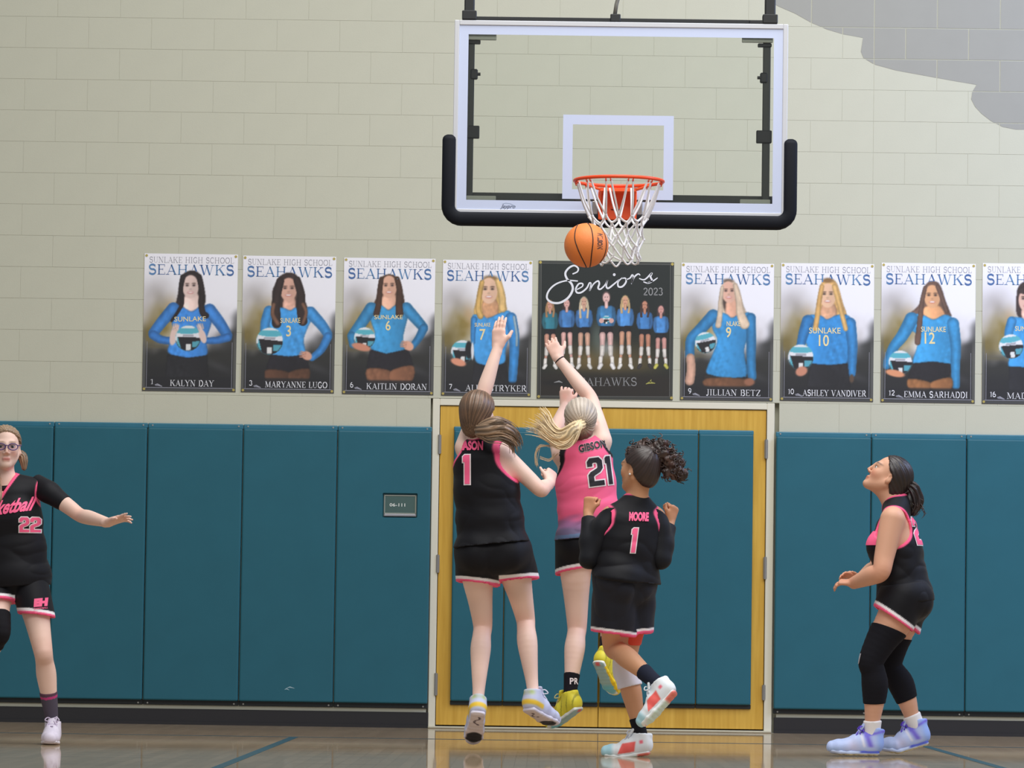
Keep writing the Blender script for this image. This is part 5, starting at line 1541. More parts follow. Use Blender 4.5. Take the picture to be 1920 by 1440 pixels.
# ------------------------------------------------------------------ the five players
def seam_dot(a, b): return float(np.dot(a, b))
def wrinkle(V, seed, zs):
    q = V*np.array((1, 1, zs))
    w = noise3(q, 8, seed)
    r = 1-2*np.abs(np.sin(noise3(q, 13, seed+1)*1.5+w))
    r2 = 1-2*np.abs(np.sin(noise3(q, 24, seed+2)*1.2+w*1.3))
    return -r*.62*sst(-.9, .7, w)-r2*.30+.35*w
class Player:
    def __init__(s, label, Y, J, head, skin, fwd, build=1.0, h=.005, ab=1.0, lb=1.0):
        s.ab = ab; s.lb = lb; s.waist = .136; s.glu = .030
        s.J = {k: at(v[0], v[1], Y+(v[2] if len(v) > 2 else 0)) for k, v in J.items()}
        s.Y = Y; s.skin = skin; s.b = build; s.h = h; s.fwd = nrm(fwd)
        J = s.J
        s.PV = (J['hipL']+J['hipR'])/2; s.MS = (J['shL']+J['shR'])/2
        s.up = nrm(s.MS-s.PV)
        s.ha = nrm(J['hipL']-J['hipR']); s.sa = nrm(J['shL']-J['shR'])
        s.fw = nrm(s.fwd-s.up*s.fwd.dot(s.up))
        s.head = head
        base = np.array([s.PV[0], s.PV[1], 0.0])
        s.root = empty('person', tuple(base)); tag(s.root, label, 'person')
        s.extra_cuts = []
    def spine(s, t, fo=0.0): return s.PV+(s.MS-s.PV)*t+s.fw*fo
    def torso(s, iw=0.0, idp=0.0, arch=None, low=None):
        b = s.b; st = [(-.06, .150*b, .098*b, -.005), (.06, .160*b, .108*b, -.006), (.40, .120*b, .092*b, .0), (.70, .136*b, .100*b, .002), (.90, .142*b, .088*b, -.008)]
        if low is not None: st = [(low, .164*b, .118*b, 0)]+st[1:]
        P = []
        L = np.linalg.norm(s.MS-s.PV)
        for (t0, w0, d0, f0), (t1, w1, d1, f1) in zip(st[:-1], st[1:]):
            ax = lambda t: nrm(s.ha*(1-t)+s.sa*t)
            a, c = s.spine(t0, f0), s.spine(t1, f1)
            if arch: a = a+s.fw*arch*math.sin(math.pi*np.clip(t0, 0, 1)); c = c+s.fw*arch*math.sin(math.pi*np.clip(t1, 0, 1))
            P.append((ecap(a, c, ax(max(t0, 0)), ax(t1), w0+iw, d0+idp, w1+iw, d1+idp), .05))
        return P
    def drape(s, iw, idp, low):
        """the hanging tube of a jersey: wider than the waist below it"""
        b = s.b; st = [(low, .166*b, .124*b, -.008), (.05, .162*b, .118*b, -.008), (.35, s.waist*b, .104*b, -.004), (.62, (s.waist+.132)/2*b, .102*b, .0), (.90, .142*b, .088*b, -.008)]
        P = []
        for (t0, w0, d0, f0), (t1, w1, d1, f1) in zip(st[:-1], st[1:]):
            ax = lambda t: nrm(s.ha*(1-np.clip(t, 0, 1))+s.sa*np.clip(t, 0, 1))
            P.append((ecap(s.spine(t0, f0), s.spine(t1, f1), ax(t0), ax(t1), w0+iw, d0+idp, w1+iw, d1+idp), .05))
        return P
    def straps(s, infl=0.0, frac=.70):
        nb = s.J['neck']; P = []
        for q in ('shL', 'shR'):
            e = nb+(s.J[q]-nb)*frac
            P.append((cone(nb-s.up*.030, e-s.up*.012, .050*s.b+infl, .044*s.b+infl), .05))
        return P
    def glutes(s, infl=0.0):
        return [(ell(s.J[q]-s.fw*.042*s.b+s.up*.005-nrm(s.J[q]-s.PV)*.018, np.array((.088, .088, .092))*s.b+infl), .04) for q in ('hipL', 'hipR')]
    def bust(s, infl=0.0):
        return [(ell(s.spine(.70)+s.fw*.070*s.b+s.sa*q*.058*s.b, np.array((.058, .050, .056))*s.b+infl), .05) for q in (-1, 1)]
    def limbs(s):
        J = s.J; b = s.b; P = []
        for q in 'LR':
            sh, el, wr = J['sh'+q], J['el'+q], J['wr'+q]
            b = s.b*s.ab
            m = el+(wr-el)*.30
            P.append((chain([sh, sh+(el-sh)*.35, sh+(el-sh)*.72, el, m, el+(wr-el)*.68, wr], np.array((.051, .0475, .0425, .0385, .0405, .0330, .0260))*b), .04))
            b = s.b*s.lb
            hip, kn, an = J['hip'+q], J['kn'+q], J['an'+q]
            ld = nrm(an-kn)
            bk = nrm(-s.fw+ld*s.fw.dot(ld)); tb = nrm(kn-hip); bt = nrm(-s.fw+tb*s.fw.dot(tb))
            s.leg = getattr(s, 'leg', {}); s.leg[q] = ([hip, hip+(kn-hip)*.30+bt*.004, hip+(kn-hip)*.65-bt*.006, kn-bt*.002, kn+(an-kn)*.14+bk*.008, kn+(an-kn)*.32+bk*.016, kn+(an-kn)*.58+bk*.010, kn+(an-kn)*.82, an],
                     np.array((.092, .086, .0680, .0535, .0510, .0565, .0455, .0345, .0320))*b)
            P.append((chain(*s.leg[q], 4), .05))
            P.append((ell(kn-bk*.024, np.array((.030, .030, .036))*b), .025))
            toe = s.toes[q]
            P.append((cone(an, an+nrm(toe)*.09-np.array(s.ups[q])*.03, .030, .022), .02))
        return P
    def body(s, hands, cut=()):
        hp, sock = s.head.prims()
        P = s.torso()+s.straps()+s.glutes()+s.bust()+s.limbs()
        P.append((cone(s.J['neck']-s.up*.03, s.head.p(-.022, 0, -.055), .054*s.b, .048*s.b), .03))
        P.append((cone(s.J['neck']+s.fw*.02-s.up*.02, s.head.p(.01, 0, -.07), .036*s.b, .034*s.b), .03))
        P += hp
        lo, hi = boxof([p for p, _ in P]); hl = []
        for hd in hands: hl += hd
        l2, h2 = boxof([p for p, _ in hl])
        v = Vol(np.minimum(lo, l2), np.maximum(hi, h2), s.h)
        for p, k in P: v.add(p, k)
        for p, k in hl: v.add(p, k)
        for c in sock: v.cut(c, .012)
        V, F = v.mesh(1)
        C = np.tile(np.array(s.skin, float), (len(V), 1))
        C *= (1+.025*noise3(V, 30, 3))[:, None]
        s.head.colour(V, C)
        for q in 'LR':
            mixc(C, np.array(s.skin)*np.array((1.0, .86, .82)), np.exp(-(np.linalg.norm(V-s.J['kn'+q], axis=1)/.07)**2)*.45)
            mixc(C, np.array(s.skin)*np.array((1.0, .84, .80)), np.exp(-(np.linalg.norm(V-s.J['el'+q], axis=1)/.05)**2)*.5)
            mixc(C, np.array(s.skin)*np.array((1.02, .88, .85)), np.exp(-(np.linalg.norm(V-s.J['wr'+q]-nrm(s.J['wr'+q]-s.J['el'+q])*.09, axis=1)/.09)**2)*.4)
        o = meshobj('body', V, F, M_SKIN, s.root, col=linv(np.clip(C, 0, 255)))
        s.bodyo = o
        return o
    def armcut(s, q, r=.088, dn=.030, inn=.012):
        sh = s.J['sh'+q]; out = nrm(sh-s.MS)
        return cone(sh-out*inn-s.up*dn, sh+out*.25-s.up*dn, r*s.b, (r+.012)*s.b)
    def jersey(s, hem, colour, trim, arm_r=.088, arm_dn=.03, arm_in=.012, trimw=.020, amp=.004, seed=1, vneck=0.0, low=-.18, iw=.016, idp=.020, neck_r=.066, extra=None, hemcol=None, arch=None, name='jersey', neck_trim=True, arms=True, hemn=None, neck_up=.016, lift=0, sleeves=()):
        P = s.drape(iw, idp, low)+s.straps(.011, .80)+[(p, k) for p, k in s.bust(.018)]+s.glutes(s.glu)
        for q in sleeves: P.append((cone(s.J['sh'+q], s.J['sh'+q]+(s.J['el'+q]-s.J['sh'+q])*.2, .058*s.b, .055*s.b), .04))
        cuts = []; ac = [s.armcut(q, arm_r[i_] if isinstance(arm_r, tuple) else arm_r, arm_dn, arm_in[i_] if isinstance(arm_in, tuple) else arm_in) for i_, q in enumerate('LR')] if arms else []
        nb = s.J['neck']
        nc = cone(nb+s.up*neck_up+s.fw*.012, nb+s.up*.16+s.fw*.03, neck_r*s.b, (neck_r+.025)*s.b)
        cuts += [(a, .006) for a in ac]+[(nc, .006)]
        vc = None
        if vneck:
            def vc(x, y, z, nb=nb, A=.55, dep=vneck):
                px, py, pz = x-nb[0], y-nb[1], z-nb[2]
                a_ = px*s.up[0]+py*s.up[1]+pz*s.up[2]; r_ = px*s.sa[0]+py*s.sa[1]+pz*s.sa[2]; f_ = px*s.fw[0]+py*s.fw[1]+pz*s.fw[2]
                return np.maximum(np.abs(r_)*math.cos(A)-(a_+dep)*math.sin(A), .015-f_)
            vc.lo, vc.hi = nb-.16, nb+.16
            cuts.append((vc, .003))
        hp = s.spine(hem); hn = nrm(hemn) if hemn is not None else -s.up
        def col(V):
            C = np.tile(np.array(colour, float), (len(V), 1))
            if hemcol: hemcol(s, V, C)
            for a in ac: mixc(C, trim, sst(trimw+.0035, trimw-.0035, at_v(a, V)))
            if neck_trim:
                mixc(C, trim, sst(.0195, .0125, at_v(nc, V)))
                if vc is not None: mixc(C, trim, sst(.0185, .0145, at_v(vc, V)))
            return C
        def disp(V, N_):
            t = ((V-s.PV) @ s.up)/np.linalg.norm(s.MS-s.PV)
            a = amp*(.35+.65*sst(.95, .2, t))
            return V+N_*(a*wrinkle(V, seed, 1.9))[:, None]
        o = sdf_part(name, P, .0055, M_CLOTH, s.root, col, keep=[(plane(hp, hn), .004)], cuts=cuts, disp=disp)
        s.jer = o; s.ac = ac
        s.jb = bvh_of(o, s.root)
        return o
    def shorts(s, tl=.42, tr=.42, r0=.108, r1=.116, colour=BLACK, seed=4, amp=.005, tiltL=None, tiltR=None, top=.22, pink=.013, white=.015, crotch=1.0):
        b = s.b
        J = s.J
        P = [(ecap(s.spine(.06), s.spine(top), s.ha, s.ha, .166*b, .122*b, .150*b, .112*b), .03)]+s.glutes(.018)+[(ell(s.PV-s.up*.040-s.fw*.005, np.array((.085, .112, .088))*b*crotch, (s.ha, s.fw, s.up)), .03)]
        lo, hi = boxof([p for p, _ in P]); legs = []
        for q, t, tilt in (('L', tl, tiltL), ('R', tr, tiltR)):
            hip, kn = J['hip'+q], J['kn'+q]; hm = hip+(kn-hip)*t; d = nrm(kn-hip)
            n = nrm(tilt) if tilt is not None else d
            end = hm+d*.10
            f = (r1-r0)/max(np.linalg.norm(hm-hip), .05); rE = r1+f*np.linalg.norm(end-hm)
            c = cone(hip+s.up*.02, end, r0*b, rE*b); pl = plane(hm, n)
            inner = cone(hip, end, (r0-.012)*b, (rE-.010)*b)
            g = lambda x, y, z, c=c, pl=pl: smax(c(x, y, z), pl(x, y, z), .004)
            g.lo, g.hi = c.lo, c.hi
            sd = (1 if q == 'L' else -1)*s.ha; md = plane(s.PV+sd*.030, -sd)
            ic = lambda x, y, z, i=inner, pl=pl, md=md: np.maximum(np.maximum(i(x, y, z), md(x, y, z)), -(pl(x, y, z)+.016)); ic.lo, ic.hi = inner.lo, inner.hi
            legs.append((g, ic, pl, c)); lo = np.minimum(lo, c.lo); hi = np.maximum(hi, c.hi)
        v = Vol(lo, hi, .0055)
        for p, k in P: v.add(p, k)
        for g, ic, pl, c in legs: v.add(g, .022)
        for g, ic, pl, c in legs: v.cut(ic, .003)
        v.keep(plane(s.spine(top), s.up), .004)
        V, F = v.mesh(1); N_ = vnormals(V, F)
        dl = np.stack([at_v(pl, V) for g, ic, pl, c in legs]); dc = np.stack([at_v(c, V) for g, ic, pl, c in legs])
        near = dc.argmin(0); dp = np.take_along_axis(dl, near[None], 0)[0]
        w = sst(0, -.10, dp)*.6+.4
        V = V+N_*(amp*w*wrinkle(V, seed, .75))[:, None]
        C = np.tile(np.array(colour, float), (len(V), 1))
        mixc(C, WHITE, sst(-(pink+white)-.002, -(pink+white)+.002, dp)); mixc(C, PINK, sst(-pink-.002, -pink+.002, dp))
        o = meshobj('shorts', V, F, M_CLOTH, s.root, col=linv(C)); s.sho = o; s.sb = bvh_of(o, s.root)
        return o
    def leg_cover(s, name, q, a, c, infl, m, colour, na=None, nc=None, amp=0, h=.0045, seed=1):
        """stocking, sleeve, sock or brace that follows the leg; a and c count hip 0, knee 1, ankle 2"""
        J = s.J; hip, kn, an = J['hip'+q], J['kn'+q], J['an'+q]
        pos = lambda t: hip+(kn-hip)*t if t <= 1 else kn+(an-kn)*(t-1)
        dr = lambda t: nrm(kn-hip) if t <= 1 else nrm(an-kn)
        pts, r = s.leg[q]; pts = list(pts); r = np.array(r)+infl
        if c > 2: pts = pts+[pos(c+.1)]; r = np.append(r, r[-1])
        g = chain(pts, r, 4)
        K = [(plane(pos(a), -dr(a) if na is None else nrm(na)), .003), (plane(pos(c), dr(c) if nc is None else nrm(nc)), .003)]
        lo = np.minimum.reduce([pos(t) for t in np.linspace(a, c, 6)])-.12; hi = np.maximum.reduce([pos(t) for t in np.linspace(a, c, 6)])+.12
        g.lo, g.hi = np.maximum(g.lo, lo), np.minimum(g.hi, hi)
        if a < 1 < c:
            K = [((lambda x, y, z, p1=K[0][0], cut=plane(kn, nrm(nrm(an-kn)+nrm(kn-hip))): np.where(cut(x, y, z) < 0, p1(x, y, z), -1.0)), 0), ((lambda x, y, z, p2=K[1][0], cut=plane(kn, nrm(nrm(an-kn)+nrm(kn-hip))): np.where(cut(x, y, z) > 0, p2(x, y, z), -1.0)), 0)]
        dsp = (lambda V, N_: V+N_*(amp*noise3(V, 40, seed))[:, None]) if amp else None
        return sdf_part(name, [(g, 0)], h, m, s.root, colour, keep=K, disp=dsp)
    def tube_part(s, name, pts, rads, m, colour, h=.0045, k=.02, amp=0, seed=1, keep=()):
        """sleeve, sock or brace around a limb, cut square at both ends"""
        P = [(cone(pts[i], pts[i+1], rads[i], rads[i+1]), k) for i in range(len(pts)-1)]
        d0 = nrm(pts[0]-pts[1]); d1 = nrm(pts[-1]-pts[-2])
        K = [(plane(pts[0], d0), .003), (plane(pts[-1], d1), .003)] if not keep else list(keep)
        dsp = (lambda V, N_: V+N_*(amp*noise3(V, 40, seed))[:, None]) if amp else None
        return sdf_part(name, P, h, m, s.root, colour, keep=K, disp=dsp)
    def hair_cap(s, colour, thick=.012, tie=(-.095, 0, .0), hl=.0152, grooves=70, light=(1, 1, 1), nape=-.085, amp=.0022, bulk=(0, 0, 0), low=None, side=.004, tone=None, cutear=True, vary=1.0):
        H = s.head; k = H.k; A = H.ax()
        P = [(ell(H.p(-.010+bulk[0], 0, .026+bulk[1]), (np.array((.0745+side, .094, .086))+thick)*k, A), 0)]
        P.append((ell(H.p(-.045, 0, -.020), (np.array((.058, .050, .070))+thick*.7)*k, A), .03))
        if low: P.append((ell(H.p(*low[0]), np.array(low[1])*k, A), .03))
        n = nrm(H.f*.833-H.u*.553)
        pl = plane(H.c+n*hl*k, n)
        kp = [(pl, .008), (plane(H.p(0, 0, nape), -H.u+H.f*.35), .012)]
        cuts = [(ell(H.p(.012, q*.082, -.018), np.array((.030, .026, .034))*k, A), .008) for q in (-1, 1)] if cutear else []
        T = H.p(*tie)
        def strand(V):
            R = V-T; ax = nrm(T-H.p(-.01, 0, .02)); e1 = nrm(np.cross(ax, H.u) if abs(ax.dot(H.u)) < .9 else np.cross(ax, H.f)); e2 = np.cross(ax, e1)
            ang = np.arctan2(R @ e2, R @ e1); return ang+.05*noise3(V, 30, 8)
        def disp(V, N_):
            a = strand(V); return V+N_*(amp*(np.sin(a*grooves)*.6+np.sin(a*grooves*.37+1)*.6))[:, None]
        def col(V):
            a = strand(V); C = np.tile(np.array(colour, float), (len(V), 1))
            C *= (1+vary*(.16*np.sin(a*grooves)+.14*np.sin(a*grooves*.43+2)+.08*noise3(V, 60, 4)))[:, None]
            if tone: tone(H, V, C, a)
            return C
        return sdf_part('hair', P, .004, M_HAIR, s.root, col, keep=kp, cuts=cuts, disp=disp)
def sock_part(pl, q, t0, colour, r=.004, name='sock', amp=.0012, t1=1.05):
    return pl.leg_cover(name, q, 1+t0, 1+t1, r, M_KNIT, colour, amp=amp)
# ---- player at the right, side view, watching the ball
TAN = (216, 164, 136)
hdE = Head(at(1666, 893, -5.05), (-.83, -.03, .55), (.55, 0, .83), 1.0, TAN); hdE.brow = (60, 44, 38)
E_ = Player('person standing at the right in black jersey, long black leg sleeves and lilac shoes', -5.05,
    dict(neck=(1680, 936, 0), shL=(1673, 974, -.165), shR=(1676, 976, .165), elL=(1652, 1072, -.22), wrL=(1601, 1093, -.07), elR=(1645, 1066, .20), wrR=(1614, 1086, .04),
         hipL=(1694, 1128, -.085), hipR=(1694, 1128, .085), knL=(1634, 1240, -.13), anL=(1636, 1379, -.10), knR=(1668, 1248, .10), anR=(1719, 1364, .12)),
    hdE, TAN, (-1, 0, 0), 1.06, ab=1.16, lb=1.05)
E_.glu = .019
E_.toes = dict(L=(-1, -.03, 0), R=(-.94, 0, -.26)); E_.ups = dict(L=np.array((0, 0, 1.)), R=nrm((-.26, 0, .94)))
E_.body([hand_prims(E_.J['wrL'], (-.90, .25, .06), (.1, .35, -1), np.array((-.2, -.3, 1)), curl=.55, spread=.14, L=.146),
         hand_prims(E_.J['wrR'], (-.85, -.1, .30), (0, -.5, -.8), np.array((-.2, -.6, .5)), curl=.45, L=.146)])
hdE.eyes(E_.root)
def hc(s, V, C): pass
E_.jersey(-.03, BLACK, PINK, arm_r=.092, arm_dn=.040, arm_in=.02, trimw=.016, amp=.008, seed=21, low=-.14, iw=.008, idp=.012, neck_r=.056, vneck=.04, neck_up=.030)
E_.shorts(.30, .30, .116, .114, seed=31, amp=.006, crotch=.8, tiltL=(-.56, 0, -.83), tiltR=(-.56, 0, -.83))
for q in 'LR':
    E_.leg_cover('leg_sleeve', q, .46 if q == 'L' else .56, 1.57, .006, M_KNIT, (22, 22, 29), na=nrm(E_.J['hip'+q]-E_.J['kn'+q])+np.array((.0, 0, .35)))
    sock_part(E_, q, .80, (236, 234, 236), .008, amp=.002)
lb_ = bvh_of(bpy.data.objects['leg_sleeve'], E_.root)
def lilac(V, C):
    x, y, z = V.T
    mixc(C, (150, 178, 240), sst(.06, .02, x)); mixc(C, (172, 198, 246), sst(.17, .25, x)*sst(.05, .03, z))
    mixc(C, (124, 112, 226), np.exp(-((x-.075-(z-.06)*.35)/.014)**2)*sst(.035, .05, z)); mixc(C, (124, 116, 232), np.exp(-((z-.108+.25*(x-.05))/.007)**2)*(x < .10))
    mixc(C, (232, 234, 252), np.exp(-((x-.105-(z-.06)*.25)/.007)**2)*sst(.035, .05, z))
    mixc(C, (206, 208, 244), np.exp(-((x-.155)/.03)**2-((z-.05)/.03)**2))
def lsole(V, C, under):
    x, y, z = V.T
    mixc(C, (70, 84, 190), (sst(.012, .015, z)*sst(.03, .024, z)*sst(.13, .11, x)))
    mixc(C, (236, 226, 176), sst(.010, .007, z))
LIL = (186, 204, 250)
make_shoe(E_.root, E_.J['anL'], (-1, -.03, 0), (0, 0, 1), LIL, (196, 212, 248), (228, 214, 150), (104, 74, 214), lilac, 0, .285, paint_sole=lsole, high=.030)
make_shoe(E_.root, E_.J['anR'], (-.955, 0, -.30), nrm((-.30, 0, .955)), LIL, (196, 212, 248), (232, 204, 120), (104, 74, 214), lilac, .29, .285, paint_sole=lsole, high=.030)
HCOL = (40, 32, 33)
def grey_streak(H, V, C, a): pass
E_.hair_cap(HCOL, .012, (-.108, 0, -.045), hl=.004, grooves=60, nape=-.10, bulk=(-.008, -.004, 0), low=((-.060, 0, -.05), (.058, .055, .055)))
H = hdE; T0 = H.p(-.104, 0, -.055)
tg = [at(1703, 912, -5.05), at(1714, 928, -5.05), at(1716, 945, -5.05), at(1711, 957, -5.05)]
clump('ponytail', [[(T0, .020), (tg[0], .026), (tg[1], .029), (tg[2], .026), (tg[3], .012)]], HCOL, E_.root, amp=.010, fr=70, tint=lambda V, C: mixc(C, (92, 70, 52), sst(1.905, 1.955, V[:, 0])*.6))
MB().tube([tuple(T0+H.u*.014*math.cos(t)+H.s*.016*math.sin(t)) for t in np.linspace(0, 6.283, 16, endpoint=False)], .006, 8, True).build('hair_tie', M_BPRINT, E_.root, True)
rsE = np.random.RandomState(9); fr_ = []
for i in range(70):
    a = tg[1]+rsE.normal(0, .010, 3); e = tg[2]+np.array((rsE.normal(.002, .022), rsE.normal(0, .022), rsE.normal(-.01, .022))); fr_.append(catmull([a, (a+e)/2+rsE.normal(0, .009, 3), e, e+rsE.normal(0, .010, 3)+np.array((0, 0, -.012))], 4))
strand_bundle('loose_strands', fr_, .0019, .0004, lambda i, t: np.array((66, 52, 46))[None]*(1+.25*math.sin(i*2.1))+0*t[:, None], E_.root)
# lettering of the jersey
cE = nrm((-.62, .78, 0)); rE_ = nrm((.78, .62, 0)); uE = nrm((-.16, 0, 1)); oE = at(1717, 1024, -5.15)
for nme, d_, mm, lf in (('number_edge', .006, M_WPRINT, .002), ('number', 0, M_PINK, .0035)):
    for p in block_number('21', .142, .10): stick(nme, *tri_poly(offset_poly(p, d_) if d_ else p), oE+rE_*.066+uE*.008, rE_, uE, cE, E_.jb, mm, E_.root, lf)
stick('front_print', *tri_poly(np.array([(-.055, -.036), (.055, -.036), (.055, .036), (-.055, .036)])), at(1623, 1009, -5.15), nrm((.66, -.75, 0)), (0, 0, 1), nrm((.75, .66, 0)), E_.jb, M_PINK, E_.root, .0025)
V2, T2 = font_tris('J', offset=.03)
stick('sleeve_mark', (V2-V2.mean(0))*.06, T2, at(1614, 1241, -5.15), (1, 0, 0), nrm((.2, 0, 1)), nrm((.35, 1, 0)), lb_, mat('sleeve_grey', (170, 168, 176), .6), E_.root, .0025)
# ---- player at the left edge, facing the camera, with glasses and an outstretched hand
PALE = (238, 202, 186)
YA = -5.0
hdA = Head(at(10, 838, YA), (.20, -.97, -.03), (0, 0, 1), .98, PALE); hdA.brow = (130, 102, 80)
A_ = Player('person at the left edge in glasses and black jersey number 22, arm held out', YA,
    dict(neck=(9, 897, .02), shL=(80, 914, .0), shR=(-60, 914, .0), elL=(150, 966, -.12), wrL=(203, 980, -.30), elR=(-122, 990, -.05), wrR=(-150, 1075, -.22),
         hipL=(56, 1088, 0), hipR=(-12, 1088, 0), knL=(81, 1222, -.14), anL=(99, 1361, -.02), knR=(0, 1186, -.16), anR=(-62, 1290, .10)),
    hdA, PALE, (.06, -1, 0), .94, lb=.98)
A_.waist = .150
A_.toes = dict(L=(.03, -1, -.02), R=(-.1, -.75, -.6)); A_.ups = dict(L=np.array((0, 0, 1.)), R=nrm((0, -.5, .85)))
A_.body([hand_prims(A_.J['wrL'], (.88, -.36, .28), (.15, -.45, -.9), np.array((.1, -.5, .7)), curl=.12, spread=.16, curls=(.05, .12, .18, .28), L=.158, tout=.45),
         hand_prims(A_.J['wrR'], (-.2, -.3, -.9), (1, 0, 0), np.array((0, -1, 0)), curl=.4)])
hdA.eyes(A_.root)
A_.jersey(-.075, BLACK, PINK, arm_r=.078, arm_dn=.026, arm_in=-.030, amp=.0045, seed=2, low=-.2, iw=.040, idp=.032, neck_r=.056, vneck=.085, neck_up=.016, trimw=.014)
for q in 'LR':
    sh, el = A_.J['sh'+q], A_.J['el'+q]
    A_.tube_part('undershirt_sleeve', [sh-(el-sh)*.22, sh+(el-sh)*.15, sh+(el-sh)*.60], [.046, .054, .046], M_CLOTH, BLACK, amp=.002, k=.03)
nb = A_.J['neck']
sdf_part('undershirt_collar', [(cone(nb-A_.up*.045+A_.fw*.03, nb+A_.up*.000+A_.fw*.012, .064, .055), .02)], .0045, M_CLOTH, A_.root, BLACK, keep=[(plane(nb-A_.up*.010+A_.fw*.03, nrm(A_.up*.8+A_.fw*.55)), .004)])
A_.shorts(.50, .42, .100, .100, seed=5, amp=.007, tiltL=(-.10, -.1, -1), tiltR=(.05, -.2, -1))
def sockA(V):
    C = np.tile(np.array((84, 78, 92), float), (len(V), 1)); kn, an = A_.J['knL'], A_.J['anL']; t = ((V-kn) @ (an-kn))/((an-kn) @ (an-kn))
    mixc(C, (196, 70, 128), (np.abs(t-.602) < .016).astype(float)); mixc(C, (96, 66, 82), (t < .575).astype(float)); return C
sock_part(A_, 'L', .545, sockA, .0045)
A_.leg_cover('knee_sleeve', 'R', .68, 1.22, .006, M_KNIT, (26, 25, 30))
sock_part(A_, 'R', .60, (84, 78, 92), .0045)
LAV = (226, 218, 236)
def gum(V, C, under): mixc(C, (196, 168, 150), sst(.016, .010, V[:, 2]))
make_shoe(A_.root, A_.J['anL'], (.05, -1, 0), (0, 0, 1), LAV, (232, 226, 236), (190, 160, 140), (214, 200, 224), None, 0, .27, paint_sole=gum, high=.012)
make_shoe(A_.root, A_.J['anR'], (-.15, -.75, -.62), nrm((0, -.6, .8)), LAV, (232, 226, 236), (190, 160, 140), (214, 200, 224), None, 0, .27, paint_sole=gum)
HA = (136, 108, 84)
A_.hair_cap(HA, .007, (-.105, 0, -.03), hl=.006, grooves=70, nape=-.10, low=((-.050, 0, -.05), (.062, .055, .06)), tone=lambda H, V, C, a: mixc(C, (196, 176, 150), sst(.05, .11, (V-H.c) @ H.u)*.35))
# a tail of hair seen behind the ear and a lock on the far shoulder
T0 = hdA.p(-.095, 0, -.03)
clump('ponytail', [[(T0, .018), (at(38, 852, YA+.06), .012), (at(44, 864, YA+.05), .010), (at(45, 880, YA+.04), .004)], [(T0, .018), (at(-10, 880, YA+.02), .026), (at(-8, 912, YA-.10), .024), (at(-4, 936, YA-.14), .014)]], HA, A_.root, amp=.004)
gl = MB()
H = hdA
for q in (-1, 1):
    pts = [tuple(H.p(.106-.012*abs(math.cos(a)*.026+.031-.031)-.35*(max(0, q*(q*.033+math.cos(a)*.026)-.03)), q*.033+math.cos(a)*.026, .000+math.sin(a)*.0175)) for a in np.linspace(0, 6.283, 28, endpoint=False)]
    gl.tube(pts, .0026, 8, True)
    gl.tube([tuple(H.p(.094, q*.061, .008)), tuple(H.p(.06, q*.080, .008)), tuple(H.p(.0, q*.083, .006))], .0028, 8)
gl.tube([tuple(H.p(.106, -.009, .005)), tuple(H.p(.110, 0, .008)), tuple(H.p(.106, .009, .005))], .0026, 8)
gf = gl.build('glasses', mat('glasses_violet', (74, 52, 116), .3), A_.root, True)
def mat_lens():
    m = bpy.data.materials.new('lens'); m.use_nodes = True; nt = m.node_tree; N = nt.nodes; N.remove(N['Principled BSDF'])
    t = N.new('ShaderNodeBsdfTransparent'); t.inputs[0].default_value = (.80, .76, .86, 1); g = N.new('ShaderNodeBsdfGlossy'); g.inputs['Roughness'].default_value = .05
    x = N.new('ShaderNodeMixShader'); x.inputs[0].default_value = .07; nt.links.new(t.outputs[0], x.inputs[1]); nt.links.new(g.outputs[0], x.inputs[2]); nt.links.new(x.outputs[0], N['Material Output'].inputs['Surface']); return m
ML = mat_lens()
for q in (-1, 1):
    a_ = np.linspace(0, 6.283, 28, endpoint=False)
    P = [H.p(.105-.35*(max(0, q*(q*.033+math.cos(t)*.026)-.03)), q*.033+math.cos(t)*.026, math.sin(t)*.0175) for t in a_]
    meshobj('lens', [H.p(.1055, q*.030, 0)]+P, [(0, i+1, (i+1) % 28+1) for i in range(28)], ML, gf)
# front lettering
c_ = (0, 1, 0)
tw = at(55, 985, YA); 
for nme, d_, mm, lf in (('number_edge', .005, M_WPRINT, .002), ('number', 0, M_PINK, .0035)):
    for p in block_number('22', .076, .06): stick(nme, *tri_poly(offset_poly(p, d_) if d_ else p), (at(60, 985, YA)-np.array((0, 0, .038))), (1, 0, .01), (0, 0, 1), c_, A_.jb, mm, A_.root, lf)
def cloth_text(pl, bvh, txt, c, width, height, right, up, cast, m, shear=0.0, off=.02, lift=.003, name='lettering', arcup=0.0):
    V2, T2 = font_tris(txt, shear=shear, offset=off); V2 = V2-(V2.max(0)+V2.min(0))/2
    V2[:, 0] *= width/np.ptp(V2[:, 0]); V2[:, 1] *= height/np.ptp(V2[:, 1])
    if arcup: V2[:, 1] -= arcup*(V2[:, 0]/(width/2))**2
    return stick(name, V2, T2, c, right, up, cast, bvh, m, pl.root, lift)
cloth_text(A_, A_.jb, 'Basketball', at(18, 952, YA), .30, .075, (1, 0, .16), (0, 0, 1), c_, M_PINK, shear=.5, off=.03)
for txt, w_, h_, dz in (('EH', .062, .042, 0),):
    cloth_text(A_, A_.sb, txt, at(80, 1130, YA-.05), .066, .044, (1, 0, .12), (0, 0, 1), c_, M_PINK, off=.09)
cloth_text(A_, A_.sb, 'BASKETBALL', at(81, 1141, YA-.05), .066, .008, (1, 0, .12), (0, 0, 1), c_, M_PINK, off=.02)
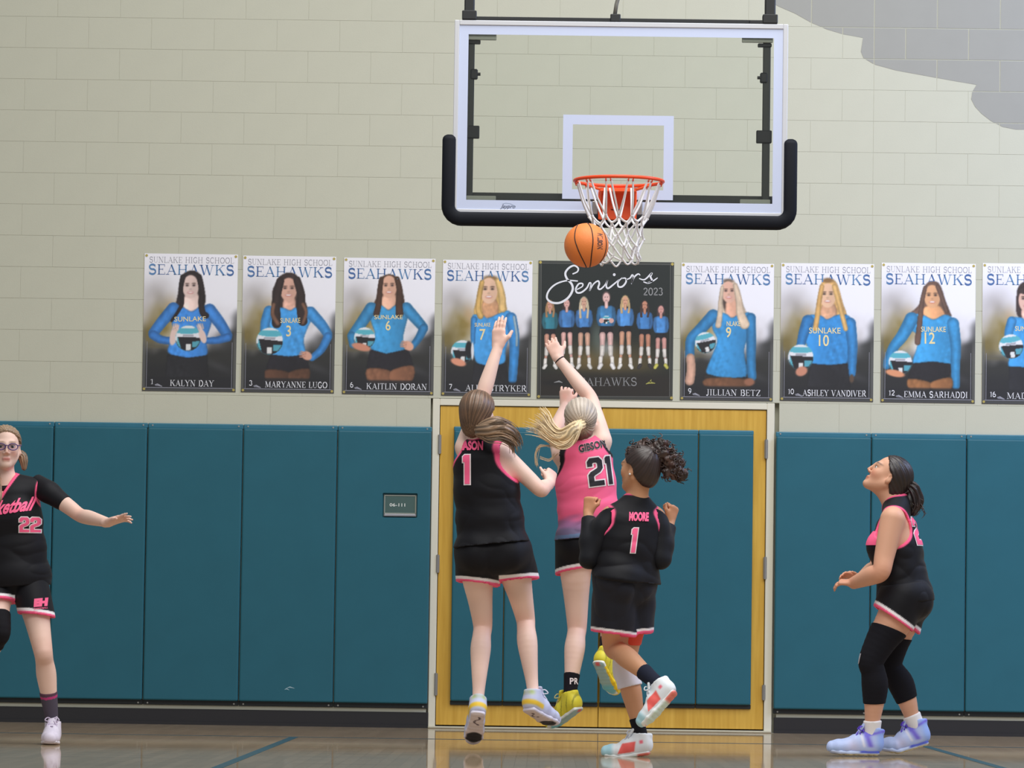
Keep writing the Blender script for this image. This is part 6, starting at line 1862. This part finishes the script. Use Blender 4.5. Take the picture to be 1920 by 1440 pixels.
# ---- tall player reaching up with the left hand, seen from behind
YB_ = -4.95
FAIR = (241, 207, 192)
hdB = Head(at(896, 775, YB_), (.42, .90, .10), (0, -.08, 1), 1.0, FAIR); hdB.brow = (110, 84, 66)
B_ = Player('person jumping in black jersey number 1, left arm stretched up, long brown hair', YB_,
    dict(neck=(903, 829, -.01), shL=(871, 838, .04), shR=(940, 850, -.02), elL=(903, 748, .17), wrL=(933, 652, .22), elR=(1013, 918, -.02), wrR=(1031, 906, .21),
         hipL=(891, 1042, 0), hipR=(959, 1040, .02), knL=(905, 1172, .15), anL=(896, 1318, .02), knR=(985, 1160, .22), anR=(1000, 1303, .10)),
    hdB, FAIR, (.16, 1, 0), 1.0, lb=.95)
B_.waist = .142
B_.toes = dict(L=(-.12, .73, -.67), R=(.52, .78, -.34)); B_.ups = dict(L=nrm((0, .68, .73)), R=nrm((.1, .35, .93)))
B_.body([hand_prims(B_.J['wrL'], (.05, .12, 1), (.55, .85, -.10), np.array((1, 0, .2)), curl=.12, spread=.02, curls=(.12, .08, .1, .16), L=.190, tout=.75, tcurl=.6),
         hand_prims(B_.J['wrR'], (.12, .6, .75), (-.6, .5, -.4), np.array((-.8, -.2, .6)), curl=1.1, L=.165)])
hdB.eyes(B_.root)
B_.jersey(.10, BLACK, PINK, arm_r=.085, arm_dn=.030, arm_in=(-.052, .016), amp=.006, seed=12, low=-.05, iw=.026, idp=.030, neck_r=.060, neck_up=.014, trimw=.019)
B_.shorts(.41, .41, .110, .116, seed=8, amp=.006, tiltL=(-.10, -.05, -1), tiltR=(.12, -.05, -1), top=.24)
DUST = (206, 212, 240)
def pb(V, C):
    x, y, z = V.T
    mixc(C, (250, 208, 60), sst(.105, .09, x)*np.exp(-((z-.046)/.012)**4)); mixc(C, (196, 216, 150), np.exp(-((x-.012)/.012)**2-((z-.095)/.012)**2))
    mixc(C, (186, 190, 226), np.exp(-((x-.14)/.03)**2-((z-.05)/.02)**2)*.6)
def psB(V, C, under):
    x, y, z = V.T
    mixc(C, (222, 208, 206), sst(.012, .006, z)); mixc(C, (40, 38, 44), sst(.010, .005, z)*sst(.046, .038, np.hypot((x-.205)*.95, y)))
    s_ = np.abs(y-.012*np.sin((x-.075)*120))
    mixc(C, (92, 76, 82), sst(.010, .005, z)*sst(.007, .004, s_)*((x > .05) & (x < .11)))
for q, d, u in (('L', (-.12, .73, -.67), (0, .68, .73)), ('R', (.56, .76, -.34), (.1, .35, .93))):
    make_shoe(B_.root, B_.J['an'+q], d, u, DUST, (224, 220, 236), (222, 208, 206), (232, 232, 244), pb, 0, .290, paint_sole=psB, high=.012)
sock_part(B_, 'L', .93, (238, 236, 240), .004); sock_part(B_, 'R', .94, (238, 236, 240), .004)
HB = (104, 80, 62)
B_.hair_cap(HB, .013, (-.085, .005, -.085), hl=.012, grooves=56, nape=-.125, low=((-.062, 0, -.055), (.062, .045, .075)), amp=.0018,
            tone=lambda H, V, C, a: mixc(C, (134, 116, 106), np.exp(-((((V-H.c) @ H.u)-.045)/.022)**2)*.25))
tg = lambda x, y, d: at(x, y, YB_+d)
T0 = tg(901, 806, -.10)
clump('ponytail', [[(T0, .026), (tg(904, 809, -.15), .026), (tg(918, 808, -.165), .032), (tg(940, 803, -.16), .031), (tg(958, 810, -.13), .020), (tg(966, 824, -.11), .005)],
                   [(tg(908, 799, -.13), .022), (tg(930, 792, -.15), .022), (tg(950, 798, -.13), .015), (tg(964, 814, -.11), .005)],
                   [(tg(904, 814, -.14), .014), (tg(918, 817, -.16), .016), (tg(938, 815, -.16), .015), (tg(956, 822, -.13), .006)]], (128, 105, 84), B_.root, amp=.004, fr=40, vary=.24)
def flow(n, U, Lw, jit, seed, short=.25):
    """strands that stream side by side between an upper and a lower edge"""
    rs = np.random.RandomState(seed); U = np.array(U, float); Lw = np.array(Lw, float); out = []
    for i in range(n):
        s_ = rs.uniform(0, 1); o = rs.normal(0, jit, 3); fan = rs.normal(0, jit*1.6, 3); k = len(U); t = np.linspace(0, 1, k)[:, None]
        P = U*(1-s_)+Lw*s_+o*np.minimum(1, t*2+.35)+fan*t**2
        cut = 1-rs.uniform(0, short); Q = catmull(P, 6); out.append(Q[:max(6, int(len(Q)*cut))])
    return out
paths = flow(120, [tg(903, 798, -.17), tg(920, 795, -.19), tg(940, 790, -.19), tg(958, 796, -.15), tg(974, 812, -.11), tg(978, 834, -.10)], [tg(900, 818, -.17), tg(916, 825, -.19), tg(938, 825, -.19), tg(954, 832, -.15), tg(962, 842, -.12), tg(964, 856, -.11)], .006, 8)
strand_bundle('loose_strands', paths, .0021, .0004, lambda i, t: np.array((142, 118, 95))[None]*(1+.3*math.sin(i*1.7))+0*t[:, None], B_.root)
c_ = (0, 1, 0)
for nme, d_, mm, lf in (('number_edge', .006, M_WPRINT, .002), ('number', 0, M_PINK, .0035)):
    P = np.array(NUM['1'])*.152; P[:, 0] = P[:, 0]*1.05-.016
    stick(nme, *tri_poly(offset_poly(P, d_) if d_ else P), at(875, 909, YB_), (1, 0, 0), (-.02, 0, 1), c_, B_.jb, mm, B_.root, lf)
cloth_text(B_, B_.jb, 'CASON', at(883, 837, YB_), .130, .050, (1, 0, .0), (0, 0, 1), c_, M_PINK, off=.05, name='name_lettering')
# ---- player in the pink jersey
YC = -4.5
hdC = Head(at(1088, 785, YC), (-.10, .90, .42), (.02, -.42, .9), .98, FAIR); hdC.brow = (150, 120, 90)
C_ = Player('person jumping in pink jersey number 21 with a flying blonde ponytail', YC,
    dict(neck=(1097, 838, 0), shL=(1052, 852, .03), shR=(1130, 826, .0), elL=(1040, 812, .22), wrL=(1060, 760, .38), elR=(1107, 746, .20), wrR=(1047, 672, .26),
         hipL=(1078, 1022, 0), hipR=(1140, 1018, .05), knL=(1082, 1175, .10), anL=(1068, 1306, .0), knR=(1148, 1143, .27), anR=(1136, 1228, -.06)),
    hdC, FAIR, (0.02, 1, 0), .98)
C_.toes = dict(L=(-.56, .62, -.43), R=(.36, .5, -.72)); C_.ups = dict(L=nrm((-.5, .3, .7)), R=nrm((.2, .8, .5)))
C_.body([hand_prims(C_.J['wrL'], (.02, .25, 1), (.25, .95, -.1), np.array((1, 0, .3)), curl=.75, spread=.10, L=.165, tcurl=.6, curls=(.95, .75, .6, .4)),
         hand_prims(C_.J['wrR'], (-.40, .25, .88), (.15, .95, -.2), np.array((1, 0, .4)), curl=.45, spread=.08, L=.172, tout=.95, tcurl=.5)])
hdC.eyes(C_.root)
HOT = (255, 108, 152)
def hemC(s, V, C):
    t = ((V-s.PV) @ s.up)
    mixc(C, (150, 106, 150), sst(.17, .115, t+.012*noise3(V*np.array((2.5, 1, 6)), 22, 3))*.9); mixc(C, (104, 92, 122), sst(.12, .07, t+.010*noise3(V*np.array((2.5, 1, 6)), 22, 3)))
    mixc(C, (90, 116, 150), (np.abs(t-.052) < .010)*.85); mixc(C, (40, 44, 60), (t < .040).astype(float))
C_.jersey(.07, HOT, (24, 22, 30), arm_r=(.088, .052), arm_dn=.035, arm_in=(.018, -.034), amp=.007, seed=33, low=-.05, iw=.022, idp=.028, neck_r=.060, hemcol=hemC, trimw=.020, neck_trim=False)
C_.shorts(.33, .33, .110, .112, seed=9, amp=.006, tiltL=(.16, -.1, -.9), tiltR=(-.1, -.1, -1), top=.2)
YEL = (226, 214, 62)
def pc(V, C):
    x, y, z = V.T
    mixc(C, (150, 146, 40), (np.sin(x*140+z*90) > .8)*np.exp(-((z-.06)/.03)**2)*.8); mixc(C, (60, 60, 40), np.exp(-((x-.02)/.012)**2-((z-.078)/.006)**2-((y)/.02)**4)*.8)
def psC(V, C, under):
    x, y, z = V.T
    mixc(C, (232, 236, 232), sst(.014, .02, z)); mixc(C, (160, 192, 190), sst(.012, .007, z)); mixc(C, (120, 196, 208), sst(.012, .007, z)*sst(.17, .20, x)); mixc(C, (216, 96, 92), sst(.010, .005, z)*np.exp(-((x-.035)/.014)**4-(y/.014)**4))
    mixc(C, (244, 208, 30), ((y < -.030) & (x > .06)).astype(float))
for q, d, u in (('L', (-.60, .60, -.46), (-.52, .42, .62)), ('R', (.36, .55, -.72), (.45, .75, .45))):
    make_shoe(C_.root, C_.J['an'+q], d, u, YEL, (236, 238, 232), (160, 192, 190), (206, 196, 130), pc, 0, .27, paint_sole=psC, high=.012)
for q in 'LR':
    so = sock_part(C_, q, .68, (28, 26, 34), .0045)
    if q == 'L':
        sb = bvh_of(so, C_.root)
        for p, hh in (('P', 0), ('R', 1)):
            cloth_text(C_, sb, p, at(1072+hh*8, 1277, YC), .020, .034, (1, 0, 0), (0, 0, 1), c_, M_WPRINT, off=.03, name='sock_print')
HC = (176, 160, 142)
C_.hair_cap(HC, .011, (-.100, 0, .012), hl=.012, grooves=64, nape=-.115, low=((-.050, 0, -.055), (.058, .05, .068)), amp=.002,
            tone=lambda H, V, C, a: (mixc(C, (84, 66, 50), sst(-.02, -.07, (V-H.c) @ H.u)*.75), mixc(C, (226, 216, 206), sst(.0, .08, (V-H.c) @ H.u)*.45)))  # bright highlight on top and darker underside are put into the hair colour
T0 = hdC.p(-.104, 0, .012); g = lambda x, y, d: at(x, y, YC+d)
MB().tube([tuple(T0+hdC.u*.014*math.sin(t)+hdC.s*.020*math.cos(t)) for t in np.linspace(0, 6.283, 18, endpoint=False)], .006, 8, True).build('hair_tie', M_BPRINT, C_.root, True)
rs = np.random.RandomState(4)
BLO = (212, 188, 146)
clump('ponytail', [[(T0, .018), (g(1077, 803, -.17), .024), (g(1064, 817, -.18), .028), (g(1049, 823, -.18), .024), (g(1034, 817, -.16), .017), (g(1022, 805, -.14), .013), (g(1012, 796, -.12), .007)],
                   [(g(1082, 797, -.16), .016), (g(1072, 820, -.17), .022), (g(1056, 832, -.17), .020), (g(1038, 827, -.16), .011), (g(1022, 817, -.14), .004)]], BLO, C_.root, amp=.004, fr=40, vary=.16,
      tint=lambda V, C: mixc(C, (176, 134, 80), sst(1.665, 1.61, V[:, 2])*.6))
paths = flow(190, [g(1079, 792, -.19), g(1064, 800, -.20), g(1048, 808, -.20), g(1035, 798, -.17), g(1026, 778, -.14), g(1014, 762, -.12)], [g(1082, 808, -.19), g(1070, 834, -.20), g(1050, 841, -.20), g(1030, 829, -.17), g(1006, 816, -.14), g(980, 812, -.12)], .008, 5, .35)
strand_bundle('loose_strands', paths, .0023, .0004, lambda i, t: np.array((230, 208, 168))[None]*(1+.12*math.sin(i*1.7))+0*t[:, None], C_.root)
paths = []
for i in range(16):
    paths.append(catmull([g(1036+rs.normal(0, 4), 836+rs.normal(0, 2), -.15), g(1014+rs.normal(0, 2.4), 836+rs.normal(0, 1.5), -.14), g(1004+rs.normal(0, 2.2), 852, -.13), g(1007+rs.normal(0, 1.5), 874+rs.normal(0, 2), -.12)], 6))
for i in range(10):
    paths.append(catmull([g(1044+rs.normal(0, 3), 850, -.14), g(1030, 862+rs.normal(0, 2.2), -.13), g(1012, 859+rs.normal(0, 2.2), -.13)], 6))
strand_bundle('wisps', paths, .0011, .0003, lambda i, t: np.array((222, 200, 165))[None]*(1+.12*math.sin(i*1.7))+0*t[:, None], C_.root)
up = nrm((-.14, 0, 1)); rt = nrm((1, 0, .16))
for nme, d_, mm, lf in (('number_edge', .007, M_WPRINT, .002), ('number', 0, M_BPRINT, .0035)):
    for p in [q*np.array((.86, 1)) for q in block_number('21', .150, .12)]: stick(nme, *tri_poly(offset_poly(p, d_) if d_ else p), at(1124, 888, YC)-up*.066+rt*.0, rt, up, c_, C_.jb, mm, C_.root, lf)
cloth_text(C_, C_.jb, 'GIBSON', at(1110, 838, YC), .150, .046, nrm((1, 0, .26)), nrm((-.2, 0, 1)), c_, M_WPRINT, off=.055, name='name_edge', lift=.002)
cloth_text(C_, C_.jb, 'GIBSON', at(1110, 838, YC), .146, .042, nrm((1, 0, .26)), nrm((-.2, 0, 1)), c_, M_BPRINT, off=.035, name='name_lettering', lift=.0035)
wb = C_.J['wrR']; wd = nrm(C_.J['elR']-wb); e1 = nrm(np.cross(wd, (0, 1, 0))); e2 = np.cross(wd, e1)
MB().tube([tuple(wb+wd*.012+e1*.0275*math.cos(t)+e2*.0275*math.sin(t)) for t in np.linspace(0, 6.283, 20, endpoint=False)], .0034, 8, True).build('wristband', M_BPRINT, C_.root, True)
# ---- curly haired player running past in front
YD = -5.9
BRN = (204, 150, 114)
hdD = Head(at(1199, 878, YD), (-.80, .60, .05), (.05, 0, 1), .98, BRN); hdD.brow = (52, 38, 34)
D_ = Player('person running in long black sleeves and jersey number 1, curly dark hair tied up', YD,
    dict(neck=(1194, 932, .02), shL=(1144, 968, -.02), shR=(1230, 970, .04), elL=(1106, 1047, -.04), wrL=(1103, 962, .05), elR=(1240, 1046, .0), wrR=(1256, 980, .11),
         hipL=(1150, 1094, -.04), hipR=(1192, 1096, .08), knL=(1150, 1214, .06), anL=(1237, 1285, -.20), knR=(1172, 1254, .14), anR=(1202, 1382, .12)),
    hdD, BRN, (-.30, .95, 0), .94, lb=1.0)
D_.toes = dict(L=(-.66, .05, -.75), R=(-.97, .1, -.16)); D_.ups = dict(L=nrm((-.7, .25, .62)), R=nrm((-.14, 0, 1)))
D_.body([hand_prims(D_.J['wrL'], (.08, .05, 1), (.5, .85, 0), np.array((1, .2, .2)), curl=1.25, L=.150, tcurl=.9, spread=.02),
         hand_prims(D_.J['wrR'], (.30, .15, .95), (-.75, .5, 0), np.array((-.8, -.3, .3)), curl=1.15, L=.162, tcurl=.8, spread=.02)])
hdD.eyes(D_.root)
D_.jersey(.05, BLACK, PINK, arm_r=.078, arm_dn=.030, arm_in=.010, amp=.009, seed=41, low=-.08, iw=.030, idp=.030, neck_r=.058, neck_up=.010, trimw=.015)
for q in 'LR':
    sh, el, wr = (D_.J[j+q] for j in ('sh', 'el', 'wr'))
    D_.tube_part('long_sleeve', [sh-(el-sh)*.55, sh+(el-sh)*.25, el, el+(wr-el)*.35, wr-(wr-el)*.10], [.054, .058, .047, .047, .0345], M_CLOTH, (24, 25, 31), amp=.003, k=.03)
nb = D_.J['neck']
sdf_part('undershirt_collar', [(cone(nb-D_.up*.03, nb+D_.up*.040, .062, .050), .02)], .0045, M_CLOTH, D_.root, (24, 24, 30), keep=[(plane(nb+D_.up*.028, nrm(D_.up*.95-D_.fw*.1)), .004)])
D_.shorts(.80, .60, .116, .124, colour=(34, 36, 46), seed=14, tiltL=(-.12, 0, -1), tiltR=(.12, 0, -1), top=.2, pink=.014, white=.012, amp=.012)
SHW = (236, 242, 248)
def pd(V, C):
    x, y, z = V.T
    mixc(C, (246, 104, 98), sst(.196, .188, x+(z-.03)*.7)*sst(.098, .108, x+(z-.03)*.3)*sst(.030, .034, z)*sst(.085, .078, z)); mixc(C, (176, 222, 236), sst(.205, .235, x))
    mixc(C, (246, 110, 130), np.exp(-((x-.06)/.010)**4-((z-.075)/.009)**4))
def psD(V, C, under):
    x, y, z = V.T
    mixc(C, (216, 238, 226), sst(.012, .006, z)); mixc(C, (240, 88, 74), sst(.012, .006, z)*(noise3(V, 60, 5) > .45)); mixc(C, (240, 100, 84), sst(.02, .014, z)*sst(.10, .08, x)*.8)
make_shoe(D_.root, D_.J['anL'], (-.66, .05, -.75), nrm((-.66, .36, .62)), SHW, (238, 244, 244), (216, 238, 226), (226, 228, 236), pd, 0, .262, paint_sole=psD, high=.010)
make_shoe(D_.root, D_.J['anR'], (-.97, .06, -.17), nrm((-.16, 0, 1)), SHW, (238, 244, 244), (216, 238, 226), (206, 210, 222), pd, .17, .262, paint_sole=psD, high=.010)
sock_part(D_, 'L', .66, (34, 38, 54), .005); sock_part(D_, 'R', .72, (26, 26, 32), .005)
D_.leg_cover('knee_pad', 'R', .86, 1.27, .011, M_KNIT, (226, 224, 234), amp=.002)
D_.leg_cover('red_tights', 'R', .40, .70, .005, M_CLOTH, (232, 84, 62))
HD = (52, 39, 36)
D_.hair_cap(HD, .012, (-.06, 0, .075), hl=.010, grooves=40, nape=-.080, amp=.0008, vary=.45, low=((-.050, 0, -.035), (.060, .055, .06)))
# the tied up mass of curls: many small coils
rs = np.random.RandomState(17); P = []; g = lambda x, y, d: at(x, y, YD+d)
blobs = [((1208, 846), .05, 22), ((1226, 848), .052, 30), ((1246, 856), .050, 34), ((1262, 868), .046, 34), ((1272, 884), .034, 22), ((1256, 884), .036, 22), ((1222, 864), .05, 18), ((1190, 848), .034, 12), ((1236, 838), .034, 16), ((1278, 894), .016, 8)]
for (x, y), r, n in blobs:
    c = g(x, y, .0)
    P.append((ell(c, (r*.86, r*.9, r*.8)), .02))
    for i in range(n):
        q = nrm(rs.normal(0, 1, 3)); P.append((ell(c+q*r*rs.uniform(.75, 1.02), np.array((1, 1, 1))*rs.uniform(.009, .017)), .006))
sdf_part('curly_bun', P, .0045, M_HAIR, D_.root, lambda V: np.tile(np.array(HD, float), (len(V), 1))*(1+.30*noise3(V, 90, 3)[:, None])+np.array((16, 10, 8)),
         disp=lambda V, N_: V+N_*(.0035*noise3(V, 160, 6))[:, None])
paths = []
for (x, y), r, n in blobs:
    c = g(x, y, 0)
    for i in range(n):
        q = nrm(rs.normal(0, 1, 3)); a = c+q*r*.9; e1 = nrm(np.cross(q, rs.normal(0, 1, 3))); e2 = np.cross(q, e1); rad = rs.uniform(.007, .013); ln = rs.uniform(.02, .045); ph = rs.uniform(0, 6.28)
        paths.append(np.array([a+q*ln*t+(e1*math.cos(ph+t*9)+e2*math.sin(ph+t*9))*rad for t in np.linspace(0, 1, 12)]))
strand_bundle('curls', paths, .0032, .0008, lambda i, t: np.array((62, 47, 43))[None]*(1+.3*math.sin(i*1.3))+0*t[:, None], D_.root, n=5)
ear = hdD.p(-.004, -.086, -.036) if (hdD.s[1] > 0) else hdD.p(-.004, .086, -.036)
MB().sphere(tuple(ear), .0055, 12, 8).build('earring', mat('pearl', (240, 238, 236), .2), D_.root, True)
for nme, d_, mm, lf in (('number_edge', .005, M_WPRINT, .002), ('number', 0, M_PINK, .0035)):
    P = np.array(NUM['1'])*.122; P[:, 0] = P[:, 0]*1.0-.013
    stick(nme, *tri_poly(offset_poly(P, d_) if d_ else P), at(1184, 1037, YD), (1, 0, 0), (.12, 0, 1), (0, 1, 0), D_.jb, mm, D_.root, lf)
cloth_text(D_, D_.jb, 'MOORE', at(1197, 970, YD), .098, .046, (1, 0, 0), (.05, 0, 1), (0, 1, 0), M_PINK, off=.06, name='name_lettering')
